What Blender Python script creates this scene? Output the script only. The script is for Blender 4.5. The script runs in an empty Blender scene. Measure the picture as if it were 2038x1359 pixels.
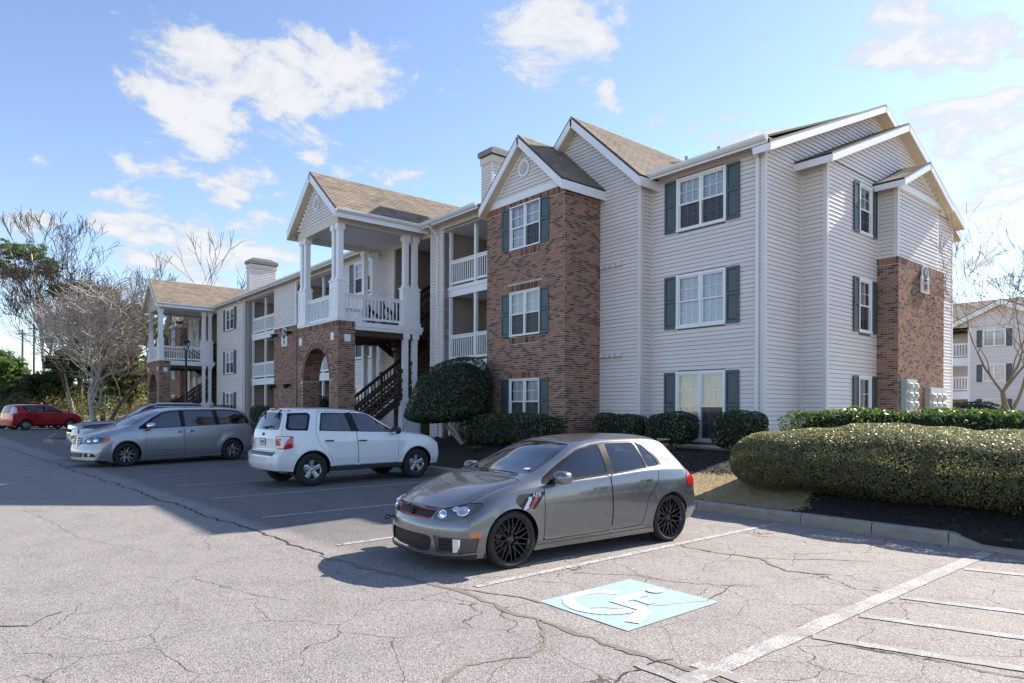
import bpy, bmesh, math, random
import numpy as np
from mathutils import Vector, Matrix
from mathutils.bvhtree import BVHTree
R = math.radians
C = bpy.context.scene.collection
SC = bpy.context.scene
rng = np.random.default_rng(7)
random.seed(7)

# ------------------------------------------------------------------ camera
CAMH = 1.775
YAW, ROLL = 0.877762, 0.00431373
FWD = Vector((-math.sin(YAW), math.cos(YAW), 0))
_r = Vector((math.cos(YAW), math.sin(YAW), 0))
RGT = _r * math.cos(ROLL) + Vector((0, 0, 1)) * math.sin(ROLL)
UPV = Vector((0, 0, 1)) * math.cos(ROLL) - _r * math.sin(ROLL)
FPX, CXP, CYP = 1327.88, 1019.0, 811.61
cam = bpy.data.cameras.new('camera')
camo = bpy.data.objects.new('camera', cam)
C.objects.link(camo)
cam.sensor_fit = 'HORIZONTAL'
cam.sensor_width = 36.0
cam.lens = FPX / 2038 * 36
cam.shift_y = (CYP - 679.5) / 2038
cam.clip_start, cam.clip_end = 0.05, 3000
camo.matrix_world = Matrix(((RGT.x, UPV.x, -FWD.x, 0), (RGT.y, UPV.y, -FWD.y, 0), (RGT.z, UPV.z, -FWD.z, CAMH), (0, 0, 0, 1)))
SC.camera = camo
CAMP = Vector((0, 0, CAMH))

def px_dir(x, y):
    return FWD + RGT * ((x - CXP) / FPX) - UPV * ((y - CYP) / FPX)
def px_at(x, y, d):
    return CAMP + px_dir(x, y) * d
def proj(p):
    v = Vector(p) - CAMP
    z = v.dot(FWD)
    if z < 0.05: return None
    return (CXP + FPX * v.dot(RGT) / z, CYP - FPX * v.dot(UPV) / z, z)

# ------------------------------------------------------------------ world, sun, exposure
SUNV = Vector((0.125, 1.469, 1.0)).normalized()
SUN_EL = math.asin(SUNV.z)
SUN_ROT = math.atan2(SUNV.x, SUNV.y)
W = bpy.data.worlds.new('World')
SC.world = W
W.use_nodes = True
nt = W.node_tree
nt.nodes.clear()
def N(t, kind, **kw):
    n = t.nodes.new(kind)
    for k, v in kw.items():
        if k == 'ins':
            for i, val in v.items():
                n.inputs[i].default_value = val
        else:
            setattr(n, k, v)
    return n
def L(t, a, b): t.links.new(a, b)
def math_n(t, op, a, b=None, clamp=False):
    n = N(t, 'ShaderNodeMath', operation=op, use_clamp=clamp)
    for i, v in enumerate((a, b)):
        if v is None: continue
        if isinstance(v, (int, float)): n.inputs[i].default_value = v
        else: L(t, v, n.inputs[i])
    return n.outputs[0]
SKY_STRENGTH = 0.12
sky = N(nt, 'ShaderNodeTexSky', sky_type='NISHITA', sun_disc=False, sun_elevation=SUN_EL, sun_rotation=SUN_ROT,
        air_density=1.0, dust_density=0.15, ozone_density=2.6, altitude=0)
tc = N(nt, 'ShaderNodeTexCoord')
sep = N(nt, 'ShaderNodeSeparateXYZ')
L(nt, tc.outputs['Generated'], sep.inputs[0])
# clouds lie on a plane high above: x/z, y/z
zz = math_n(nt, 'MAXIMUM', math_n(nt, 'ADD', sep.outputs[2], 0.18), 0.05)
cmb = N(nt, 'ShaderNodeCombineXYZ')
L(nt, math_n(nt, 'DIVIDE', sep.outputs[0], zz), cmb.inputs[0])
L(nt, math_n(nt, 'DIVIDE', sep.outputs[1], zz), cmb.inputs[1])
nz = N(nt, 'ShaderNodeTexNoise', ins={'Scale': 5.2, 'Detail': 10.0, 'Roughness': 0.64, 'Distortion': 0.35})
L(nt, cmb.outputs[0], nz.inputs['Vector'])
nzb = N(nt, 'ShaderNodeTexNoise', ins={'Scale': 1.1, 'Detail': 4.0, 'Roughness': 0.5})
L(nt, cmb.outputs[0], nzb.inputs['Vector'])
# warp of the direction so that the cloud banks get ragged outlines
nw = N(nt, 'ShaderNodeTexNoise', ins={'Scale': 7.0, 'Detail': 6.0, 'Roughness': 0.6})
L(nt, tc.outputs['Generated'], nw.inputs['Vector'])
sub = N(nt, 'ShaderNodeVectorMath', operation='SUBTRACT')
L(nt, nw.outputs['Color'], sub.inputs[0]); sub.inputs[1].default_value = (0.5, 0.5, 0.5)
scl = N(nt, 'ShaderNodeVectorMath', operation='SCALE'); scl.inputs['Scale'].default_value = 0.16
L(nt, sub.outputs[0], scl.inputs[0])
wdir = N(nt, 'ShaderNodeVectorMath', operation='ADD')
L(nt, tc.outputs['Generated'], wdir.inputs[0]); L(nt, scl.outputs[0], wdir.inputs[1])
# cloud banks: direction (photo pixel), half width, half height, weight
BANKS = [(560, 120, 260, 95, 1.0), (700, 190, 110, 60, .8), (400, 230, 130, 90, 1.0), (590, 240, 80, 60, .7), (470, 350, 190, 45, .75),
         (290, 420, 90, 40, .8), (430, 500, 180, 70, .95), (1110, 90, 130, 85, 1.0), (1180, 190, 90, 35, .6), (1480, 240, 170, 40, .85),
         (1850, 80, 190, 75, 1.0), (1930, 240, 140, 80, 1.05), (1990, 390, 110, 60, .9), (780, 350, 60, 30, .6), (730, 250, 45, 25, .5),
         (1550, 105, 50, 22, .5), (1990, 520, 90, 40, .7), (60, 475, 90, 35, .6), (860, 20, 60, 20, .4), (1360, 300, 90, 40, .4)]
acc = None
for bx, by, bw, bh, wt in BANKS:
    d = px_dir(bx, by); dl = d.length
    d = d.normalized()
    rt = RGT.copy(); rt = (rt - d * rt.dot(d)).normalized()
    up = d.cross(rt) * -1
    if up.z < 0: up = -up
    sx, sy = bw / FPX / dl, bh / FPX / dl
    terms = []
    for ax, s in ((rt, sx), (up, sy)):
        dn = N(nt, 'ShaderNodeVectorMath', operation='DOT_PRODUCT')
        L(nt, wdir.outputs[0], dn.inputs[0]); dn.inputs[1].default_value = ax / s
        off = -d.dot(ax / s)
        q = math_n(nt, 'ADD', dn.outputs['Value'], off)
        terms.append(math_n(nt, 'MULTIPLY', q, q))
    fr = N(nt, 'ShaderNodeVectorMath', operation='DOT_PRODUCT')
    L(nt, wdir.outputs[0], fr.inputs[0]); fr.inputs[1].default_value = d
    front = math_n(nt, 'GREATER_THAN', fr.outputs['Value'], 0.2)
    r2 = math_n(nt, 'ADD', terms[0], terms[1])
    m = math_n(nt, 'MULTIPLY', math_n(nt, 'SUBTRACT', 1.65, r2), 0.7 * wt, clamp=True)
    m = math_n(nt, 'MULTIPLY', m, front)
    acc = m if acc is None else math_n(nt, 'MAXIMUM', acc, m)
# thin scattered clouds everywhere else
wide = math_n(nt, 'MULTIPLY', math_n(nt, 'SUBTRACT', nzb.outputs['Fac'], 0.44), 1.7, clamp=True)
dens = math_n(nt, 'ADD', math_n(nt, 'MULTIPLY', acc, 0.60), math_n(nt, 'MULTIPLY', wide, 0.46))
dens = math_n(nt, 'ADD', dens, math_n(nt, 'MULTIPLY', math_n(nt, 'SUBTRACT', nz.outputs['Fac'], 0.660), 2.15))
mr = N(nt, 'ShaderNodeMapRange', interpolation_type='SMOOTHSTEP', ins={'From Min': -0.03, 'From Max': 0.27, 'To Min': 0.0, 'To Max': 0.90})
L(nt, dens, mr.inputs['Value'])
CLOUD = 1.95
cr = N(nt, 'ShaderNodeMix', data_type='RGBA')
cr.inputs['A'].default_value = (CLOUD * .80, CLOUD * .86, CLOUD * .95, 1)
cr.inputs['B'].default_value = (CLOUD * 1.12, CLOUD * 1.12, CLOUD * 1.13, 1)
mr2 = N(nt, 'ShaderNodeMapRange', ins={'From Min': 0.05, 'From Max': 0.4})
L(nt, dens, mr2.inputs['Value']); L(nt, mr2.outputs[0], cr.inputs['Factor'])
mx = N(nt, 'ShaderNodeMix', data_type='RGBA')
L(nt, mr.outputs[0], mx.inputs['Factor'])
shs = N(nt, 'ShaderNodeHueSaturation', ins={'Saturation': 0.96, 'Value': 0.58, 'Hue': 0.506}); L(nt, sky.outputs[0], shs.inputs['Color'])
L(nt, shs.outputs[0], mx.inputs['A']); L(nt, cr.outputs['Result'], mx.inputs['B'])
bg = N(nt, 'ShaderNodeBackground', ins={'Strength': SKY_STRENGTH})
L(nt, mx.outputs['Result'], bg.inputs['Color'])
wo = N(nt, 'ShaderNodeOutputWorld')
L(nt, bg.outputs[0], wo.inputs['Surface'])
sl = bpy.data.lights.new('sun', 'SUN')
sl.energy = 3.05
sl.angle = R(0.55)
sl.color = (1.0, 0.93, 0.82)
so = bpy.data.objects.new('sun', sl)
C.objects.link(so)
so.rotation_euler = SUNV.to_track_quat('Z', 'Y').to_euler()
so.location = (0, 30, 40)
vs = SC.view_settings
vs.view_transform = 'Standard'
vs.look = 'None'
vs.gamma = 1.0
vs.use_curve_mapping = False
vs.exposure = 1.84
SC.render.engine = 'CYCLES'
SC.cycles.max_bounces = 8
SC.cycles.diffuse_bounces = 4
SC.cycles.transparent_max_bounces = 12

# ------------------------------------------------------------------ materials
MATS = {}
def lin(c):
    return tuple((v / 12.92 if v <= 0.04045 else ((v + 0.055) / 1.055) ** 2.4) for v in c)
def new_mat(name):
    m = bpy.data.materials.new(name)
    m.use_nodes = True
    t = m.node_tree
    b = t.nodes['Principled BSDF']
    MATS[name] = m
    return m, t, b
def simple(name, col, rough=0.5, metal=0.0, var=0.0, scale=8.0, bump=0.0, bscale=60.0, coat=0.0, spec=0.5, rnd=0.0, emit=None):
    """col with a faint noise variation (var), bump, and a per-piece shift (rnd)"""
    m, t, b = new_mat(name)
    b.inputs['Base Color'].default_value = (*col, 1)
    b.inputs['Roughness'].default_value = rough
    b.inputs['Metallic'].default_value = metal
    b.inputs['Coat Weight'].default_value = coat
    b.inputs['Specular IOR Level'].default_value = spec
    co = None
    if var or bump or rnd:
        co = N(t, 'ShaderNodeTexCoord').outputs['Object']
    if var or rnd:
        hs = N(t, 'ShaderNodeHueSaturation', ins={'Color': (*col, 1)})
        val = None
        if var:
            nn = N(t, 'ShaderNodeTexNoise', ins={'Scale': scale, 'Detail': 5.0, 'Roughness': 0.6})
            L(t, co, nn.inputs['Vector'])
            val = math_n(t, 'ADD', math_n(t, 'MULTIPLY', math_n(t, 'SUBTRACT', nn.outputs['Fac'], 0.5), 2 * var), 1.0)
        if rnd:
            rr = rnd_node(t)
            v2 = math_n(t, 'ADD', math_n(t, 'MULTIPLY', math_n(t, 'SUBTRACT', rr, 0.5), 2 * rnd), 1.0)
            val = v2 if val is None else math_n(t, 'MULTIPLY', val, v2)
        L(t, val, hs.inputs['Value'])
        L(t, hs.outputs[0], b.inputs['Base Color'])
    if bump:
        n2 = N(t, 'ShaderNodeTexNoise', ins={'Scale': bscale, 'Detail': 4.0})
        L(t, co, n2.inputs['Vector'])
        bp = N(t, 'ShaderNodeBump', ins={'Strength': bump, 'Distance': 0.01})
        L(t, n2.outputs['Fac'], bp.inputs['Height']); L(t, bp.outputs[0], b.inputs['Normal'])
    if emit:
        b.inputs['Emission Color'].default_value = (*col, 1); b.inputs['Emission Strength'].default_value = emit
    return m
def rnd_node(t):
    """one random number per piece: the piece's own object, or the face attribute of a joined mesh"""
    oi = N(t, 'ShaderNodeObjectInfo')
    at = N(t, 'ShaderNodeAttribute', attribute_name='rnd')
    return math_n(t, 'FRACT', math_n(t, 'ADD', oi.outputs['Random'], at.outputs['Fac']))
def ramp(t, fac, stops, interp='LINEAR'):
    r = N(t, 'ShaderNodeValToRGB')
    r.color_ramp.interpolation = interp
    e = r.color_ramp.elements
    while len(e) < len(stops): e.new(0.5)
    for i, (p, c) in enumerate(stops):
        e[i].position = p; e[i].color = (*c, 1)
    L(t, fac, r.inputs[0])
    return r.outputs[0]

simple('white_trim', (0.82, 0.82, 0.83), 0.45, var=0.05, scale=3)
simple('cream_trim', (0.62, 0.56, 0.46), 0.5, var=0.05, scale=3)
simple('soffit', (0.62, 0.53, 0.40), 0.6, var=0.06, scale=4)
simple('siding', (0.73, 0.665, 0.63), 0.42, var=0.05, scale=1.2, rnd=0.03)
simple('siding_gap_shade', (0.16, 0.145, 0.135), 0.9)  # dark backing tone: painted shade for the lines between siding courses
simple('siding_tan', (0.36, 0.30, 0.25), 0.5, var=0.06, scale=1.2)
simple('corner_board', (0.70, 0.655, 0.64), 0.45, var=0.04, scale=3)
simple('shutter_green', (0.055, 0.085, 0.095), 0.42, var=0.12, scale=6)
simple('ceiling_white', (0.72, 0.70, 0.68), 0.7, var=0.06, scale=5)
simple('gutter_white', (0.76, 0.75, 0.73), 0.35, var=0.06, scale=4)
simple('mortar', (0.50, 0.43, 0.37), 0.9, var=0.15, scale=20, bump=0.4, bscale=200)
simple('dark_wood', (0.055, 0.026, 0.018), 0.55, var=0.25, scale=6)
simple('door_white', (0.55, 0.55, 0.56), 0.4, var=0.03)
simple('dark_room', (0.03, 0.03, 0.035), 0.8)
simple('blind', (0.75, 0.76, 0.78), 0.5)
simple('curtain', (0.60, 0.57, 0.52), 0.8, var=0.1, scale=10)
simple('black_metal', (0.012, 0.013, 0.014), 0.4)
simple('black_plastic', (0.013, 0.013, 0.014), 0.45)
simple('trim_black', (0.010, 0.010, 0.011), 0.25, spec=0.2)
simple('grey_metal', (0.42, 0.44, 0.45), 0.45, metal=0.25, var=0.12, scale=5)
simple('drip_edge', (0.055, 0.045, 0.04), 0.5)
simple('cap_metal', (0.23, 0.20, 0.18), 0.4, metal=0.5, var=0.1, scale=3)
simple('concrete_pale', (0.30, 0.265, 0.225), 0.9, var=0.38, scale=6, bump=0.8, bscale=60)
simple('bulb_white', (0.75, 0.75, 0.72), 0.3)

# brick: colour of each brick from its own random number
m, t, b = new_mat('brick')
rr = rnd_node(t)
colr = ramp(t, rr, [(0.0, (0.30, 0.140, 0.092)), (0.20, (0.35, 0.172, 0.115)), (0.42, (0.27, 0.122, 0.082)), (0.56, (0.36, 0.195, 0.138)),
                    (0.66, (0.19, 0.095, 0.068)), (0.75, (0.105, 0.070, 0.060)), (0.93, (0.055, 0.047, 0.048)), (1.0, (0.24, 0.115, 0.08))])
co = N(t, 'ShaderNodeNewGeometry').outputs['Position']
nn = N(t, 'ShaderNodeTexNoise', ins={'Scale': 40.0, 'Detail': 6.0, 'Roughness': 0.65}); L(t, co, nn.inputs['Vector'])
hs = N(t, 'ShaderNodeHueSaturation'); L(t, colr, hs.inputs['Color'])
L(t, math_n(t, 'ADD', math_n(t, 'MULTIPLY', nn.outputs['Fac'], 0.7), 0.65), hs.inputs['Value'])
L(t, hs.outputs[0], b.inputs['Base Color'])
b.inputs['Roughness'].default_value = 0.85
bp = N(t, 'ShaderNodeBump', ins={'Strength': 0.5, 'Distance': 0.004}); L(t, nn.outputs['Fac'], bp.inputs['Height']); L(t, bp.outputs[0], b.inputs['Normal'])

# roof shingles
m, t, b = new_mat('shingle')
rr = rnd_node(t)
colr = ramp(t, rr, [(0.0, (0.20, 0.155, 0.115)), (0.35, (0.26, 0.205, 0.155)), (0.65, (0.22, 0.175, 0.13)), (0.85, (0.150, 0.122, 0.098)), (1.0, (0.30, 0.24, 0.185))])
co = N(t, 'ShaderNodeNewGeometry').outputs['Position']
nn = N(t, 'ShaderNodeTexNoise', ins={'Scale': 90.0, 'Detail': 4.0}); L(t, co, nn.inputs['Vector'])
nn2 = N(t, 'ShaderNodeTexNoise', ins={'Scale': 0.9, 'Detail': 5.0}); L(t, co, nn2.inputs['Vector'])
hs = N(t, 'ShaderNodeHueSaturation'); L(t, colr, hs.inputs['Color'])
L(t, math_n(t, 'ADD', math_n(t, 'ADD', math_n(t, 'MULTIPLY', nn.outputs['Fac'], 0.6), math_n(t, 'MULTIPLY', nn2.outputs['Fac'], 0.5)), 0.45), hs.inputs['Value'])
L(t, hs.outputs[0], b.inputs['Base Color']); b.inputs['Roughness'].default_value = 0.95

def glass_mat(name, tint, clear=0.5, rough=0.02):
    m, t, b = new_mat(name)
    t.nodes.remove(b)
    out = t.nodes['Material Output']
    tr = N(t, 'ShaderNodeBsdfTransparent', ins={'Color': (*tint, 1)})
    df = N(t, 'ShaderNodeBsdfDiffuse', ins={'Color': (0.02, 0.022, 0.025, 1)})
    ms = N(t, 'ShaderNodeMixShader', ins={0: clear}); L(t, df.outputs[0], ms.inputs[1]); L(t, tr.outputs[0], ms.inputs[2])
    gl = N(t, 'ShaderNodeBsdfGlossy', ins={'Roughness': rough, 'Color': (0.95, 0.97, 1, 1)})
    fr = N(t, 'ShaderNodeFresnel', ins={'IOR': 1.55})
    geo = N(t, 'ShaderNodeNewGeometry')
    m2 = N(t, 'ShaderNodeMixShader'); L(t, math_n(t, 'ADD', math_n(t, 'MULTIPLY', fr.outputs[0], 1.5), 0.03, clamp=True), m2.inputs[0])
    L(t, ms.outputs[0], m2.inputs[1]); L(t, gl.outputs[0], m2.inputs[2])
    L(t, m2.outputs[0], out.inputs['Surface'])
    return m
glass_mat('window_glass', (0.93, 0.95, 0.97), 1.0)
glass_mat('car_glass', (0.42, 0.45, 0.47), 0.9)
glass_mat('tinted_glass', (0.16, 0.17, 0.18), 0.8)
m, t, b = new_mat('insect_screen')
tr = N(t, 'ShaderNodeBsdfTransparent'); mx = N(t, 'ShaderNodeMixShader', ins={0: 0.62}); b.inputs['Base Color'].default_value = (0.03, 0.03, 0.032, 1); b.inputs['Roughness'].default_value = 0.9
L(t, tr.outputs[0], mx.inputs[1]); L(t, b.outputs[0], mx.inputs[2]); L(t, mx.outputs[0], t.nodes['Material Output'].inputs['Surface'])
glass_mat('lamp_glass', (0.9, 0.92, 0.95), 1.0)

def paint(name, col, metal=0.0, rough=0.3, flake=0.0):
    m, t, b = new_mat(name)
    b.inputs['Base Color'].default_value = (*col, 1)
    b.inputs['Metallic'].default_value = metal
    b.inputs['Roughness'].default_value = rough
    b.inputs['Coat Weight'].default_value = 1.0
    b.inputs['Coat Roughness'].default_value = 0.03
    co = N(t, 'ShaderNodeTexCoord').outputs['Object']
    nn = N(t, 'ShaderNodeTexNoise', ins={'Scale': 3.0, 'Detail': 6.0, 'Roughness': 0.7}); L(t, co, nn.inputs['Vector'])
    L(t, math_n(t, 'ADD', math_n(t, 'MULTIPLY', nn.outputs['Fac'], 0.12), rough - 0.06), b.inputs['Roughness'])
    return m
paint('paint_grey', (0.175, 0.180, 0.190), 0.7, 0.28)
paint('paint_white', (0.74, 0.75, 0.76), 0.0, 0.35)
paint('paint_silver', (0.36, 0.37, 0.40), 0.7, 0.36)
paint('paint_blue', (0.012, 0.022, 0.075), 0.4, 0.3)
paint('paint_red', (0.42, 0.010, 0.022), 0.2, 0.3)
simple('seam_black', (0.008, 0.008, 0.008), 0.8)
simple('tyre_rubber', (0.016, 0.016, 0.017), 0.75, var=0.2, scale=20)
simple('rim_black', (0.018, 0.018, 0.020), 0.22, metal=0.4, coat=0.6)
simple('rim_silver', (0.52, 0.53, 0.55), 0.28, metal=0.85)
simple('rim_dark', (0.09, 0.09, 0.095), 0.4, metal=0.6)
simple('chrome', (0.72, 0.73, 0.74), 0.08, metal=1.0)
simple('brake_red', (0.30, 0.01, 0.015), 0.4)
simple('red_trim', (0.42, 0.015, 0.02), 0.35, coat=0.5)
simple('lens_red', (0.42, 0.008, 0.015), 0.12, coat=1.0)
simple('lens_white', (0.70, 0.70, 0.70), 0.12, coat=1.0)
simple('lens_amber', (0.62, 0.13, 0.01), 0.15, coat=1.0)
simple('lamp_housing', (0.12, 0.12, 0.115), 0.25, metal=0.6, coat=1.0)
simple('reflector', (0.75, 0.76, 0.78), 0.12, metal=1.0)
simple('interior_dark', (0.02, 0.02, 0.022), 0.8)
simple('seat_grey', (0.11, 0.11, 0.115), 0.85)
simple('meter_glass', (0.50, 0.52, 0.53), 0.25)
simple('plate_white', (0.62, 0.64, 0.66), 0.4)
simple('sign_white', (0.72, 0.70, 0.70), 0.5, var=0.05)
simple('sign_grey', (0.36, 0.33, 0.32), 0.6, var=0.08)
simple('letter_black', (0.02, 0.02, 0.025), 0.6)
simple('navy', (0.012, 0.025, 0.06), 0.5)

# ------------------------------------------------------------------ mesh helpers
class MB:
    def __init__(self): self.v = []; self.f = []; self.r = []
    def add(self, vs, fs, rnd=0.0):
        o = len(self.v); self.v.extend([tuple(v) for v in vs])
        for f in fs:
            self.f.append([o + i for i in f]); self.r.append(rnd)
        return self
    def box(self, x0, y0, z0, x1, y1, z1, rnd=0.0):
        x0, x1 = min(x0, x1), max(x0, x1); y0, y1 = min(y0, y1), max(y0, y1); z0, z1 = min(z0, z1), max(z0, z1)
        return self.add([(x0,y0,z0),(x1,y0,z0),(x1,y1,z0),(x0,y1,z0),(x0,y0,z1),(x1,y0,z1),(x1,y1,z1),(x0,y1,z1)], BOXF, rnd)
    def obox(self, o, a, b, c, rnd=0.0):
        """box spanned by three vectors from corner o"""
        o, a, b, c = Vector(o), Vector(a), Vector(b), Vector(c)
        if a.cross(b).dot(c) < 0: a, b = b, a
        return self.add([o, o+a, o+a+b, o+b, o+c, o+a+c, o+a+b+c, o+b+c], BOXF, rnd)
    def prism(self, poly, d, rnd=0.0):
        """polygon (list of 3D points) extruded by vector d"""
        n = len(poly); d = Vector(d); P = [Vector(p) for p in poly]
        nrm = Vector((0, 0, 0))
        for i in range(n):
            a, b = P[i], P[(i+1) % n]
            nrm += a.cross(b)
        if nrm.dot(d) > 0: P = P[::-1]
        return self.add(P + [p + d for p in P], [list(range(n)), list(range(2*n-1, n-1, -1))] + [[i, i+n, (i+1) % n + n, (i+1) % n] for i in range(n)], rnd)
    def quad(self, a, b, c, d, rnd=0.0): return self.add([a, b, c, d], [[0, 1, 2, 3]], rnd)
    def tube(self, p0, p1, r0, r1=None, n=8, cap=True, rnd=0.0):
        r1 = r0 if r1 is None else r1
        p0, p1 = Vector(p0), Vector(p1)
        ax = (p1 - p0).normalized()
        u = ax.orthogonal().normalized(); w = ax.cross(u)
        vs = []
        for p, r in ((p0, r0), (p1, r1)):
            for i in range(n):
                a = 2 * math.pi * i / n
                vs.append(p + (u * math.cos(a) + w * math.sin(a)) * r)
        fs = [[i, (i+1) % n, (i+1) % n + n, i + n] for i in range(n)]
        if cap: fs += [list(range(n-1, -1, -1)), list(range(n, 2*n))]
        return self.add(vs, fs, rnd)
    def lathe(self, prof, o, ax, u, n=32, rnd=0.0, close=False):
        """prof: (radius, height) along axis ax from o"""
        o, ax, u = Vector(o), Vector(ax).normalized(), Vector(u).normalized()
        w = ax.cross(u); vs = []; m = len(prof)
        for i in range(n):
            a = 2 * math.pi * i / n; dr = u * math.cos(a) + w * math.sin(a)
            for r, h in prof: vs.append(o + dr * r + ax * h)
        fs = []
        for i in range(n):
            j = (i + 1) % n
            for k in range(m - 1 + (1 if close else 0)):
                k2 = (k + 1) % m
                fs.append([i*m+k, j*m+k, j*m+k2, i*m+k2])
        return self.add(vs, fs, rnd)
    def build(self, name, mat, parent=None, smooth=False, kind=None, rnd=False):
        me = bpy.data.meshes.new(name)
        me.from_pydata(self.v, [], self.f)
        if smooth: me.polygons.foreach_set('use_smooth', [True] * len(me.polygons))
        if rnd:
            a = me.attributes.new('rnd', 'FLOAT', 'FACE'); a.data.foreach_set('value', self.r)
        me.update()
        return link(name, me, mat, parent, kind)
BOXF = [[0,3,2,1],[4,5,6,7],[0,1,5,4],[1,2,6,5],[2,3,7,6],[3,0,4,7]]
def link(name, me, mat=None, parent=None, kind=None):
    o = bpy.data.objects.new(name, me); C.objects.link(o)
    if mat is not None and not me.materials: me.materials.append(MATS[mat] if isinstance(mat, str) else mat)
    if parent is not None: adopt(o, parent)
    if kind: o['kind'] = kind
    return o
WP = set()          # things whose parts are written in world coordinates
def adopt(o, parent):
    o.parent = parent
    if parent.name in WP: o.matrix_parent_inverse = Matrix.Translation(-parent.location)
def empty(name, loc=(0, 0, 0), rz=0.0, parent=None):
    o = bpy.data.objects.new(name, None); C.objects.link(o)
    o.location = loc; o.rotation_euler = (0, 0, rz); o.empty_display_size = 0.2
    if parent is not None: adopt(o, parent)
    return o
def thing(name, loc, label, cat, group=None, rz=0.0, world=True):
    o = empty(name, loc, rz)
    if world: WP.add(o.name)
    return tag(o, label, cat, group)
def tag(o, label, cat, group=None, kind=None):
    o['label'] = label; o['category'] = cat
    if group: o['group'] = group
    if kind: o['kind'] = kind
    return o
def quads_mesh(name, verts, nq, mat, parent=None, rnd=None, kind=None, smooth=False):
    """fast mesh of separate quads: verts (4*nq,3)"""
    me = bpy.data.meshes.new(name)
    me.vertices.add(4 * nq); me.vertices.foreach_set('co', np.asarray(verts, np.float32).ravel())
    me.loops.add(4 * nq); me.loops.foreach_set('vertex_index', np.arange(4 * nq, dtype=np.int32))
    me.polygons.add(nq); me.polygons.foreach_set('loop_start', np.arange(0, 4 * nq, 4, dtype=np.int32))
    me.polygons.foreach_set('loop_total', np.full(nq, 4, np.int32))
    if rnd is not None:
        a = me.attributes.new('rnd', 'FLOAT', 'FACE'); a.data.foreach_set('value', np.asarray(rnd, np.float32))
    me.update(calc_edges=True)
    return link(name, me, mat, parent, kind)
def copy_tree(o, parent=None):
    c = o.copy(); C.objects.link(c)
    if parent is not None: c.parent = parent
    for ch in list(o.children): copy_tree(ch, c)
    return c
# ================================================================== ground
m, t, b = new_mat('earth')
co = N(t, 'ShaderNodeNewGeometry').outputs['Position']
n1 = N(t, 'ShaderNodeTexNoise', ins={'Scale': 0.35, 'Detail': 6.0}); L(t, co, n1.inputs['Vector'])
L(t, ramp(t, n1.outputs['Fac'], [(0.3, (0.10, 0.085, 0.05)), (0.55, (0.16, 0.13, 0.07)), (0.75, (0.07, 0.085, 0.03))]), b.inputs['Base Color'])
b.inputs['Roughness'].default_value = 0.95
g = MB(); g.quad((-700, -300, -0.05), (500, -300, -0.05), (500, 900, -0.05), (-700, 900, -0.05)).build('ground', 'earth', kind='structure')

# asphalt: bays darker than the driving lane, pale where the sun has bleached it near the marked bays
m, t, b = new_mat('asphalt')
geo = N(t, 'ShaderNodeNewGeometry'); co = geo.outputs['Position']
sp = N(t, 'ShaderNodeSeparateXYZ'); L(t, co, sp.inputs[0])
nb = N(t, 'ShaderNodeTexNoise', ins={'Scale': 0.5, 'Detail': 6.0, 'Roughness': 0.65}); L(t, co, nb.inputs['Vector'])
wob = math_n(t, 'MULTIPLY', math_n(t, 'SUBTRACT', nb.outputs['Fac'], 0.5), 0.5)
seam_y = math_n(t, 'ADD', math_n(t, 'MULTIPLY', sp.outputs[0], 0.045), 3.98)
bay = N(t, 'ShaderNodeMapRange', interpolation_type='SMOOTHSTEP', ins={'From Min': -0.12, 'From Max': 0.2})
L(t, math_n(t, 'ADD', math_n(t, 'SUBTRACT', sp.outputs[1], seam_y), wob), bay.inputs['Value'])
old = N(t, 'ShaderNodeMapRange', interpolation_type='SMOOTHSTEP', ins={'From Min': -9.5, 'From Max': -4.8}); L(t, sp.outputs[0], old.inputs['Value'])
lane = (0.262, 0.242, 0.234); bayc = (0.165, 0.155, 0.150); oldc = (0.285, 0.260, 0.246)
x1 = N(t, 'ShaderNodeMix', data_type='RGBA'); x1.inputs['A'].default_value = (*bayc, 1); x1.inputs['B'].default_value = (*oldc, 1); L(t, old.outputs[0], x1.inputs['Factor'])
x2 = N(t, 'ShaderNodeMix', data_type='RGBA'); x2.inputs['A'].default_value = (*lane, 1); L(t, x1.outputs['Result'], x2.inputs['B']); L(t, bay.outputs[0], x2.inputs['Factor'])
# aggregate grain: pale and dark stones
vg = N(t, 'ShaderNodeTexVoronoi', ins={'Scale': 110.0}); L(t, co, vg.inputs['Vector'])
sv = N(t, 'ShaderNodeSeparateColor'); L(t, vg.outputs['Color'], sv.inputs[0])
grain = ramp(t, sv.outputs[0], [(0.0, (0.38, 0.37, 0.38)), (0.22, (0.76, 0.75, 0.745)), (0.6, (1.05, 1.03, 1.02)), (0.9, (1.28, 1.25, 1.20)), (1.0, (1.6, 1.55, 1.46))])
mg = N(t, 'ShaderNodeMix', data_type='RGBA', blend_type='MULTIPLY'); mg.inputs['Factor'].default_value = 1.0
L(t, x2.outputs['Result'], mg.inputs['A']); L(t, grain, mg.inputs['B'])
# stains, oil drips and worn patches
n2 = N(t, 'ShaderNodeTexNoise', ins={'Scale': 1.7, 'Detail': 7.0, 'Roughness': 0.7}); L(t, co, n2.inputs['Vector'])
st = ramp(t, n2.outputs['Fac'], [(0.25, (0.80, 0.78, 0.78)), (0.5, (1, 1, 1)), (0.75, (1.10, 1.09, 1.07))])
ms = N(t, 'ShaderNodeMix', data_type='RGBA', blend_type='MULTIPLY'); ms.inputs['Factor'].default_value = 1.0
L(t, mg.outputs['Result'], ms.inputs['A']); L(t, st, ms.inputs['B'])
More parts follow.
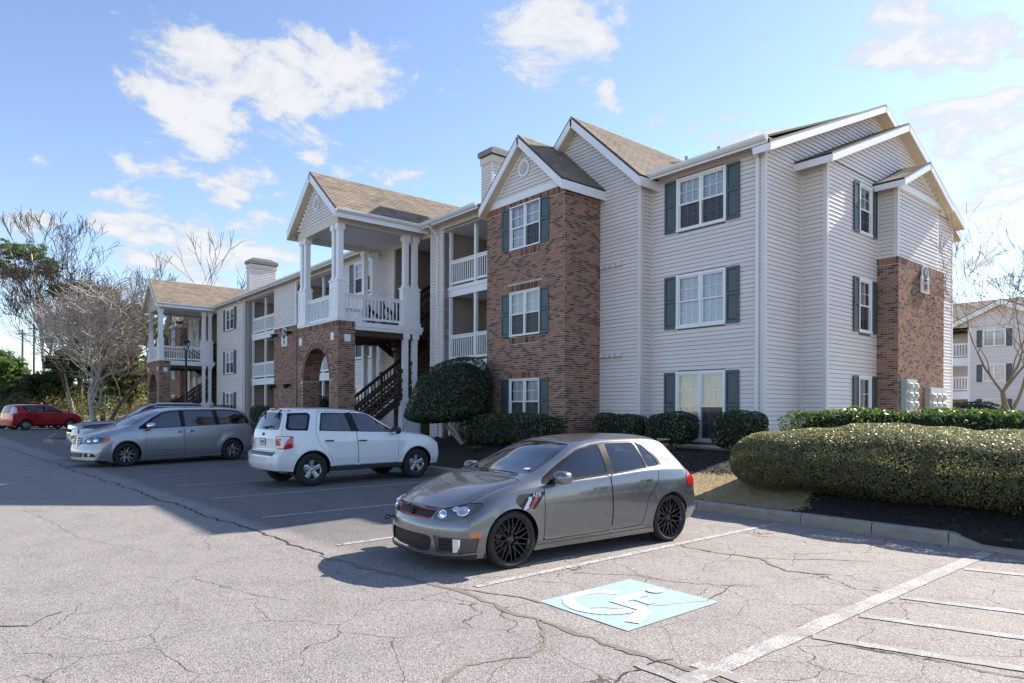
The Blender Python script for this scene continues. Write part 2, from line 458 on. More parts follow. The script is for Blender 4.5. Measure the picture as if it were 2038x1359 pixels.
# hairline cracks: dense in the old bays near the aisle, sparse elsewhere
nwp = N(t, 'ShaderNodeTexNoise', ins={'Scale': 1.6, 'Detail': 5.0}); L(t, co, nwp.inputs['Vector'])
wv = N(t, 'ShaderNodeVectorMath', operation='SCALE'); wv.inputs['Scale'].default_value = 0.45; L(t, nwp.outputs['Color'], wv.inputs[0])
wa = N(t, 'ShaderNodeVectorMath', operation='ADD'); L(t, co, wa.inputs[0]); L(t, wv.outputs[0], wa.inputs[1])
vc = N(t, 'ShaderNodeTexVoronoi', feature='DISTANCE_TO_EDGE', ins={'Scale': 1.15}); L(t, wa.outputs[0], vc.inputs['Vector'])
nm = N(t, 'ShaderNodeTexNoise', ins={'Scale': 0.9, 'Detail': 3.0}); L(t, co, nm.inputs['Vector'])
thr = math_n(t, 'MULTIPLY', math_n(t, 'ADD', math_n(t, 'MULTIPLY', old.outputs[0], 0.42), math_n(t, 'SUBTRACT', nm.outputs['Fac'], 0.56)), 0.013)
crk = math_n(t, 'LESS_THAN', vc.outputs['Distance'], thr)
mc = N(t, 'ShaderNodeMix', data_type='RGBA'); L(t, crk, mc.inputs['Factor']); L(t, ms.outputs['Result'], mc.inputs['A']); mc.inputs['B'].default_value = (0.085, 0.072, 0.062, 1)
L(t, mc.outputs['Result'], b.inputs['Base Color'])
b.inputs['Roughness'].default_value = 0.88; b.inputs['Specular IOR Level'].default_value = 0.35
bh = N(t, 'ShaderNodeBump', ins={'Strength': 0.55, 'Distance': 0.006}); L(t, vg.outputs['Distance'], bh.inputs['Height']); L(t, bh.outputs[0], b.inputs['Normal'])
KY = 9.93                                              # face of the kerb
lot = MB()
lot.add([(-95, -60, 0), (60, -60, 0), (60, 30, 0), (-1.6, 30, 0), (-1.6, KY + .1, 0), (-41, KY + .1, 0), (-58, KY + .1, 0), (-58, 40, 0), (-95, 40, 0)], [list(range(9))])
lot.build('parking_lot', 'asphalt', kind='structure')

def ribbon(pts, w0, wob=0.4, z=0.004, step=0.12, jit=0.05, seed=1):
    """ragged crack or filled joint lying on the asphalt"""
    rr = random.Random(seed); P = []
    for (ax, ay), (bx, by) in zip(pts[:-1], pts[1:]):
        n = max(1, int(math.hypot(bx-ax, by-ay) / step))
        for i in range(n): P.append((ax + (bx-ax)*i/n, ay + (by-ay)*i/n))
    P.append(pts[-1])
    mb = MB(); off = 0.0; L1 = []
    for i, (x, y) in enumerate(P):
        a = P[max(0, i-1)]; c = P[min(len(P)-1, i+1)]
        dx, dy = c[0]-a[0], c[1]-a[1]; l = math.hypot(dx, dy) or 1
        nx, ny = -dy/l, dx/l
        off = off*0.8 + rr.uniform(-jit, jit)
        w = w0 * rr.uniform(1-wob, 1+wob) * 0.5
        L1.append(((x+nx*(off+w), y+ny*(off+w), z), (x+nx*(off-w), y+ny*(off-w), z)))
    for p, q in zip(L1[:-1], L1[1:]): mb.quad(p[0], p[1], q[1], q[0])
    return mb
simple('crack_dark', (0.028, 0.026, 0.025), 0.9, var=0.3, scale=12)
simple('crack_filled', (0.185, 0.152, 0.125), 0.95, var=0.35, scale=9)
ribbon([(-37, 1.42), (-24, 2.35), (-12, 3.12), (-7.6, 3.36)], 0.034, seed=3).build('asphalt_seam', 'crack_dark', kind='structure')
ribbon([(-7.6, 3.36), (-5.66, 3.61), (-4.6, 3.70), (-3.3, 3.77)], 0.060, 0.6, seed=4).build('asphalt_seam', 'crack_filled', kind='structure')
for i, (pts, w, mt) in enumerate([
    ([(-4.15, 3.72), (-3.75, 3.45), (-3.55, 3.15), (-3.7, 2.7), (-3.4, 2.1)], .05, 'crack_filled'),
    ([(-3.3, 3.77), (-2.9, 3.82), (-2.3, 3.8), (-1.6, 3.95)], .10, 'crack_filled'),
    ([(-5.25, 7.2), (-4.7, 7.15), (-4.2, 7.3), (-3.7, 7.0), (-3.3, 7.2)], .045, 'crack_filled'),
    ([(-4.2, 7.3), (-3.8, 7.75), (-3.3, 8.2)], .03, 'crack_filled'),
    ([(-4.5, 4.1), (-5.0, 3.95), (-5.4, 3.75)], .04, 'crack_filled'),
    ([(-4.1, 4.3), (-3.85, 4.6), (-3.6, 5.3), (-3.75, 6.0)], .016, 'crack_dark'),
    ([(-2.62, 4.0), (-2.66, 5.6), (-2.60, 7.4), (-2.66, 9.9)], .03, 'crack_dark'),
    ([(-2.5, 6.9), (-1.6, 7.2), (-.6, 7.3)], .02, 'crack_dark'),
    ([(-2.6, 5.1), (-1.7, 5.35), (-.7, 5.5)], .022, 'crack_dark'),
    ([(-2.6, 5.95), (-1.8, 6.25), (-.9, 6.5)], .02, 'crack_dark'),
    ([(-2.9, 3.9), (-2.95, 3.5), (-2.85, 3.0), (-3.0, 2.2)], .02, 'crack_dark'),
    ([(-14, .9), (-10.5, 1.3), (-8.9, 1.9)], .007, 'crack_dark'), ([(-7.4, 1.9), (-6.7, 2.05), (-6.0, 2.35)], .009, 'crack_dark'),
    ([(-5.4, .35), (-4.9, .5), (-4.5, .45), (-3.9, .7)], .009, 'crack_dark'), ([(-11, 2.2), (-9.6, 2.6), (-8.7, 2.4)], .007, 'crack_dark'),
    ([(-6.8, .2), (-6.6, .45), (-6.9, .7)], .02, 'crack_dark'), ([(-5.1, 5.1), (-4.6, 5.55), (-4.0, 5.75), (-3.5, 6.2)], .014, 'crack_dark')]):
    ribbon(pts, w*.62, .6, seed=20 + i, step=.06, jit=.022, z=.004 + .0012 * (i % 3)).build('asphalt_crack', mt, kind='structure')

# worn paint
def paint_mat(name, col, wear, scale=7.0, under=(0.17, 0.158, 0.15)):
    m, t, b = new_mat(name)
    co = N(t, 'ShaderNodeNewGeometry').outputs['Position']
    a = N(t, 'ShaderNodeTexNoise', ins={'Scale': scale, 'Detail': 8.0, 'Roughness': 0.75}); L(t, co, a.inputs['Vector'])
    v = N(t, 'ShaderNodeTexVoronoi', ins={'Scale': 110.0}); L(t, co, v.inputs['Vector'])
    sc = N(t, 'ShaderNodeSeparateColor'); L(t, v.outputs['Color'], sc.inputs[0])
    f = math_n(t, 'ADD', a.outputs['Fac'], math_n(t, 'MULTIPLY', sc.outputs[0], 0.30))
    mr = N(t, 'ShaderNodeMapRange', ins={'From Min': wear - 0.03, 'From Max': wear + 0.03}); L(t, f, mr.inputs['Value'])
    mx = N(t, 'ShaderNodeMix', data_type='RGBA'); L(t, mr.outputs[0], mx.inputs['Factor'])
    mx.inputs['A'].default_value = (*under, 1); mx.inputs['B'].default_value = (*col, 1)
    L(t, mx.outputs['Result'], b.inputs['Base Color']); b.inputs['Roughness'].default_value = 0.8
paint_mat('line_paint', (0.47, 0.455, 0.44), 0.61, under=(.13, .125, .12))
paint_mat('line_paint_old', (0.50, 0.48, 0.45), 0.73, 2.6, under=(0.25, 0.228, 0.215))
paint_mat('line_paint_faint', (0.55, 0.53, 0.50), 0.76, 3.0, under=(0.25, 0.228, 0.215))
paint_mat('bay_blue', (0.30, 0.425, 0.48), 0.56, 5.0, under=(0.30, 0.345, 0.365))
paint_mat('bay_white', (0.62, 0.63, 0.63), 0.60, 7.0, under=(0.36, 0.43, 0.46))
def stripe(x0, y0, x1, y1, w=0.10, z=0.006, mat='line_paint', n=40, name='parking_line'):
    mb = MB(); rr = random.Random(int(abs(x0)*100 + abs(y0)*7))
    l = math.hypot(x1-x0, y1-y0); nx, ny = -(y1-y0)/l, (x1-x0)/l; prev = None
    for i in range(n + 1):
        x, y = x0 + (x1-x0)*i/n, y0 + (y1-y0)*i/n
        a, c = w/2 + rr.uniform(-.006, .006), w/2 + rr.uniform(-.006, .006)
        cur = ((x+nx*a, y+ny*a, z), (x-nx*c, y-ny*c, z))
        if prev: mb.quad(prev[0], prev[1], cur[1], cur[0])
        prev = cur
    return mb.build(name, mat, kind='structure')
for x in (-5.32, -8.03, -10.76, -13.55, -16.2, -18.9, -21.65, -24.4, -27.1, -29.8, -32.5, -35.2):
    stripe(x, 3.95 if x > -6 else 3.75, x, KY - .15, .10)
stripe(-2.60, 3.6, -2.60, 10.0, .16, mat='line_paint_old')
stripe(-2.75, 3.95, 1.6, 3.95, .13, mat='line_paint_old', z=.0065)
stripe(-3.0, 3.62, .6, 3.62, .08, mat='line_paint_old', z=.0065)
for y in (5.13, 5.97, 6.84, 8.62):
    stripe(-2.50, y, .9, y + 1.32, .11, mat='line_paint_faint', z=.0065, name='aisle_hatching')
stripe(-45.5, 3.9, -51.8, 4.9, .12); stripe(-49.5, 6.1, -56, 6.7, .12)
# wheelchair symbol on its pale blue square
sq = MB(); X0, Y0, X1, Y1 = -4.535, 4.10, -3.485, 5.37
sq.quad((X0, Y0, .006), (X1, Y0, .006), (X1, Y1, .006), (X0, Y1, .006)).build('painted_bay_square', 'bay_blue', kind='structure')
sy = MB(); zs = .009; SYN = [0]
def thick(pts, w):
    for (ax, ay), (bx, by) in zip(pts[:-1], pts[1:]):
        l = math.hypot(bx-ax, by-ay); nx, ny = -(by-ay)/l*w/2, (bx-ax)/l*w/2
        SYN[0] += 1; zq = zs + .00012*SYN[0]; sy.quad((ax+nx, ay+ny, zq), (ax-nx, ay-ny, zq), (bx-nx*1.02, by-ny*1.02, zq), (bx+nx*1.02, by+ny*1.02, zq))
def S(u, v):                                            # u across the symbol, v from foot to head
    return (X0 + .06 + .98 * u, Y0 + .12 + 1.02 * v)
ring = [S(.34 + .33 * math.cos(a), .33 + .33 * math.sin(a)) for a in [R(110 + 250 * i / 26) for i in range(27)]]
thick(ring, .12)
thick([S(.40, .80), S(.40, .42)], .13); thick([S(.36, .42), S(.74, .42), S(.90, .06)], .12); thick([S(.42, .62), S(.66, .60)], .09)
hd = [S(.40 + .085 * math.cos(a), .96 + .085 * math.sin(a)) for a in [2*math.pi*i/16 for i in range(16)]]
sy.add([(x, y, zs + .006) for x, y in hd], [list(range(16))])
sy.build('painted_wheelchair_symbol', 'bay_white', kind='structure')

# ------------------------------------------------------------------ kerbs and beds
def terrain_z(x, y):
    a = min(1, max(0, (y - 10.2) / 3.6))
    return 0.14 + 0.53 * (a * a * (3 - 2 * a))
m, t, b = new_mat('mulch')
co = N(t, 'ShaderNodeNewGeometry').outputs['Position']
n1 = N(t, 'ShaderNodeTexNoise', ins={'Scale': 28.0, 'Detail': 8.0, 'Roughness': 0.8}); L(t, co, n1.inputs['Vector'])
L(t, ramp(t, n1.outputs['Fac'], [(0.3, (0.008, 0.007, 0.007)), (0.55, (0.028, 0.022, 0.019)), (0.72, (0.075, 0.055, 0.043))]), b.inputs['Base Color'])
b.inputs['Roughness'].default_value = 0.95
bp = N(t, 'ShaderNodeBump', ins={'Strength': 1.0, 'Distance': 0.03}); L(t, n1.outputs['Fac'], bp.inputs['Height']); L(t, bp.outputs[0], b.inputs['Normal'])
m, t, b = new_mat('dry_grass')
co = N(t, 'ShaderNodeNewGeometry').outputs['Position']
n1 = N(t, 'ShaderNodeTexNoise', ins={'Scale': 2.2, 'Detail': 6.0, 'Roughness': 0.7}); L(t, co, n1.inputs['Vector'])
n2 = N(t, 'ShaderNodeTexNoise', ins={'Scale': 60.0, 'Detail': 4.0}); L(t, co, n2.inputs['Vector'])
c1 = ramp(t, n1.outputs['Fac'], [(0.35, (0.30, 0.215, 0.115)), (0.5, (0.38, 0.27, 0.15)), (0.62, (0.25, 0.23, 0.09)), (0.75, (0.16, 0.18, 0.06))])
hs = N(t, 'ShaderNodeHueSaturation'); L(t, c1, hs.inputs['Color']); L(t, math_n(t, 'ADD', math_n(t, 'MULTIPLY', n2.outputs['Fac'], 1.1), 0.45), hs.inputs['Value'])
L(t, hs.outputs[0], b.inputs['Base Color']); b.inputs['Roughness'].default_value = 0.95
def sheet(name, mat, x0, x1, y0, y1, dx, dy, dz=0.0, keep=None):
    nx, ny = int((x1-x0)/dx), int((y1-y0)/dy); mb = MB()
    mb.v = [(x0 + dx*i, y0 + dy*j, terrain_z(x0+dx*i, y0+dy*j) + dz) for j in range(ny+1) for i in range(nx+1)]
    for j in range(ny):
        for i in range(nx):
            if keep is None or keep(x0+dx*(i+.5), y0+dy*(j+.5)):
                a = j*(nx+1)+i; mb.f.append([a, a+1, a+nx+2, a+nx+1]); mb.r.append(0)
    return mb.build(name, mat, smooth=True, kind='structure')
def wavy(x, y, s): return math.sin(x*1.9+s)*.16 + math.sin(y*2.7+s*2)*.12 + math.sin((x+y)*5.1+s)*.06
def grass_zone(x, y):
    w = wavy(x, y, 1.3)
    if -7.3 < x < -5.2 + w and 10.2 < y < 12.75 + w and y < 12.4 + (-5.2 - x) * .2: return x < -5.0 - (y - 10.2) * .55 + w
    if x <= -7.3: return y < 11.75 + w + max(0, (x + 10) * .22)
    return False
sheet('planting_bed', 'mulch', -60, -1.7, KY + .14, 34.2, .5, .5)
sheet('lawn', 'dry_grass', -14, -5, 10.2, 13.2, .04, .04, .014, lambda x, y: grass_zone(x + rng.normal(0, .07), y + rng.normal(0, .07)))
edge_ = MB()
for i in range(120):
    xa, xb = -60 + i*58.3/120, -60 + (i+1)*58.3/120; edge_.quad((xa, KY + .14, -.03), (xb, KY + .14, -.03), (xb, KY + .1402, terrain_z(0, KY)), (xa, KY + .1402, terrain_z(0, KY)))
for i in range(48):
    ya, yb = KY + .14 + i*.5, KY + .64 + i*.5; edge_.quad((-1.2, ya, -.03), (-1.2, yb, -.03), (-1.7, yb, terrain_z(0, yb)), (-1.7, ya, terrain_z(0, ya)))
edge_.build('bed_edge', 'mulch', kind='structure')
sheet('back_lawn', 'dry_grass', -7.6, -1.8, 17.9, 34, .4, .4, .02)
yard = MB(); yard.quad((-1.7, 30, .01), (60, 30, .01), (60, 200, .01), (-1.7, 200, .01)); yard.quad((-60, 34, .012), (-1.7, 34, .012), (-1.7, 200, .012), (-60, 200, .012))
yard.build('lawn_beyond', 'dry_grass', kind='structure')

kerb = MB(); kerb.box(-41, KY + .01, -.08, -1.75, KY + .13, .06)
kerb = kerb.build('kerb', 'concrete_pale', kind='structure')
def kerb_block(x0, x1, y0, y1, h, ramp_end=0):
    d = .035
    a = [(x0, y0, -.02), (x0, y0, h - d), (x0, y0 + d, h), (x0, y1, h), (x0, y1, -.02)]
    mb = MB()
    if not ramp_end: mb.prism(a, (x1 - x0, 0, 0))
    else:
        hh = .03
        e = [(x1, y0 + .03, -.02), (x1, y0 + .03, hh*.5), (x1, y0 + .04, hh), (x1, y1, hh), (x1, y1, -.02)]
        mb.add(a + e, [[4,3,2,1,0], [5,6,7,8,9]] + [[i, (i+1) % 5, (i+1) % 5 + 5, i+5] for i in range(5)])
    o = mb.build('kerb_block', 'concrete_pale', kerb)
    return o
edges = [-2.62, -3.05, -4.0, -5.03, -6.9, -8.7, -10.5, -12.3] + [-14.1 - 1.8 * i for i in range(16)]
for i, (a, c) in enumerate(zip(edges[:-1], edges[1:])):
    jy = random.uniform(-.006, .006)
    kerb_block(c + .008, a - .008, KY + jy, KY + .17, .17 + random.uniform(-.004, .004)) if i else kerb_block(c + .008, a, KY, KY + .17, .17, 1)
# island between the two rows, with its mulch
isl = MB(); pts = [(-38.5, 3.5), (-39.6, 3.2), (-40.7, 3.9), (-41.3, 6.5), (-52, 8.8), (-56, 12), (-56, 18), (-39.5, 18), (-38.3, 10.2), (-38.2, 5)]
isl.prism([(x, y, -.02) for x, y in pts], (0, 0, .17)).build('island_kerb', 'concrete_pale', kind='structure')
cx0, cy0 = -46, 9.5
isl = MB(); isl.add([(cx0 + (x-cx0)*.965, cy0 + (y-cy0)*.955, .165) for x, y in pts] + [(-43.5, 8.5, .32)], [[i, (i+1) % 10, 10] for i in range(10)]).build('island_bed', 'mulch', kind='structure')
# loose grass blades and wood chips
def blades(name, n, zone, x0, x1, y0, y1, h, mat, dz=.02):
    P = []
    while len(P) < n:
        x, y = random.uniform(x0, x1), random.uniform(y0, y1)
        if zone(x, y): P.append((x, y, terrain_z(x, y) + dz - .01))
    P = np.array(P); k = len(P)
    a = rng.uniform(0, 2*np.pi, k); hh = h * rng.uniform(.4, 1.2, k); le = rng.normal(0, .6, (k, 2)) * hh[:, None]
    dx = np.stack([np.cos(a), np.sin(a), 0*a], 1) * .004
    top = P + np.stack([le[:, 0], le[:, 1], hh], 1)
    V = np.stack([P - dx, P + dx, top + dx * .3, top - dx * .3], 1).reshape(-1, 3)
    return quads_mesh(name, V, k, mat, rnd=rng.random(k), kind='stuff')
def leafmat(name, cols, rough=0.45, trans=0.25, spec=0.4):
    m, t, b = new_mat(name)
    rr = rnd_node(t)
    c = ramp(t, rr, [(i / (len(cols) - 1), q) for i, q in enumerate(cols)])
    L(t, c, b.inputs['Base Color']); b.inputs['Roughness'].default_value = rough
    b.inputs['Specular IOR Level'].default_value = spec
    if trans:
        tl = N(t, 'ShaderNodeBsdfTranslucent'); hs = N(t, 'ShaderNodeHueSaturation', ins={'Value': 1.6, 'Hue': 0.49}); L(t, c, hs.inputs['Color']); L(t, hs.outputs[0], tl.inputs['Color'])
        mx = N(t, 'ShaderNodeMixShader', ins={0: trans}); L(t, b.outputs[0], mx.inputs[1]); L(t, tl.outputs[0], mx.inputs[2])
        L(t, mx.outputs[0], t.nodes['Material Output'].inputs['Surface'])
leafmat('straw', [(0.42, 0.31, 0.17), (0.32, 0.235, 0.12), (0.50, 0.38, 0.22), (0.22, 0.23, 0.08)], 0.8, 0.2)
leafmat('chips', [(0.03, 0.022, 0.018), (0.07, 0.05, 0.035), (0.015, 0.012, 0.011), (0.11, 0.08, 0.06)], 0.9, 0)
blades('grass', 16000, grass_zone, -13.5, -5, 10.2, 13, .035, 'straw')
def chip_zone(x, y): return not grass_zone(x, y)
P = []
while len(P) < 7000:
    x, y = random.uniform(-14, -1.8), random.uniform(10.2, 13.6)
    if chip_zone(x, y): P.append((x, y, terrain_z(x, y) + .006))
P = np.array(P); k = len(P); a = rng.uniform(0, 6.28, k); l = rng.uniform(.01, .035, k); w = rng.uniform(.004, .010, k)
u = np.stack([np.cos(a)*l, np.sin(a)*l, rng.normal(0, .008, k)], 1); v = np.stack([-np.sin(a)*w, np.cos(a)*w, rng.normal(0, .004, k)], 1)
quads_mesh('wood_chips', np.stack([P-u-v, P+u-v, P+u+v, P-u+v], 1).reshape(-1, 3), k, 'chips', rnd=rng.random(k), kind='stuff')
# ================================================================== apartment building
def on_y(x, y, Y):
    d = px_dir(x, y); k = Y / d.y
    return CAMP + d * k
def on_x(x, y, X):
    d = px_dir(x, y); k = X / d.x
    return CAMP + d * k
class Fr:
    """wall plane: 'F' faces the lot (-Y) at y=c, 'R' faces right (+X) at x=c; s runs along the wall"""
    def __init__(self, k, c): self.k, self.c = k, c
    def P(self, s, z, n=0.0): return Vector((s, self.c - n, z)) if self.k == 'F' else Vector((self.c + n, s, z))
    @property
    def U(self): return Vector((1, 0, 0)) if self.k == 'F' else Vector((0, 1, 0))
    @property
    def Nn(self): return Vector((0, -1, 0)) if self.k == 'F' else Vector((1, 0, 0))
    def box(self, mb, s0, s1, z0, z1, n0, n1):
        a, b = self.P(s0, z0, n0), self.P(s1, z1, n1)
        return mb.box(a.x, a.y, a.z, b.x, b.y, b.z)
PIECES = []          # (name, size on the picture, parent, o, a, b, c, material, rnd, shape)
def piece(name, parent, o, a, b, c, mat, shape='box', rnd=None):
    o, a, b, c = Vector(o), Vector(a), Vector(b), Vector(c)
    ctr = o + (a + b + c) * .5
    q0, q1, q2 = proj(ctr - a * .5), proj(ctr + a * .5), proj(ctr + b * .5)
    size = 0
    if q0 and q1 and q2 and -40 < q1[0] < 2078 and -40 < q1[1] < 1400:
        size = math.hypot(q1[0]-q0[0], q1[1]-q0[1]) * 2 * math.hypot(q2[0]-(q0[0]+q1[0])/2, q2[1]-(q0[1]+q1[1])/2)
        if c.dot(CAMP - ctr) < 0: size = 0
    PIECES.append((name, size, parent, o, a, b, c, mat, random.random() if rnd is None else rnd, shape))
PLANKV = [(0,0,1),(1,0,1),(1,1,.30),(0,1,.30),(0,0,0),(1,0,0)]
PLANKF = [[0,1,2,3],[0,3,4],[1,5,2],[4,5,1,0]]
BOXV = [(0,0,0),(1,0,0),(1,1,0),(0,1,0),(0,0,1),(1,0,1),(1,1,1),(0,1,1)]
def unit_mesh(nm, shape):
    me = bpy.data.meshes.new(nm)
    me.from_pydata(PLANKV if shape == 'plank' else BOXV, [], PLANKF if shape == 'plank' else BOXF); me.update(); return me
def flush_pieces(limit=300):
    by = {}
    for p in PIECES: by.setdefault((p[0], root_of(p[2]).name), []).append(p)
    for (nm, rt), lst in by.items():
        lst.sort(key=lambda p: -p[1])
        lim = 0
        while lim < min(limit, len(lst)) and lst[lim][1] > 0: lim += 1
        ume = {}
        for p in lst[:lim]:
            key = (p[9], p[7])
            if key not in ume: ume[key] = unit_mesh(nm, p[9]); ume[key].materials.append(MATS[p[7]])
            o = bpy.data.objects.new(nm, ume[key]); C.objects.link(o); adopt(o, p[2])
            a, b, c = p[4], p[5], p[6]
            o.matrix_basis = Matrix(((a.x, b.x, c.x, p[3].x), (a.y, b.y, c.y, p[3].y), (a.z, b.z, c.z, p[3].z), (0, 0, 0, 1)))
        rest = {}
        for p in lst[lim:]: rest.setdefault((p[2].name, p[7]), []).append(p)
        for (pn, mt), ps in rest.items():
            mb = MB()
            for p in ps:
                V = PLANKV if p[9] == 'plank' else BOXV
                mb.add([p[3] + p[4]*v[0] + p[5]*v[1] + p[6]*v[2] for v in V], PLANKF if p[9] == 'plank' else BOXF, p[8])
            mb.build(nm, mt, ps[0][2], rnd=True, kind='stuff')
    PIECES.clear()
def root_of(o):
    while o.parent is not None: o = o.parent
    return o
def cut_spans(s0, s1, z0, z1, holes):
    sp = [(s0, s1)]
    for (a, b, c, d) in holes:
        if d <= z0 + .004 or c >= z1 - .004: continue
        out = []
        for (p, q) in sp:
            if b <= p or a >= q: out.append((p, q)); continue
            if a > p: out.append((p, a))
            if b < q: out.append((b, q))
        sp = out
    return [x for x in sp if x[1] - x[0] > .01]
def backing(fr, s0, s1, z0, z1, holes, mat, name, parent, top=None):
    """wall sheet with openings; top(z)->(s0,s1) narrows it in a gable"""
    zs = sorted({z0, z1, *[h for q in holes for h in q[2:] if z0 < h < z1]})
    mb = MB()
    for a, c in zip(zs[:-1], zs[1:]):
        for p, q in cut_spans(s0, s1, a, c, holes):
            mb.quad(fr.P(p, a), fr.P(q, a), fr.P(q, c), fr.P(p, c))
    return mb.build(name, mat, parent)
CO = 0.1143
def siding(parent, fr, s0, s1, z0, z1, holes=(), ext=None, mat='siding', name='siding_wall'):
    if ext is None: w = backing(fr, s0, s1, z0, z1, list(holes), 'siding_gap_shade', name, parent)
    else:
        mb = MB(); n = 24
        for i in range(n):
            a, c = z0 + (z1-z0)*i/n, z0 + (z1-z0)*(i+1)/n
            e0, e1 = ext(a), ext(c)
            if e0 and e1: mb.quad(fr.P(e0[0], a), fr.P(e0[1], a), fr.P(e1[1], c), fr.P(e1[0], c))
        w = mb.build(name, 'siding_gap_shade', parent)
    k0, k1 = math.ceil(z0 / CO - .3), int(z1 / CO)
    for k in range(k0, k1 + 1):
        z = k * CO; zt = min(z + CO, z1)
        if zt - z < .02: continue
        e = (s0, s1) if ext is None else ext(z + CO * .6)
        if not e: continue
        for p, q in cut_spans(e[0], e[1], z, zt, holes):
            piece('siding_plank', w, fr.P(p, z, 0), fr.U*(q-p), Vector((0, 0, (zt-z)*.92)), fr.Nn*.027, mat, 'plank')
    return w
BW, BH, BG = .2032, .0677, .0125
def bricks(parent, fr, s0, s1, z0, z1, holes=(), soldier_top=True, name='brick_wall', skip=None, wall=True, soldiers=()):
    w = backing(fr, s0, s1, z0, z1, list(holes), 'mortar', name, parent) if wall is True else wall
    zt = z1 - (.205 if soldier_top else 0)
    k = 0; z = z0
    allh = list(holes) + [(a, b, c, c + .2032) for (a, b, c) in soldiers]
    while z + BH * .6 < zt:
        h = min(BH, zt - z)
        off = -(BW/2) * (k % 2)
        for p, q in cut_spans(s0, s1, z, z + h, allh):
            i = math.floor((p - s0 - off) / BW)
            x = s0 + off + i * BW
            while x < q - .01:
                a, c = max(x, p), min(x + BW, q)
                if c - a > .025 and not (skip and skip((a+c)/2, z + h/2)):
                    jn = random.uniform(-.002, .003)
                    piece('brick', w, fr.P(a + BG/2, z + BG/2, 0), fr.U*(c-a-BG), Vector((0, 0, h-BG)), fr.Nn*(.0065+jn), 'brick')
                x += BW
        z += BH; k += 1
    def row(a, b, c):
        n = max(1, round((b - a) / BH)); wd = (b - a) / n
        for i in range(n):
            if skip and skip(a + wd*(i+.5), c + .1): continue
            piece('brick', w, fr.P(a + wd*i + BG/2, c + BG/2, 0), fr.U*(wd-BG), Vector((0, 0, .2032-BG)), fr.Nn*(.012+random.uniform(-.002, .003)), 'brick')
    if soldier_top: row(s0, s1, zt)
    for (a, b, c) in soldiers: row(a, b, c)
    return w
def window(parent, fr, s0, s1, z0, z1, units=2, blind='full', n0=0.0, grid=(3, 2), case=.075, sill=True, shutters=True, shw=.40, lowgrid=True, screens=()):
    """double-hung windows side by side: casing > pane, sash, blind, recess"""
    mb = MB()
    o = n0 + .045
    fr.box(mb, s0 - case, s1 + case, z1, z1 + case, n0 - .05, o); fr.box(mb, s0 - case, s1 + case, z0 - case, z0, n0 - .05, o + .012)
    fr.box(mb, s0 - case, s0, z0, z1, n0 - .05, o - .004); fr.box(mb, s1, s1 + case, z0, z1, n0 - .05, o - .004)
    uw = (s1 - s0) / units
    for i in range(1, units): fr.box(mb, s0 + uw*i - .035, s0 + uw*i + .035, z0, z1, n0 - .05, o - .008)
    w = mb.build('window', 'white_trim', parent)
    sa = MB(); mu = MB(); zm = (z0 + z1) / 2
    for i in range(units):
        a = s0 + uw*i + (.035 if i else 0); c = s0 + uw*(i+1) - (.035 if i < units-1 else 0)
        for (lo, hi, n) in ((zm - .02, z1, n0 + .010), (z0, zm + .02, n0 - .018)):
            fr.box(sa, a, c, lo, lo + .042, n - .03, n); fr.box(sa, a, c, hi - .036, hi, n - .03, n)
            fr.box(sa, a, a + .036, lo + .042, hi - .036, n - .03, n); fr.box(sa, c - .036, c, lo + .042, hi - .036, n - .03, n)
            p = MB(); p.quad(fr.P(a+.036, lo+.042, n-.015), fr.P(c-.036, lo+.042, n-.015), fr.P(c-.036, hi-.036, n-.015), fr.P(a+.036, hi-.036, n-.015))
            p.build('pane', 'window_glass', w)
            if lo < zm - .1 and not lowgrid: continue
            for g in range(1, grid[0]):
                x = a + .036 + (c - a - .072) * g / grid[0]; fr.box(mu, x - .007, x + .007, lo + .042, hi - .036, n - .021, n - .011)
            for g in range(1, grid[1]):
                y = lo + .042 + (hi - lo - .078) * g / grid[1]; fr.box(mu, a + .036, c - .036, y - .007, y + .007, n - .0215, n - .0105)
    sa.build('sash', 'white_trim', w); mu.build('muntin', 'white_trim', w)
    if blind in ('full', 'upper', 'low'):
        bl = MB(); zz = z1 - .01; zb = zm - .05 if blind == 'upper' else z0 + (.35 if blind == 'low' else .02)
        while zz > zb:
            bl.quad(fr.P(s0+.01, zz-.046, n0-.085), fr.P(s1-.01, zz-.046, n0-.085), fr.P(s1-.01, zz, n0-.108), fr.P(s0+.01, zz, n0-.108)); zz -= .047
        bl.build('blind', 'blind', w)
    elif blind == 'curtain':
        bl = MB(); n = 40
        for i in range(n):
            xa, xb = s0 + (s1-s0)*i/n, s0 + (s1-s0)*(i+1)/n
            bl.quad(fr.P(xa, z0, n0-.1-.03*math.sin(i*.9)), fr.P(xb, z0, n0-.1-.03*math.sin(i*.9+.9)), fr.P(xb, z1, n0-.1-.03*math.sin(i*.9+.9)), fr.P(xa, z1, n0-.1-.03*math.sin(i*.9)))
        bl.build('curtain', 'curtain', w)
    for i in screens:
        a, c = s0 + uw*i + .04, s0 + uw*(i+1) - .04
        q = MB(); q.quad(fr.P(a, z0 + .03, n0 - .006), fr.P(c, z0 + .03, n0 - .006), fr.P(c, zm, n0 - .006), fr.P(a, zm, n0 - .006)); q.build('insect_screen', 'insect_screen', w)
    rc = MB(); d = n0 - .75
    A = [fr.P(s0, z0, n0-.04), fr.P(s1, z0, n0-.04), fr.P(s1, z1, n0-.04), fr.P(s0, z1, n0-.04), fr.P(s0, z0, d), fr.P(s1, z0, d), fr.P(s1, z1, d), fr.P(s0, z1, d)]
    rc.add(A, [[4,5,6,7],[0,4,7,3],[1,2,6,5],[0,1,5,4],[3,7,6,2]]); rc.build('window_recess', 'dark_room', w)
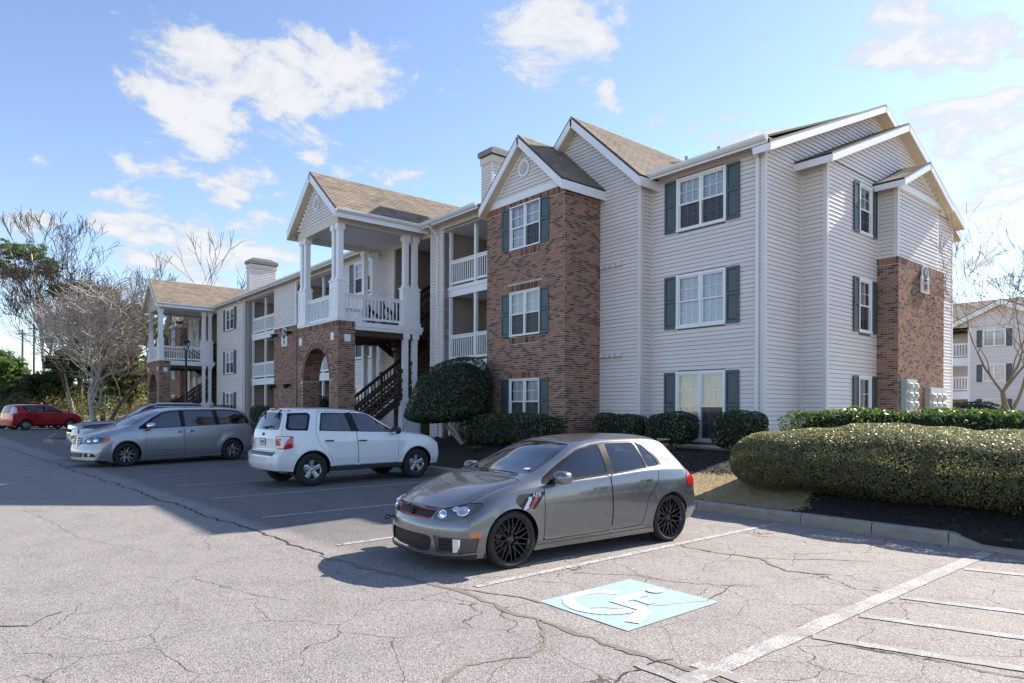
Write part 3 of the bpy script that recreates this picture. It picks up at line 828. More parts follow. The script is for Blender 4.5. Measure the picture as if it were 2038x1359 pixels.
    if shutters:
        for a, c in ((s0 - case - shw, s0 - case - .008), (s1 + case + .008, s1 + case + shw)): shutter(parent, fr, a, c, z0 - case*.9, z1 + case*.8, n0)
    return w
def shutter(parent, fr, a, c, z0, z1, n0):
    mb = MB(); f = .055; zm = z0 + (z1 - z0) * .52; n = n0 + .022
    for lo, hi in ((z0, z0 + f*1.4), (zm - f*.6, zm + f*.6), (z1 - f*1.2, z1)): fr.box(mb, a, c, lo, hi, n, n + .028)
    fr.box(mb, a, a + f, z0 + f*1.4, z1 - f*1.2, n, n + .0275); fr.box(mb, c - f, c, z0 + f*1.4, z1 - f*1.2, n, n + .0275)
    s = mb.build('shutter', 'shutter_green', parent)
    for lo, hi in ((z0 + f*1.4, zm - f*.6), (zm + f*.6, z1 - f*1.2)):
        q = MB(); fr.box(q, a + f, c - f, lo, hi, n, n + .008)
        A = [fr.P(a+f+.006, lo+.006, n+.008), fr.P(c-f-.006, lo+.006, n+.008), fr.P(c-f-.006, hi-.006, n+.008), fr.P(a+f+.006, hi-.006, n+.008)]
        B = [fr.P(a+f+.035, lo+.035, n+.020), fr.P(c-f-.035, lo+.035, n+.020), fr.P(c-f-.035, hi-.035, n+.020), fr.P(a+f+.035, hi-.035, n+.020)]
        q.add(A + B, [[4,5,6,7]] + [[i, (i+1) % 4, (i+1) % 4 + 4, i+4] for i in range(4)])
        q.build('shutter_panel', 'shutter_green', s)
def railing(parent, p0, p1, z0, z1, step=.125, bal=.034, mat='white_trim', objs=True, skipend=.06):
    p0, p1 = Vector(p0), Vector(p1); d = p1 - p0; l = d.length; u = d.normalized(); n = Vector((-u.y, u.x, 0))
    mb = MB(); zv = Vector((0, 0, 1))
    B = lambda zz, h, w: mb.obox(Vector((p0.x, p0.y, zz)) - n*w/2, u*l, n*w, zv*h)
    B(z1 - .04, .04, .11); B(z1 - .13, .088, .045); B(z0, .085, .05)
    r = mb.build('railing', mat, parent)
    k = max(2, int((l - 2*skipend) / step)); me = None; j = MB()
    for i in range(k + 1):
        q = p0 + u * (skipend + (l - 2*skipend) * i / k)
        if objs:
            if me is None:
                b = MB(); b.box(-bal/2, -bal/2, z0 + .085, bal/2, bal/2, z1 - .13); o = b.build('baluster', mat, r); me = o.data
            else: o = link('baluster', me, None, r)
            o.location = (q.x, q.y, 0); o.rotation_euler = (0, 0, math.atan2(u.y, u.x))
        else: j.obox(Vector((q.x, q.y, z0 + .085)) - u*bal/2 - n*bal/2, u*bal, n*bal, zv*(z1 - .215 - z0))
    if not objs: j.build('baluster', mat, r, kind='stuff')
    return r
def gable(parent, k, face, sc, hw, ze, zr, depth, shing='', rake=.2, soffit=.3, d0=0.0, name='gable_roof', thick=.05):
    """pitched roof with its gable on a wall plane; s across, d back from the face, z up"""
    G = (lambda s, d, z: Vector((s, face + d, z))) if k == 'F' else (lambda s, d, z: Vector((face - d, s, z)))
    Ls = math.hypot(hw, zr - ze); mb = MB(); out = None
    for sg in (-1, 1):
        a, b_ = G(sc + sg*hw, 0, ze), G(sc, 0, zr); dv = G(0, depth, 0) - G(0, 0, 0)
        up = (b_ - a); nrm = up.cross(dv).normalized()
        if nrm.z < 0: nrm = -nrm
        mb.obox(a - nrm*thick, dv, up, nrm*thick)
    w = mb.build(name, 'drip_edge', parent)
    for sg in (-1, 1):
        a, b_ = G(sc + sg*hw, 0, ze), G(sc, 0, zr); dv = (G(0, depth, 0) - G(0, 0, 0)); up = (b_ - a).normalized(); du = dv.normalized()
        nrm = up.cross(dv).normalized()
        if nrm.z < 0: nrm = -nrm
        key = 'r' if sg > 0 else 'l'
        if key in shing:
            nr = int(Ls / .142); ex = Ls / nr; cw = .30; tilt = (up * ex * 1.06 - nrm * .011)
            for i in range(nr):
                x = -cw * (.5 if i % 2 else 0) * random.uniform(.8, 1.2)
                while x < depth:
                    x0, x1 = max(0, x), min(depth, x + cw)
                    if x1 - x0 > .03: piece('shingle', w, a + up*(ex*i) + du*(x0 + .004) + nrm*.012, du*(x1-x0-.008), tilt, nrm*.009, 'shingle', rnd=random.random())
                    x += cw
        else:
            m2 = MB(); m2.obox(a + nrm*.002, dv, up*Ls, nrm*.014); m2.build('shingle_slope', 'shingle', w)
        # rake board and eave board
        m3 = MB(); face0 = -.002
        o0 = G(sc + sg*hw, 0, ze) - nrm*(thick + .001); e0 = G(sc, 0, zr) - nrm*(thick + .001)
        fwd = -(G(0, 1, 0) - G(0, 0, 0))
        dn = Vector((0, 0, -rake / max(.3, abs(up.dot(Vector((0, 0, 1)))**0 * (hw / Ls)))))
        m3.prism([o0 + fwd*.02, e0 + fwd*.02, e0 + fwd*.02 + dn, o0 + fwd*.02 + dn], -fwd*.035)
        ed = G(sc + sg*hw, 0, 0) - G(sc, 0, 0); ed.normalize()
        m3.obox(o0 - fwd*.015 + dn*.98, dv + fwd*.015, ed*.03, -dn*.98)
        m3.build('fascia', 'white_trim', w)
        # soffit under the overhang
        m4 = MB(); s0 = o0 + dn*.9; s1 = e0 + dn*.9
        m4.prism([s0 - fwd*.015, s1 - fwd*.015, s1 - fwd*soffit, s0 - fwd*soffit], Vector((0, 0, .012)))
        m4.build('soffit', 'soffit', w)
    return w
def round_vent(parent, fr, s, z, rx, rz, n):
    mb = MB(); k = 28
    ring = lambda q, nn: [fr.P(s + rx*q*math.cos(2*math.pi*i/k), z + rz*q*math.sin(2*math.pi*i/k), nn) for i in range(k)]
    A, B, D = ring(1, n), ring(1, n + .05), ring(.78, n + .05); E = ring(.76, n + .012)
    mb.add(A + B + D + E, [[i, (i+1) % k, (i+1) % k + k, i+k] for i in range(k)] + [[i+k, (i+1) % k + k, (i+1) % k + 2*k, i+2*k] for i in range(k)] + [[i+2*k, (i+1) % k + 2*k, (i+1) % k + 3*k, i+3*k] for i in range(k)] + [[3*k+i for i in range(k)]])
    v = mb.build('round_vent', 'white_trim', parent); sl = MB()
    for i in range(-5, 6):
        zz = z + i * rz * .13; hw = rx * .74 * math.sqrt(max(0, 1 - (i * .13 / .76) ** 2))
        if hw > .03: sl.obox(fr.P(s - hw, zz, n + .014), fr.U*2*hw, Vector((0, 0, -.03)) + fr.Nn*.03, Vector((0, 0, .008)) + fr.Nn*.008)
    sl.build('louvre', 'white_trim', v)
def gutter(parent, p0, p1, out):
    p0, p1, out = Vector(p0), Vector(p1), Vector(out); z = Vector((0, 0, 1))
    pr = [p0, p0 + out*.08, p0 + out*.125 + z*.06, p0 + out*.125 + z*.12, p0 + out*.11 + z*.12, p0 + out*.11 + z*.065, p0 + out*.075 + z*.015, p0 + out*.012 + z*.015, p0 + out*.012 + z*.13, p0 + z*.13]
    mb = MB(); mb.prism(pr, p1 - p0); return mb.build('gutter', 'gutter_white', parent)
def downspout(parent, x, y, z0, z1, out=.3):
    mb = MB(); w = .085
    mb.box(x - w/2, y - .09, z0 + .12, x + w/2, y - .025, z1 - .35)
    mb.obox((x - w/2, y - .09, z1 - .36), (w, 0, 0), (0, .065, 0), (0, -out + .09, .26)); mb.obox((x - w/2, y - out, z1 - .11), (w, 0, 0), (0, .065, 0), (0, 0, .14))
    mb.obox((x - w/2, y - .09, z0 + .125), (w, 0, 0), (0, .065, 0), (0, -.18, -.10))
    for z in (z0 + 1.2, z0 + 4.2): mb.box(x - w/2 - .012, y - .094, z, x + w/2 + .012, y - .02, z + .03)
    return mb.build('downspout', 'gutter_white', parent)
def square_column(parent, cx, cy, z0, z1, w=.19):
    mb = MB(); h = w/2
    mb.box(cx-h, cy-h, z0 + .1, cx+h, cy+h, z1 - .22); mb.box(cx-h-.025, cy-h-.025, z0, cx+h+.025, cy+h+.025, z0 + .1)
    mb.box(cx-h-.02, cy-h-.02, z1 - .22, cx+h+.02, cy+h+.02, z1 - .18); mb.box(cx-h-.045, cy-h-.045, z1 - .18, cx+h+.045, cy+h+.045, z1)
    return mb.build('column', 'white_trim', parent)
def plinth(parent, x0, x1, y0, y1, z0, z1):
    mb = MB(); mb.box(x0, y0, z0 + .14, x1, y1, z1 - .05); mb.box(x0-.03, y0-.03, z1-.05, x1+.03, y1+.03, z1); mb.box(x0-.025, y0-.025, z0, x1+.025, y1+.025, z0+.14)
    p = mb.build('plinth', 'white_trim', parent); q = MB(); m = .16
    # raised panel outlines on the two faces seen
    def outl(fr, a, c):
        lo, hi = z0 + .38, z1 - .28
        if c - a < .15: return
        for (s0, s1, za, zb) in ((a, c, lo, lo+.02), (a, c, hi-.02, hi), (a, a+.02, lo+.02, hi-.02), (c-.02, c, lo+.02, hi-.02)): fr.box(q, s0, s1, za, zb, 0, .016)
    outl(Fr('F', y0), x0 + m*.8, x1 - m*.8); outl(Fr('R', x1), y0 + m*.8, y1 - m*.8)
    if q.v: q.build('panel_moulding', 'white_trim', p)
    return p

F1, F2, F3, ZG = .78, 3.50, 6.25, .62
def floors(z): return [z, z + 2.735, z + 5.47]
bld = thing('apartment_building', (-30, 18, .6), 'long grey three storey apartment building with brick tower and two gabled porches', 'building')

# ---- right block -------------------------------------------------
FW = Fr('F', 15.774); XA, XB = -12.548, -8.97
wz = [(1.33, 2.80), (4.07, 5.53), (6.86, 8.25)]
wz = [(.93, 2.745), (4.11, 5.485), (6.86, 8.22)]
ws = (-11.57, -10.12)
holes = [(ws[0]-.04, ws[1]+.04, a-.04, c+.04) for a, c in wz]
siding(bld, FW, XA, XB, ZG + .1, 8.56, holes)
for (a, c), bl, sc_ in zip(wz, ('curtain', 'full', 'full'), ((1,), (), (0, 1))): window(bld, FW, *ws, a, c, 2, bl, .02, screens=sc_)
mb = MB(); mb.box(XA, 15.70, ZG - .3, XB + .03, 15.80, ZG + .1); mb.build('foundation', 'concrete_pale', bld)
EA = Fr('R', XB)
ridgeY, ridgeZ, eaveZ = 22.35, 11.33, 8.40
def main_ext(z):
    if z < 8.56: return (15.774, 28.9)
    k = (z - 8.52) / (ridgeZ - .12 - 8.52)
    return (15.55 + (ridgeY - 15.55) * k, 29.1 - (29.1 - ridgeY) * k) if k < .985 else None
siding(bld, EA, 15.774, 28.9, ZG + .1, 11.15, ext=lambda z: ((15.774, 17.64) if z < 8.35 else main_ext(z)))
EB = Fr('R', -8.266)
ez = [(.90, 2.66), (4.03, 5.43), (6.82, 8.10)]
es = (19.58, 20.28)
siding(bld, Fr('F', 17.64), XB, -8.266, ZG + .1, 8.42)
def b_ext(z):
    if z < 8.42: return (17.64, 27.15)
    k = (z - 8.42) / (10.38 - 8.42)
    return (17.5 + (22.32 - 17.5) * k, 27.3 - (27.3 - 22.32) * k) if k < .97 else None
eh = [(es[0]-.04, es[1]+.04, a-.04, c+.04) for a, c in ez]
siding(bld, EB, 17.64, 27.15, ZG + .1, 8.42, eh)
siding(bld, EB, 17.64, 27.15, 8.42, 10.36, ext=b_ext)
for (a, c), bl, sc_ in zip(ez, ('full', 'low', 'upper'), ((), (0,), (0,))): window(bld, EB, *es, a, c, 1, bl, .02, grid=(2, 2), shw=.33, screens=sc_)
# brick bay with the small gable above
BY0, BY1 = 20.82, 24.05
siding(bld, Fr('F', BY0), -8.266, -7.72, 6.2, 8.34)
siding(bld, Fr('R', -7.72), BY0, BY1, 6.2, 8.36)
def s_ext(z):
    k = (z - 8.36) / (9.10 - 8.36)
    return (20.9 + (22.42 - 20.9) * k, 23.95 - (23.95 - 22.42) * k) if k < .95 else None
siding(bld, Fr('R', -7.72), BY0, BY1, 8.36, 9.08, ext=s_ext)
bricks(bld, Fr('F', BY0 - .03), -8.266, -7.67, ZG, 6.19)
bricks(bld, Fr('R', -7.67), BY0 - .03, 24.45, ZG, 6.19)
mb = MB(); mb.box(-8.3, 24.05, ZG, -7.675, 24.45, 6.185); mb.build('brick_core', 'mortar', bld)
mb = MB(); mb.box(-8.27, BY1, 6.19, -7.73, BY1 + .01, 8.36); mb.build('bay_side', 'siding', bld)
gable(bld, 'R', -8.62, ridgeY, ridgeY - 15.38, eaveZ, ridgeZ, .45, '', .17, .34)
gable(bld, 'R', -7.95, 22.32, 5.08, 8.38, 10.52, 1.1, 'l', .17, .32)
gable(bld, 'R', -7.40, 22.42, 1.98, 8.30, 9.20, .95, 'l', .15, .30)
mb = MB()
Fr('R', -7.70).box(mb, 20.72, 24.1, 8.16, 8.34, 0, .05); mb.build('frieze_board', 'white_trim', bld)
# corner boards
mb = MB(); zc0 = ZG + .1
for fr, s, zt in ((FW, XB, 8.5), (FW, XA, 8.5), (Fr('F', 17.64), -8.266, 8.35), (Fr('F', BY0), -7.72, 8.3)):
    zz = 6.2 if s == -7.72 else zc0
    if s == XA: mb.box(s - .001, fr.c - .045, zz, s + .045, fr.c, zt)
    else: mb.box(s - .085, fr.c - .028, zz, s + .028, fr.c + .085, zt)
    mb.build('corner_board', 'corner_board', bld); mb = MB()
for x, y, z0_, z1_ in ((XB, 17.64, zc0, 8.35), (-8.266, BY0, 6.2, 8.3)): mb.box(x, y - .045, z0_, x + .045, y, z1_); mb.build('corner_board', 'corner_board', bld); mb = MB()
mb.box(-8.266, 27.07, zc0, -8.238, 27.178, 8.4)
mb.build('corner_board', 'corner_board', bld)
# soffit, fascia and gutter of the right block
mb = MB(); mb.box(XA - .3, 15.36, 8.50, -8.68, 15.79, 8.52); mb.build('soffit', 'soffit', bld)
mb = MB(); mb.box(-12.30, 15.335, 8.36, -8.66, 15.36, 8.56); mb.build('fascia', 'white_trim', bld)
gutter(bld, (-12.30, 15.335, 8.42), (-8.66, 15.335, 8.42), (0, -1, 0))
downspout(bld, -9.13, 15.774, ZG, 8.55, .42)

# ---- big gable and tower ------------------------------------------
YG = 15.26; FG = Fr('F', YG)
def g_ext(z):
    if z < 8.35: return (-14.13, XA)
    k = (z - 8.35) / (10.86 - 8.35)
    return (-17.75 + (-15.13 + 17.75) * k, XA + .1 + (-15.13 - XA - .1) * k) if k < .97 else None
siding(bld, FG, -17.8, XA, ZG + .1, 10.84, ext=g_ext)
siding(bld, Fr('R', XA), YG, 15.774, ZG + .1, 8.5)
mb = MB(); mb.box(XA - .085, YG - .028, ZG + .1, XA + .028, YG + .085, 8.45); mb.build('corner_board', 'corner_board', bld)
gable(bld, 'F', 14.92, -15.10, 2.80, 8.44, 11.02, 7.2, 'r', .20, .34)
FT = Fr('F', 13.72); TX0, TX1 = -17.86, -14.13
tz = [(1.30, 2.66), (4.10, 5.44), (6.87, 8.19)]
ts = (-16.62, -15.24)
th = [(ts[0]-.05, ts[1]+.05, a-.07, c+.05) for a, c in tz]
bricks(bld, FT, TX0, TX1, ZG, 8.36, th, soldiers=[(ts[0]-.12, ts[1]+.12, c+.06) for a, c in tz[:2]] + [(ts[0]-.05, ts[1]+.05, a-.28) for a, c in tz])
bricks(bld, Fr('R', TX1), 13.72, YG, ZG, 8.36)
for (a, c), bl, sc_ in zip(tz, ('full', 'curtain', 'full'), ((0, 1), (0, 1), (1,))): window(bld, FT, *ts, a, c, 2, bl, -.02, grid=(2, 2), case=.04, shw=.40, screens=sc_)
gable(bld, 'F', 13.42, -15.94, 2.03, 8.44, 10.30, 1.86, 'rl', .20, .32)
FT2 = Fr('F', 13.74)
def t_ext(z):
    k = (z - 8.5) / (10.02 - 8.5)
    return (-17.6 + 1.66 * k, -14.28 - 1.66 * k) if k < .97 else None
siding(bld, FT2, TX0, TX1, 8.5, 10.0, ext=t_ext)
mb = MB(); FT2.box(mb, TX0 - .02, TX1 + .02, 8.36, 8.58, 0, .06); mb.build('frieze_board', 'white_trim', bld)
round_vent(bld, FT2, -15.95, 9.33, .26, .27, .02)
def dentils(fr, sc, hw, zb, zt, inset, n):
    mb = MB()
    for sg in (-1, 1):
        a = fr.P(sc + sg*(hw - inset), zb, 0); b_ = fr.P(sc, zt, 0)
        mb.prism([a, b_, b_ - Vector((0, 0, .17)), a - fr.U*sg*.17], fr.Nn*.045)
        for i in range(n):
            p = a + (b_ - a) * ((i + .5) / n)
            mb.obox(p - fr.U*.03 + fr.Nn*.045 - Vector((0, 0, .09)), fr.U*.06, fr.Nn*.05, Vector((0, 0, .07)))
    return mb
dentils(FT2, -15.95, 1.80, 8.50, 10.06, .05, 13).build('rake_moulding', 'white_trim', bld)
dentils(Fr('R', -7.72), 22.42, 1.62, 8.34, 9.05, .05, 7).build('rake_moulding', 'white_trim', bld)
mb = MB()
for z in (6.03, 3.32):
    for i in range(4):
        x = -14.02 + i * .22
        mb.prism([(x, YG - .015, z), (x, YG - .15, z), (x, YG - .13, z + .10), (x, YG - .015, z + .13)], (.15, 0, 0)); mb.build('vent_hood', 'corner_board', bld); mb = MB()
for (px_, py_) in ((1366, 320), (1430.5, 301)):
    p = on_y(px_, py_, 17.6); mb.tube((p.x, p.y, 8.5), (p.x, p.y, p.z + .14), .05, n=10); mb.build('vent_pipe', 'grey_metal', bld); mb = MB()

# ---- left wing: repeated bay ---------------------------------------
YF = 13.75; FL = Fr('F', YF)
def balcony(x0, x1, post, yb=14.0, deep=1.75, door=True, objs=True, ground_rail=True):
    fb = Fr('F', yb + deep)
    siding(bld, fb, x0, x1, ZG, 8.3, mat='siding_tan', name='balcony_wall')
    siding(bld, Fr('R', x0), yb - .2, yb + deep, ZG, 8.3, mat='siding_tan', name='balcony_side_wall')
    for fz in (F1, F2, F3):
        up = fz + 2.735 if fz < 6 else 8.36
        if fz > 1:
            mb = MB(); mb.box(x0, yb, fz - .40, x1, yb + .05, fz - .16); mb.box(x0, yb - .035, fz - .16, x1, yb + .05, fz - .03); mb.box(x0, yb + .05, fz - .30, x1, yb + deep, fz - .02)
            mb.build('balcony_deck', 'white_trim', bld)
            mb = MB(); mb.box(x0 + .01, yb + .06, fz - .32, x1 - .01, yb + deep - .03, fz - .302); mb.build('balcony_ceiling', 'ceiling_white', bld)
        pm = MB(); top = (up - .40) if fz < 6 else 8.32
        for px_ in (x0 + .09, post): pm.box(px_ - .055, yb + .01, fz - .03, px_ + .055, yb + .12, top)
        pm.build('balcony_post', 'white_trim', bld)
        if fz > 1 or ground_rail:
            for a, c in ((x0 + .15, post - .055), (post + .055, x1 - .01)): railing(bld, (a, yb + .065, 0), (c, yb + .065, 0), fz + .06, fz + .94, objs=objs)
        if door:
            dm = MB(); dx = x0 + .85
            fb.box(dm, dx, dx + .08, fz, fz + 2.12, .01, .06); fb.box(dm, dx + .98, dx + 1.06, fz, fz + 2.12, .01, .06); fb.box(dm, dx + .08, dx + .98, fz + 2.04, fz + 2.12, .01, .055); fb.box(dm, dx + .08, dx + .98, fz, fz + 2.04, .005, .035)
            dm.build('door', 'door_white', bld)
    mb = MB(); mb.box(x0, yb - .22, 8.27, x1, yb + deep, 8.29); mb.build('balcony_ceiling', 'ceiling_white', bld)
    mb = MB(); mb.box(x0, yb + .01, 8.29, x1, yb + .12, 8.52); mb.build('frieze_board', 'cream_trim', bld)
def wall_l(x0, x1, wins, z0=ZG + .1, z1=8.5, units=2, grid=(3, 2), blinds=('upper', 'full', 'full')):
    zz = [(1.22, 2.66), (3.99, 5.36), (6.86, 8.16)]
    h = [(wins[0]-.04, wins[1]+.04, a-.04, c+.04) for a, c in zz]
    siding(bld, FL, x0, x1, z0, z1, h)
    for (a, c), bl in zip(zz, blinds): window(bld, FL, *wins, a, c, units, bl, .02, grid=grid, shw=.42, screens=range(units))
    mb = MB()
    for x in (x0, x1): mb.box(x - (.0 if x == x0 else .085), YF - .028, z0, x + (.085 if x == x0 else .028), YF + .05, z1); mb.build('corner_board', 'corner_board', bld); mb = MB()
balcony(-20.60, TX0, -18.95)
siding(bld, FL, -21.37, -20.60, ZG + .1, 8.5); siding(bld, Fr('R', -20.60), YF, 14.2, ZG + .1, 8.5)
mb = MB(); mb.box(-21.39, YF - .028, ZG, -21.30, YF + .06, 8.5); mb.build('corner_board', 'corner_board', bld); mb = MB(); mb.box(-20.68, YF - .028, ZG, -20.572, YF + .06, 8.5); mb.build('corner_board', 'corner_board', bld)
downspout(bld, -20.86, YF, ZG, 8.5, .40)
wall_l(-28.87, -24.15, (-27.60, -26.15), blinds=('full', 'full', 'upper'))
balcony(-34.45, -28.87, -31.7, objs=False)
# brick panel with the house number, siding above it
bricks(bld, FL, -37.64, -34.45, ZG, 6.12); siding(bld, FL, -37.64, -34.45, 6.14, 8.5)
bricks(bld, Fr('R', -34.45), YF, 14.1, ZG, 6.12); siding(bld, Fr('R', -34.45), YF, 14.1, 6.14, 8.5)
mb = MB(); mb.box(-37.66, YF - .05, 6.12, -34.43, YF + .02, 6.17); mb.box(-34.53, YF - .028, 6.17, -34.42, YF + .06, 8.5); mb.build('trim_band', 'white_trim', bld)
balcony(-42.10, -37.64, -39.85, door=False, objs=False)
wall_l(-48.40, -42.68, (-46.35, -44.75), blinds=('upper', 'full', 'none'), grid=(2, 2))
siding(bld, Fr('R', -42.68), YF, 14.2, ZG + .1, 8.5)
downspout(bld, -42.95, YF, ZG, 8.5, .40)
wall_l(-56.0, -51.15, (-54.2, -53.0), blinds=('full', 'full', 'full'))
balcony(-57.77, -56.0, -56.9, yb=14.4, door=False, objs=False)
bricks(bld, Fr('F', 13.6), -61.6, -57.77, ZG, 8.30, [(-60.55, -59.25, a-.05, c+.05) for a, c in tz]); bricks(bld, Fr('R', -57.77), 13.6, 14.6, ZG, 8.30)
for a, c in tz: window(bld, Fr('F', 13.6), -60.5, -59.3, a, c, 2, 'upper', -.02, grid=(2, 2), case=.04)
gable(bld, 'F', 13.25, -59.7, 2.15, 8.36, 10.2, 2.5, 'r', .2, .32)
siding(bld, Fr('F', 13.62), -61.5, -57.9, 8.32, 9.9, ext=lambda z: ((-61.5 + (z-8.32)*1.1, -57.9 - (z-8.32)*1.1) if z < 9.85 else None))
mb = MB(); mb.box(-61.62, 13.55, 8.28, -57.75, 13.62, 8.48); mb.build('frieze_board', 'white_trim', bld)
# roofs of the long wing and the right block, eaves and gutters
mb = MB()
RZ = 11.30
mb.obox((-61.8, 13.36, 8.60), (43.9, 0, 0), (0, ridgeY - 13.36, RZ - 8.60), (0, 0, -.06)); mb.obox((-17.9, 15.40, 8.60 + 2.04*(RZ - 8.60)/(ridgeY - 13.36)), (3.7, 0, 0), (0, ridgeY - 15.40, (RZ - 8.60)*(ridgeY - 15.40)/(ridgeY - 13.36)), (0, 0, -.06)); mb.obox((-61.8, ridgeY, RZ), (53.0, 0, 0), (0, 6.9, RZ - 14.15), (0, 0, -.06))
mb.obox((-14.5, 15.36, 8.56), (5.82, 0, 0), (0, ridgeY - 15.36, RZ - 8.56), (0, 0, -.055))
mb.build('main_roof', 'shingle', bld)
mb = MB(); mb.box(-61.8, 28.6, ZG, -9, 28.9, 8.5); mb.box(-61.8, 14.8, ZG, -61.6, 28.6, 8.5); mb.build('rear_wall', 'siding', bld)
for a, c in ((-50.05, -25.98), (-21.50, -17.95), (-57.5, -53.2)):
    mb = MB(); mb.box(a, 13.38, 8.50, c, YF + .05, 8.52); mb.build('soffit', 'soffit', bld)
    mb = MB(); mb.box(a, 13.35, 8.46, c, 13.38, 8.62); mb.build('fascia', 'white_trim', bld)
    gutter(bld, (a, 13.35, 8.52), (c, 13.35, 8.52), (0, -1, 0))
    mb = MB(); mb.box(a, YF - .02, 8.34, c, YF + .28, 8.50); mb.build('frieze_board', 'cream_trim', bld)

# ---- porches --------------------------------------------------------
def porch(dx, detail):
    X0, X1, Y0 = -25.50 + dx, -21.95 + dx, 10.25
    xc = (X0 + X1) / 2; ZB = 4.84; YT = 10.92
    # brick arch
    ac, ar, az = xc - .08, 1.20, 2.78
    arc = [(ac + ar*math.cos(a), az + ar*math.sin(a)) for a in [math.pi * i / 16 for i in range(17)]]
    outline = [(X0, ZB), (X0, .1), (ac - ar, .1)] + arc[::-1] + [(ac + ar, .1), (X1, .1), (X1, ZB)]
    mb = MB(); n = len(outline)
    P0 = [Vector((x, Y0, z)) for x, z in outline]; P1 = [Vector((x, YT, z)) for x, z in outline]
    def strip(a, c):
        for s in (0, 1):
            q = [Vector((v.x, (Y0, YT)[s], v.z)) for v in (a[0], a[1], c[1], c[0])]
            mb.add(q, [[0, 1, 2, 3]] if s == 0 else [[3, 2, 1, 0]])
    Vv = lambda x, z: Vector((x, 0, z))
    strip((Vv(X0, .1), Vv(ac-ar, .1)), (Vv(X0, ZB), Vv(ac-ar, ZB))); strip((Vv(ac+ar, .1), Vv(X1, .1)), (Vv(ac+ar, ZB), Vv(X1, ZB)))
    for (xa, za), (xb, zb) in zip(arc[::-1][:-1], arc[::-1][1:]): strip((Vv(xa, za), Vv(xb, zb)), (Vv(xa, ZB), Vv(xb, ZB)))
    for i in range(n): j = (i + 1) % n; mb.add([P0[i], P0[j], P1[j], P1[i]], [[0, 1, 2, 3]])
    w = mb.build('brick_arch', 'mortar', bld)
    skip = lambda s, z: (abs(s - ac) < ar + .01 and z < az) or math.hypot(s - ac, z - az) < ar + .22
    fr = Fr('F', Y0)
    bricks(bld, fr, X0, X1, .1, ZB, (), True, skip=lambda s, z: skip(s, z) if z > az - .1 else abs(s - ac) < ar + .02, wall=w)
    bricks(bld, Fr('R', X1), Y0, YT, .1, ZB, (), True, wall=w)
    nv = 54
    for i in range(nv):
        a0, a1 = math.pi * i / nv, math.pi * (i + .86) / nv
        for r0, r1 in ((ar + .005, ar + .105), (ar + .112, ar + .212)):
            o = Vector((ac + r0*math.cos(a0), Y0, az + r0*math.sin(a0)))
            piece('brick', w, o, Vector((ac + r1*math.cos(a0), Y0, az + r1*math.sin(a0))) - o, Vector((ac + r0*math.cos(a1), Y0, az + r0*math.sin(a1))) - o, Vector((0, -.014, 0)), 'brick')
        for y in (Y0, Y0 + .34):
            o = Vector((ac + ar*math.cos(a0), y + .005, az + ar*math.sin(a0))); q = Vector((ac + ar*math.cos(a1), y + .005, az + ar*math.sin(a1)))
            piece('brick', w, o, Vector((0, .325, 0)), q - o, Vector((-math.cos(a0), 0, -math.sin(a0))) * .012, 'brick')
    frl = Fr('R', ac - ar)
    bricks(bld, frl, Y0, YT, .1, az, (), False, wall=w)
    mb = MB()
    for (f_, s, z) in ((fr, X0 + .28, 4.30), (fr, X1 - .42, 4.30), (Fr('R', X1), Y0 + .36, 4.24)): f_.box(mb, s - .11, s + .13, z - .13, z + .13, 0, .02)
    mb.build('stone_block', 'white_trim', w)
    # upper deck
    mb = MB(); mb.box(X0, YT, 4.56, X1, 13.72, ZB - .03); mb.box(X0 - .03, YT, ZB - .16, X1 + .03, 13.75, ZB); mb.box(X0, Y0 - .01, ZB, X1 + .01, YT + .02, ZB + .05)
    mb.build('porch_deck', 'white_trim', bld)
    mb = MB(); mb.box(X0 + .05, YT, 4.53, X1 - .05, 13.72, 4.555)
    for i in range(9): mb.box(X0 + .1 + i*.42, YT, 4.34, X0 + .15 + i*.42, 13.6, 4.53)
    mb.build('deck_underside', 'dark_wood', bld)
    zp = 6.30
    plinth(bld, X0 + .0, X0 + .70, Y0 + .0, Y0 + .28, ZB + .05, zp); plinth(bld, X1 - .70, X1, Y0, Y0 + .28, ZB + .05, zp)
    plinth(bld, X1 - .28, X1, 12.88, 13.62, ZB, zp); plinth(bld, X0, X0 + .28, 12.88, 13.62, ZB, zp)
    for x in (X0 + .18, X0 + .54, X1 - .52, X1 - .15): square_column(bld, x, Y0 + .14, zp, 8.26)
    for x in (X1 - .14, X0 + .14):
        for y in (13.05, 13.45):
            square_column(bld, x, y, zp, 8.26); square_column(bld, x, y, 2.02, 4.56)
        plinth(bld, x - .14, x + .14, 12.85, 13.66, .4, 2.02)
    railing(bld, (X1 - .12, Y0 + .28, 0), (X1 - .12, 12.88, 0), ZB + .1, ZB + 1.0, .14, objs=detail)
    railing(bld, (X0 + .70, Y0 + .14, 0), (X1 - .70, Y0 + .14, 0), ZB + .12, ZB + 1.0, .13, objs=detail)
    railing(bld, (X0 + .12, Y0 + .28, 0), (X0 + .12, 12.88, 0), ZB + .1, ZB + 1.0, .14, objs=False)
    # beams, ceiling, roof
    mb = MB(); mb.box(X0, Y0 - .01, 8.26, X1, Y0 + .27, 8.56); mb.box(X1 - .27, Y0 + .27, 8.26, X1, 13.9, 8.54); mb.box(X0, Y0 + .27, 8.26, X0 + .27, 13.9, 8.54)
    mb.build('porch_beam', 'cream_trim', bld)
    mb = MB(); mb.box(X0 + .27, Y0 + .27, 8.40, X1 - .27, 17.5, 8.42); mb.build('porch_ceiling', 'ceiling_white', bld)
    gable(bld, 'F', 9.95, xc, 2.20, 8.66, 10.46, 7.6, 'r', .22, .32)
    mb = MB()
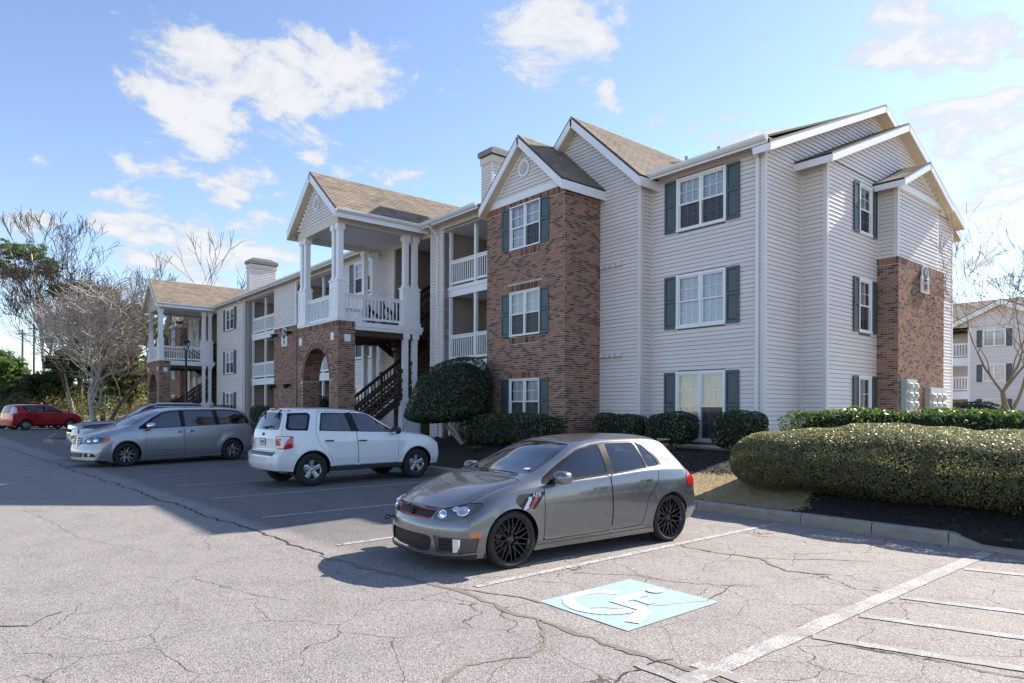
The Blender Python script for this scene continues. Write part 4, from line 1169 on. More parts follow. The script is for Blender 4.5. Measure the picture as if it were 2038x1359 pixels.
    for sg in (-1, 1): mb.box(xc + sg*1.78, 9.98, 8.52, xc + sg*2.16, 13.7, 8.535); mb.build('soffit', 'soffit', bld); mb = MB()
    fg = Fr('F', 10.27)
    siding(bld, fg, X0, X1, 8.56, 10.15, ext=lambda z: ((X0 + .08 + (z - 8.56) * 1.13, X1 - .08 - (z - 8.56) * 1.13) if z < 10.05 else None))
    round_vent(bld, fg, xc, 9.35, .25, .27, .02)
    dentils(fg, xc, 1.80, 8.62, 10.16, .05, 12).build('rake_moulding', 'white_trim', bld)
    gutter(bld, (xc + 2.19, 9.97, 8.52), (xc + 2.19, 13.36, 8.52), (1, 0, 0))
    gutter(bld, (xc - 2.19, 13.36, 8.52), (xc - 2.19, 9.97, 8.52), (-1, 0, 0))
    # recess behind with the stairs
    bx0, bx1 = -24.15 + dx, -21.37 + dx
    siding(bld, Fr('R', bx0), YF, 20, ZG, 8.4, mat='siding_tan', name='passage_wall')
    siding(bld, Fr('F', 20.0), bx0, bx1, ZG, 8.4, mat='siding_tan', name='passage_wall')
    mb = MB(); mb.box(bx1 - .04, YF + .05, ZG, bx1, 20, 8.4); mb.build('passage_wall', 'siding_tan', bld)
    mb = MB()
    for z in (F2, F3): mb.box(bx0, 15.6, z - .28, bx1, 20, z)
    mb.build('passage_floor', 'dark_wood', bld)
    mb = MB(); mb.box(bx0 + .02, YF - .02, 8.22, bx1 - .02, YF + .1, 8.4); mb.build('passage_beam', 'cream_trim', bld)
    def flight(xa, xb, ya, za, yb, zb):
        d = Vector((0, yb - ya, zb - za)); n = max(3, round(abs(zb - za) / .19)); up = Vector((0, 0, 1))
        mb = MB()
        st = empty('staircase', ((xa + xb)/2, ya, za), 0, bld); WP.add(st.name); st.matrix_parent_inverse = Matrix.Translation(-bld.location)
        for x in (xa, xb - .05): mb = MB(); mb.obox((x, ya, za - .28), (.05, 0, 0), d, (0, 0, .30)); mb.build('stringer', 'dark_wood', st)
        sy = (yb - ya) / n
        for i in range(n):
            t_ = MB(); y = ya + sy * i; z = za + (zb - za) * (i + 1) / n - .045
            t_.box(xa + .05, y, z, xb - .05, y + sy * 1.12, z + .045); t_.build('tread', 'dark_wood', st)
        for x in (xa + .025, xb - .025):
            h = MB(); h.obox((x - .045, ya, za + .90), (.09, 0, 0), d, (0, 0, .05)); h.obox((x - .02, ya, za + .80), (.04, 0, 0), d, (0, 0, .09)); h.obox((x - .02, ya, za + .12), (.04, 0, 0), d, (0, 0, .09)); h.obox((x - .021, ya, za + .46), (.042, 0, 0), d, (0, 0, .09))
            for f in (0, .5, 1.0): p = Vector((x, ya, za)) + d * f; h.box(p.x - .05, p.y - .05, p.z - .3, p.x + .05, p.y + .05, p.z + 1.02)
            h.build('handrail', 'dark_wood', st)
            b2 = MB(); k = int(abs(yb - ya) / .135)
            for i in range(1, k): p = Vector((x, ya, za)) + d * (i / k); b2.box(p.x - .018, p.y - .018, p.z + .15, p.x + .018, p.y + .018, p.z + .85)
            b2.build('baluster', 'dark_wood', st)
    flight(X1 - 1.45, X1 - .12, 10.95, 1.28 - .5, 14.55, F2)
    flight(X0 + 1.3, X0 + 2.5, 14.55, F2, 12.6, ZB)
    flight(X1 - 1.35, X1 - .10, 13.35, ZB, 15.5, F3)
    mb = MB(); mb.box(bx0, 14.5, F2 - .2, bx1, 15.6, F2); mb.build('passage_floor', 'dark_wood', bld)
porch(0, True)
porch(-27.0, False)
# chimneys
def chimney(x0, x1, y0, y1, zt):
    fr_, frr = Fr('F', y0), Fr('R', x1)
    mb = MB(); mb.box(x0 - .05, y0 - .05, zt, x1 + .05, y1 + .05, zt + .27); ch = mb.build('chimney', 'cream_trim', bld)
    mb = MB(); mb.box(x0 + .005, y0 + .005, 8.7, x1 - .005, y1 - .005, zt); mb.build('chimney_core', 'siding_gap_shade', ch)
    for f_, s0, s1 in ((fr_, x0, x1), (frr, y0, y1)):
        z = 8.9
        while z < zt - .01:
            h = min(CO, zt - z); piece('siding_plank', ch, f_.P(s0, z, 0), f_.U*(s1-s0), Vector((0, 0, h*.92)), f_.Nn*.027, 'siding', 'plank'); z += CO
    mb = MB(); mb.box(x1 - .03, y0 - .03, 8.8, x1 + .03, y0 + .04, zt); mb.build('corner_board', 'corner_board', ch)
    e = .12; zc = zt + .27
    mb = MB(); mb.box(x0 - e, y0 - e, zc + .05, x1 + e, y1 + e, zc + .26)
    b0 = [(x0-e, y0-e), (x1+e, y0-e), (x1+e, y1+e), (x0-e, y1+e)]; cx, q = (x0+x1)/2, .30
    t0 = [(cx-.06, y0+q), (cx+.06, y0+q), (cx+.06, y1-q), (cx-.06, y1-q)]
    mb.add([(x, y, zc + .261) for x, y in b0] + [(x, y, zc + .52) for x, y in t0], [[4,5,6,7]] + [[i, (i+1) % 4, (i+1) % 4 + 4, i+4] for i in range(4)])
    mb.box(x0, y0, zc, x1, y1, zc + .06)
    mb.build('chimney_cap', 'cap_metal', ch)
chimney(-21.75, -21.05, 16.4, 18.0, 11.62)
chimney(-47.45, -46.78, 15.4, 17.2, 11.34)
flush_pieces()

# ---- things fixed to the walls ---------------------------------------
def text_mesh(name, body, size, mat, parent, loc, rot, extrude=.004, align='CENTER'):
    cu = bpy.data.curves.new(name, 'FONT'); cu.body = body; cu.size = size; cu.extrude = extrude; cu.align_x = align; cu.align_y = 'CENTER'; cu.resolution_u = 3
    o = bpy.data.objects.new(name, cu); C.objects.link(o); o.rotation_euler = rot; o.location = loc
    dg = bpy.context.evaluated_depsgraph_get(); me = bpy.data.meshes.new_from_object(o.evaluated_get(dg)); bpy.data.objects.remove(o)
    q = link(name, me, None, parent); q.location = loc; q.rotation_euler = rot
    q.data.materials.clear(); q.data.materials.append(MATS[mat]); return q
def house_sign(fr, s, z, w, h, label, face):
    loc = fr.P(s, z, 0)
    root = thing('building_sign', tuple(loc), label, 'sign', 'house number signs on the brick walls')
    k = 16; r = w * .40; zc = z + h/2 - r
    out = [(s - w/2, z - h/2), (s + w/2, z - h/2), (s + w/2, zc - r*.55), (s + r, zc - r*.3)] + [(s + r*math.cos(a), zc + r*math.sin(a)) for a in [math.pi*i/k for i in range(k+1)]] + [(s - r, zc - r*.3), (s - w/2, zc - r*.55)]
    mb = MB(); mb.prism([fr.P(a, c, .012) for a, c in out], fr.Nn*.045); mb.build('sign_board', 'sign_white', root)
    if face != 'sign_white':
        mb = MB(); fr.box(mb, s - w*.43, s + w*.43, z - h*.46, zc - r*.75, .057, .059); mb.build('sign_face', face, root)
    mb = MB(); ci = [fr.P(s + r*.78*math.cos(2*math.pi*i/24), zc + r*.78*math.sin(2*math.pi*i/24), .0575) for i in range(24)]
    mb.prism(ci, fr.Nn*.004); em = mb.build('emblem', 'navy', root)
    rot = (R(90), 0, 0) if fr.k == 'F' else (R(90), 0, R(90))
    text_mesh('lettering', '10', h*.30, 'letter_black', root, fr.P(s, z - h*.28, .064), rot)
    text_mesh('lettering', 'BLDG', h*.11, 'letter_black', root, fr.P(s, z - h*.06, .064), rot)
    text_mesh('lettering', 'R', r*1.1, 'sign_white', root, fr.P(s, zc, .066), rot)
p = on_y(567.5, 671, 13.75); house_sign(FL, p.x, p.z, .82, 1.02, 'white arched number sign on the brick panel left of the near porch', 'sign_white')
p = on_x(1838, 556, -7.66); house_sign(Fr('R', -7.66), p.y, p.z, .62, .86, 'grey arched number sign high on the brick bay at the end wall', 'sign_grey')
for (px_, py_, lb) in ((551.5, 668, 'small black floodlight at upper left of the house number panel'), (580, 662.5, 'small black floodlight at upper right of the house number panel'), (549.5, 769, 'small black floodlight low at the left edge of the number panel'), (578, 767, 'small black floodlight low at the right edge of the number panel')):
    p = on_y(px_, py_, 13.74)
    t_ = thing('floodlight', tuple(p), lb, 'light', 'floodlights on the number panel')
    mb = MB(); mb.box(p.x - .05, p.y - .04, p.z - .05, p.x + .05, p.y + .0, p.z + .05); mb.build('bracket', 'black_metal', t_)
    mb = MB(); mb.tube((p.x, p.y - .05, p.z + .04), (p.x + .02, p.y - .32, p.z - .06), .07, .14, n=12); mb.build('lamp_head', 'black_metal', t_)
    mb = MB(); mb.tube((p.x + .02, p.y - .321, p.z - .0604), (p.x + .0205, p.y - .326, p.z - .0622), .125, n=12); mb.build('lens', 'lamp_glass', t_)
# electric meters on the end wall
def meters(s0, s1, z0, z1, rows, cols, label, zr, low=None):
    fr = Fr('R', -7.655)
    t_ = thing('meter_cabinet', tuple(fr.P((s0+s1)/2, z0, 0)), label, 'meter box', 'electric meter cabinets on the end wall')
    mb = MB(); fr.box(mb, s0, s1, z0, z1, 0, .16); mb.build('cabinet', 'grey_metal', t_)
    mb = MB(); fr.box(mb, s0 + .03, s1 - .03, z1 - .34, z1 - .03, .16, .172); mb.build('cabinet_lid', 'grey_metal', t_)
    for i in range(rows):
        for j in range(cols):
            s = s0 + (s1 - s0) * (j + .5) / cols; z = zr - .27 * i
            mb = MB(); mb.lathe([(0, .11), (.06, .11), (.085, .09), (.095, .04), (.105, .03), (.105, 0)], fr.P(s, z, .16), fr.Nn, (0, 0, 1), 16); g_ = mb.build('meter', 'meter_glass', t_, True)
            mb = MB(); mb.lathe([(0, .07), (.075, .07), (.08, .0)], fr.P(s, z, .161), fr.Nn, (0, 0, 1), 14); mb.build('meter_dial', 'bulb_white', g_)
            mb = MB(); fr.box(mb, s - .05, s + .05, z - .135, z - .115, .16, .18); mb.build('meter_tag', 'black_plastic', g_)
meters(on_x(1804, 790, -7.5).y, on_x(1825, 790, -7.5).y, .85, on_x(1806, 754, -7.5).z, 3, 2, 'tall grey cabinet of six round electric meters on the brick bay', on_x(1815, 769, -7.5).z)
meters(on_x(1851, 790, -7.5).y, on_x(1881, 790, -7.5).y, 1.0, on_x(1856, 771, -7.5).z, 2, 3, 'wide grey cabinet of electric meters at the right edge of the brick bay', on_x(1865, 790, -7.5).z)
t_ = thing('switch_box', (-7.6, 23, .85), 'low grey switch box between the two meter cabinets', 'switch box')
mb = MB(); Fr('R', -7.655).box(mb, 22.32, 23.5, .7, 1.42, 0, .22); mb.build('cabinet', 'grey_metal', t_)
mb = MB(); Fr('R', -7.655).box(mb, 22.9, 23.45, .75, 1.37, .22, .235); mb.build('cabinet_door', 'grey_metal', t_)
t_ = thing('utility_box', (-8.9, 16.9, .7), 'small grey utility box low on the end wall by the corner', 'utility box')
mb = MB(); EA.box(mb, 16.75, 17.05, .75, 1.15, .02, .16); mb.build('cabinet', 'grey_metal', t_); mb = MB(); mb.tube((-8.9, 16.9, .55), (-8.9, 16.9, .76), .025); mb.build('conduit', 'grey_metal', t_)

# ---- the second building far behind -----------------------------------
b2 = thing('apartment_building', (-10, 62.8, .3), 'distant grey apartment building behind the bare tree at the right edge', 'building')
SAVE = bld; bld = b2
Y2 = 62.8; F2b = Fr('F', Y2); zg2 = .3
xl = on_y(1930, 720, Y2).x; xw0 = on_y(1958, 720, Y2).x; xw1 = on_y(2000, 720, Y2).x
def zat(py): return on_y(1975, py, Y2).z
wins2 = [(zat(812+14), zat(795)), (zat(758), zat(726)), (zat(688), zat(657))]
wh = [(xw0, xw1, a, c) for a, c in wins2]
siding(b2, F2b, xl, xl + 9, zg2, zat(648), wh)
for a, c in wins2: window(b2, F2b, xw0, xw1, a, c, 2, 'curtain', .02, grid=(3, 2))
zt2 = zat(648)
gable(b2, 'F', Y2 - .5, xw0 + 1.2, 4.4, zt2 - .1, zat(597), 8, '', .35, .5)
siding(b2, Fr('F', Y2 + .05), xl, xl + 7, zt2, zat(605), ext=lambda z: ((xw0 + 1.2 - 4.2*(1-(z-zt2)/(zat(600)-zt2)), xw0 + 1.2 + 4.2*(1-(z-zt2)/(zat(600)-zt2))) if z < zat(603) else None))
gable(b2, 'F', Y2 + 1, xl + 7.6, 3.8, zt2 + .4, zat(582), 10, '', .35, .4)
siding(b2, Fr('F', Y2 + 1.5), xl + 3.9, xl + 11, zt2 - .5, zat(590), ext=lambda z: ((xl + 4 + max(0, z - zt2)*1.0, xl + 11.2 - max(0, z - zt2)*1.0)))
mb = MB(); mb.obox((xl - 45, Y2 + 1.4, zt2 - .1), (52, 0, 0), (0, 7, 3.2), (0, 0, .1)); mb.build('main_roof', 'shingle', b2)
mb = MB(); mb.box(xl - 45, Y2 + 3.3, zg2, xl, Y2 + 12, zt2 - .1); mb.box(xl, Y2 + .1, zg2, xl + 16, Y2 + 12, zg2 + .3); mb.build('rear_wall', 'siding_tan', b2)
for zf in (zat(706), zat(775)):
    mb = MB(); mb.box(xl - 7, Y2 + .3, zf - .75, xl, Y2 + 2.2, zf - .1); mb.build('balcony_deck', 'white_trim', b2)
    railing(b2, (xl - 6, Y2 + .4, 0), (xl, Y2 + .4, 0), zf + .0, zf + 1.1, .2, .05, objs=False)
    dm = MB(); dm.box(xl - 2.2, Y2 + 3.2, zf, xl - .3, Y2 + 3.28, zf + 2.1); dm.build('sliding_door', 'curtain', b2)
mb = MB(); mb.box(xl - .12, Y2 - .05, zg2, xl + .06, Y2 + .06, zt2); mb.build('corner_board', 'white_trim', b2)
flush_pieces()
bld = SAVE
# ================================================================== cars
DEBUG = False
def pchip(pts, x):
    xs = np.array([p[0] for p in pts], float); ys = np.array([p[1] for p in pts], float); x = np.asarray(x, float)
    if len(xs) == 1: return np.full_like(x, ys[0])
    h = np.diff(xs); d = np.diff(ys) / h; m = np.zeros_like(xs)
    for i in range(1, len(xs) - 1):
        if d[i-1] * d[i] > 0:
            w1, w2 = 2*h[i] + h[i-1], h[i] + 2*h[i-1]; m[i] = (w1 + w2) / (w1 / d[i-1] + w2 / d[i])
    m[0], m[-1] = d[0], d[-1]
    x = np.clip(x, xs[0], xs[-1]); i = np.clip(np.searchsorted(xs, x) - 1, 0, len(xs) - 2)
    t = (x - xs[i]) / h[i]
    return ys[i]*(1+2*t)*(1-t)**2 + h[i]*m[i]*t*(1-t)**2 + ys[i+1]*t*t*(3-2*t) + h[i]*m[i+1]*t*t*(t-1)
def chaikin(P, n=3, closed=False):
    """P (k, ...) -> smoothed, end points kept"""
    for _ in range(n):
        if closed:
            Q = np.roll(P, -1, 0); out = np.empty((2*len(P),) + P.shape[1:]); out[0::2] = .75*P + .25*Q; out[1::2] = .25*P + .75*Q
        else:
            A, B = P[:-1], P[1:]; out = np.empty((2*len(A),) + P.shape[1:]); out[0::2] = .75*A + .25*B; out[1::2] = .25*A + .75*B
            out[0], out[-1] = P[0], P[-1]
        P = out
    return P
def poly_sdf(poly):
    P = np.array(poly, float); Q = np.roll(P, -1, 0)
    def f(u, v):
        u = np.asarray(u, float)[..., None]; v = np.asarray(v, float)[..., None]
        ex, ey = Q[:, 0]-P[:, 0], Q[:, 1]-P[:, 1]; wx, wy = u-P[:, 0], v-P[:, 1]
        t = np.clip((wx*ex + wy*ey) / (ex*ex + ey*ey + 1e-12), 0, 1)
        d = np.sqrt((wx-ex*t)**2 + (wy-ey*t)**2).min(-1)
        c = ((P[:, 1] > v) != (Q[:, 1] > v)) & (u < (ex * (v-P[:, 1]) / (np.where(np.abs(ey) < 1e-9, 1e-9, ey)) + P[:, 0]))
        return np.where(c.sum(-1) % 2 == 1, -d, d)
    return f
def rounded(poly, n=2): return chaikin(np.array(poly, float), n, True)
def soft(poly, r=.03):
    """polygon with its corners cut round by about r"""
    P = np.array(poly, float); out = []
    for i in range(len(P)):
        a, p, c = P[i-1], P[i], P[(i+1) % len(P)]
        la, lc = np.linalg.norm(a-p), np.linalg.norm(c-p); ra, rc = min(r, la*.45), min(r, lc*.45)
        q0, q1 = p + (a-p)/la*ra, p + (c-p)/lc*rc
        for t in (0, .33, .67, 1): out.append((1-t)**2*q0 + 2*t*(1-t)*p + t*t*q1)
    return np.array(out)
PROJ = {'side': (0, 2), 'front': (1, 2), 'top': (0, 1)}
class Car:
    def __init__(s, spec, root, body_mat):
        s.sp, s.root, s.mat = spec, root, body_mat
        x0, x1 = spec['x']
        g = lambda k, x: pchip(spec[k], x)
        xs = np.unique(np.concatenate([np.linspace(x0, x1, spec.get('n', 84)), x0 + np.array([.012, .03, .06]), x1 - np.array([.012, .03, .06])]))
        zs, ys, Wd, zw, zb, yb, zr, yr, zt = [g(k, xs) for k in ('zs', 'ys', 'W', 'zw', 'zb', 'yb', 'zr', 'yr', 'zt')]
        net = np.stack([np.stack([ys, zs], -1), np.stack([Wd - .015, zs + (zw - zs)*.45], -1), np.stack([Wd, zw], -1), np.stack([Wd - .004, zw + (zb - zw)*.55], -1), np.stack([yb*.5 + Wd*.5, zb - .03*np.ones_like(xs)], -1),
                        np.stack([yb, zb], -1), np.stack([yb + (yr - yb)*.5 + .018, zb + (zr - zb)*.5], -1), np.stack([yr + .012, zr - .012], -1), np.stack([yr - .06, zr + (zt - zr)*.30 + .008], -1), np.stack([yr*.55, zr + (zt - zr)*.80], -1), np.stack([yr*.25, zt], -1), np.stack([0*yr, zt], -1)], 0)
        sec = chaikin(net, 2)                                   # (rows, stations, 2)
        nr, ns = sec.shape[:2]
        V, idx = [], {}
        def vert(k, p):
            if k not in idx: idx[k] = len(V); V.append(p)
            return idx[k]
        F = []
        for sd in (1, -1):
            key = lambda i, j: ('b', i if i < nr - 1 else nr - 1, j, sd if i < nr - 1 else 0)
            for j in range(ns):
                for i in range(nr): vert(key(i, j), [xs[j], sd*sec[i, j, 0], sec[i, j, 1]])
            for j in range(ns - 1):
                for i in range(nr - 1):
                    q = [idx[key(i, j)], idx[key(i, j+1)], idx[key(i+1, j+1)], idx[key(i+1, j)]]
                    F.append(q if sd > 0 else q[::-1])
            m = 12
            for je, flip in ((0, False), (ns - 1, True)):       # end caps, ruled to the centre line
                ck = lambda i, t: key(i, je) if t == 0 else ('c', je, i, t, sd if t < m else 0)
                for i in range(nr):
                    for t in range(m + 1):
                        if t: vert(ck(i, t) if i < nr - 1 else key(i, je), [xs[je], sd*sec[i, je, 0]*(1 - t/m), sec[i, je, 1]])
                kk = lambda i, t: idx[key(i, je)] if i == nr - 1 else idx[ck(i, t)]
                for i in range(nr - 1):
                    for t in range(m):
                        q = [kk(i, t), kk(i+1, t), kk(i+1, t+1), kk(i, t+1)]
                        q = [a for n_, a in enumerate(q) if a not in q[:n_]]
                        if len(q) > 2: F.append(q if (sd > 0) != flip else q[::-1])
        V = np.array(V)
        # wheel-arch flare, then plan curvature and rake of nose and tail
        for (ax, az, ar, amp, wd) in spec.get('flare', []):
            r = np.hypot(V[:, 0]-ax, V[:, 2]-az); k = amp * np.exp(-((r - ar - wd*.4)/wd)**2) * (np.abs(V[:, 1]) > .5) * (V[:, 2] > .1)
            V[:, 1] += np.sign(V[:, 1]) * k
        for end, (ln, kb, pw, prof) in (('f', spec['nose']), ('r', spec['tail'])):
            d = (V[:, 0] - x0) if end == 'f' else (x1 - V[:, 0])
            fade = np.clip(1 - d/ln, 0, 1)**2
            back = kb * (np.abs(V[:, 1])/.88)**pw + pchip(prof, V[:, 2])
            V[:, 0] += fade * back * (1 if end == 'f' else -1)
        s.bm = bmesh.new()
        bv = [s.bm.verts.new(v) for v in V]
        for f in F:
            try: s.bm.faces.new([bv[i] for i in f])
            except ValueError: pass
        bmesh.ops.remove_doubles(s.bm, verts=s.bm.verts, dist=.0004)
        bmesh.ops.recalc_face_normals(s.bm, faces=s.bm.faces)
        s.bm.normal_update()
        s.lay = s.bm.faces.layers.int.new('lab')
        s.bvh = BVHTree.FromBMesh(s.bm); s.base_n = None
        s.bm.faces.ensure_lookup_table()
        s.base_faces = [[(v.co.copy(), v.normal.copy()) for v in f.verts] for f in s.bm.faces]
        s.labels = [('body', None, body_mat, 0.0, None)]
    def cut(s, fn, pr, flt):
        """split the faces that pass flt along fn = 0"""
        bm = s.bm; a, b = PROJ[pr]; ab = pr == 'front' or pr == 'top'
        vs = list(bm.verts)
        co = np.array([v.co[:] for v in vs]);
        co2 = co.copy(); co2[:, 1] = np.abs(co2[:, 1])
        val = fn(co2[:, a], co2[:, b]); val[np.abs(val) < 4e-4] = 0
        D = dict(zip(vs, val))
        faces = [f for f in bm.faces if flt(f) and min(D[v] for v in f.verts) < 0 < max(D[v] for v in f.verts)]
        edges = {e for f in faces for e in f.edges if D[e.verts[0]] * D[e.verts[1]] < 0}
        for e in edges:
            p, q = e.verts; dp, dq = D[p], D[q]
            lo, hi = 0.0, 1.0
            P, Q = np.array(p.co), np.array(q.co)
            for _ in range(7):
                t = lo + (hi - lo) * .5
                m_ = P + (Q - P)*t; mv = float(fn(np.array([m_[a] if a != 1 else abs(m_[a])]), np.array([m_[b] if b != 1 else abs(m_[b])]))[0])
                if mv * dp > 0: lo = t
                else: hi = t
            t = min(.985, max(.015, (lo + hi)/2))
            ne, nv = bmesh.utils.edge_split(e, p, t); D[nv] = 0.0
        for f in faces:
            if not f.is_valid: continue
            st = [f]
            while st:
                g = st.pop(); z = [v for v in g.verts if D[v] == 0]
                if len(z) < 2 or not (min(D[v] for v in g.verts) < 0 < max(D[v] for v in g.verts)): continue
                vl = list(g.verts); n = len(vl); done = False
                for i in range(n):
                    if D[vl[i]] != 0 or done: continue
                    for j in range(i + 2, n):
                        if D[vl[j]] == 0 and not (i == 0 and j == n - 1):
                            try: ng, _ = bmesh.utils.face_split(g, vl[i], vl[j])
                            except ValueError: continue
                            if ng: st += [g, ng]; done = True; break
    def feature(s, name, pr, fn, flt, mat, inset=0.0, parent=None, within=None, seam=0.0, split=True, grow=0.0):
        """faces inside fn < 0 become the piece called name; a seam leaves a dark gap round it"""
        if not callable(fn): fn = poly_sdf(fn)
        flt2 = (lambda f: flt(f) and (within is None or f[s.lay] in within))
        offs = (-seam, seam) if seam else (0.0,)
        for o in offs: s.cut(lambda u, v: fn(u, v) - o, pr, flt2)
        a, b = PROJ[pr]; li = len(s.labels); s.labels.append((name, parent, mat, inset, split))
        if seam: sm = len(s.labels); s.labels.append(('seam', None, 'seam_black', -.006, False))
        fs = [f for f in s.bm.faces if flt2(f)]
        if not fs: return li
        c = np.array([f.calc_center_median()[:] for f in fs]); c[:, 1] = np.abs(c[:, 1])
        val = fn(c[:, a], c[:, b])
        for f, v in zip(fs, val):
            if v < -seam: f[s.lay] = li
            elif seam and v < seam: f[s.lay] = sm
        return li
    def remove(s, pr, fn, flt):
        s.cut(fn, pr, flt); a, b = PROJ[pr]
        fs = [f for f in s.bm.faces if flt(f)]; c = np.array([f.calc_center_median()[:] for f in fs]); c[:, 1] = np.abs(c[:, 1])
        bmesh.ops.delete(s.bm, geom=[f for f, v in zip(fs, fn(c[:, a], c[:, b])) if v < 0], context='FACES')
    def nrm(s, co):
        loc, n, i, d = s.bvh.find_nearest(co)
        fv = s.base_faces[i]; w = [1/(1e-6 + (p - loc).length_squared) for p, _ in fv]
        r = Vector((0, 0, 0))
        for (p, nn), k in zip(fv, w): r += nn * k
        return r.normalized()
    def finish(s):
        out = {}
        s.bm.verts.ensure_lookup_table(); s.bm.normal_update()
        by = {}
        for f in s.bm.faces: by.setdefault(f[s.lay], []).append(f)
        for li, (name, par, mat, inset, split) in enumerate(s.labels):
            groups = [by.get(li, [])]
            if split and groups[0]: groups = [[f for f in groups[0] if f.calc_center_median().y < 0], [f for f in groups[0] if f.calc_center_median().y >= 0]]
            res = []
            for gi, fs in enumerate(groups):
                if not fs: res.append(None); continue
                vm, V, NN, F = {}, [], [], []
                for f in fs:
                    q = []
                    for v in f.verts:
                        if v not in vm:
                            n = s.nrm(v.co); vm[v] = len(V); V.append(v.co + n*inset); NN.append(n)
                        q.append(vm[v])
                    F.append(q)
                if inset and name not in ('seam',):              # give the piece a rim
                    ed = {}
                    for q in F:
                        for i in range(len(q)): e = (q[i], q[(i+1) % len(q)]); ed[e] = ed.get(e, 0) + 1
                    rim = [e for e in ed if (e[1], e[0]) not in ed]; bk = {}
                    for e in rim:
                        for v in e:
                            if v not in bk: bk[v] = len(V); V.append(V[v] - NN[v]*(inset if inset > 0 else .012)); NN.append(NN[v])
                    F += [[e[1], e[0], bk[e[0]], bk[e[1]]] for e in rim]
                me = bpy.data.meshes.new(name); me.from_pydata([tuple(v) for v in V], [], F)
                me.polygons.foreach_set('use_smooth', [True]*len(me.polygons)); me.update()
                me.normals_split_custom_set_from_vertices([tuple(n) for n in NN])
                p = s.root if par is None else (out[par][gi] if len(out[par]) > gi and out[par][gi] else next(o for o in out[par] if o))
                if name != 'body' and par is None and name != 'seam': p = s.root
                if name == 'seam': p = out[0][0]
                res.append(link(name, me, mat, p))
            out[li] = res
        s.out = out; s.bm.free(); return out
def side(f): return abs(f.normal.y) > .35
def wheel(root, x, y, r, rim_r, width, style, mat, sgn, tyre_w=None):
    """sgn: which way the outer face points along y"""
    w = empty('wheel', (x, y, r), 0, root); ax = (0, sgn, 0); u = (0, 0, 1); h = width / 2
    mb = MB(); mb.lathe([(rim_r*.98, -h*.95), (rim_r*1.03, -h), (r*.93, -h*1.0), (r*.985, -h*.82), (r, -h*.6), (r, h*.6), (r*.985, h*.82), (r*.93, h*1.0), (rim_r*1.06, h*.98), (rim_r*1.01, h*.86), (rim_r*.97, h*.8)], (0, 0, 0), ax, u, 48)
    mb.build('tyre', 'tyre_rubber', w, True)
    mb = MB(); n = 60
    for i in range(n):                                                   # tread grooves
        a = 2*math.pi*i/n; d = Vector((math.cos(a), 0, math.sin(a))); t = Vector((-math.sin(a), 0, math.cos(a)))
        mb.obox(d*(r - .003) - t*.006 - Vector((0, h*.62, 0)), t*.012, Vector((0, h*1.24, 0)), d*.006)
    mb.build('tread_block', 'tyre_rubber', w, kind='stuff')
    mb = MB(); mb.lathe([(rim_r*1.0, h*.86), (rim_r*1.0, h*.80), (rim_r*.935, h*.74), (rim_r*.92, h*.3), (rim_r*.88, -h*.8)], (0, 0, 0), ax, u, 40)
    mb.lathe([(0, h*.02), (rim_r*.62, h*.02), (rim_r*.63, h*.0), (rim_r*.63, -h*.1)], (0, 0, 0), ax, u, 28)
    rim = mb.build('rim', mat, w, True)
    sp = MB(); face = h * .70
    def bar(a0, r0, a1, r1, w0, w1, z0, z1, th=.028):
        c = lambda a, rr, off, z: Vector((math.cos(a)*rr - math.sin(a)*off, sgn*z, math.sin(a)*rr + math.cos(a)*off))
        P = [c(a0, r0, -w0/2, z0), c(a0, r0, w0/2, z0), c(a1, r1, w1/2, z1), c(a1, r1, -w1/2, z1)]
        Q = [p - Vector((0, sgn*th, 0)) for p in P]; s_ = .72
        m0 = [P[0].lerp(P[1], .18), P[0].lerp(P[1], .82), P[3].lerp(P[2], .82), P[3].lerp(P[2], .18)]; m0 = [p + Vector((0, sgn*.006, 0)) for p in m0]
        sp.add(m0 + P + Q, [[0,1,2,3]] + [[i, (i+1) % 4, (i+1) % 4 + 4, i+4][::-1] for i in range(4)] + [[i+4, (i+1) % 4 + 4, (i+1) % 4 + 8, i+8][::-1] for i in range(4)])
    if style == 'mesh':
        for i in range(10):
            a = 2*math.pi*i/10 + .1
            bar(a, .07, a, rim_r*.42, .036, .030, face*.72, face*.95)
            for s_ in (-1, 1): bar(a, rim_r*.40, a + s_*.20, rim_r*.96, .020, .017, face*.95, face*1.02)
    elif style == 'ten':
        for i in range(5):
            a = 2*math.pi*i/5 + math.pi/2
            for s_ in (-1, 1): bar(a + s_*.22, .05, a + s_*.27, rim_r*.96, .034, .026, face*.8, face)
    elif style == 'five':
        for i in range(5):
            a = 2*math.pi*i/5 + math.pi/2; bar(a, .04, a, rim_r*.97, .085, .115, face*.85, face, .05)
    sp.build('spoke', mat if style != 'ten' else 'rim_silver', rim)
    mb = MB(); mb.lathe([(0, face*.98), (.030, face*.96), (.042, face*.86), (.060, face*.62), (.075, face*.3)], (0, 0, 0), ax, u, 24); mb.build('hub', mat, rim, True)
    mb = MB()
    for i in range(5):
        a = 2*math.pi*i/5 + .3; p = Vector((math.cos(a)*.057, sgn*face*.7, math.sin(a)*.057)); mb.tube(p, p + Vector((0, sgn*.03, 0)), .010, n=6)
    mb.build('lug_nut', 'chrome' if style == 'five' else 'rim_dark', rim)
    mb = MB(); mb.lathe([(.06, -h*.25), (rim_r*.76, -h*.25), (rim_r*.76, -h*.42), (.06, -h*.42)], (0, 0, 0), ax, u, 30); mb.build('brake_disc', 'rim_dark', w, True)
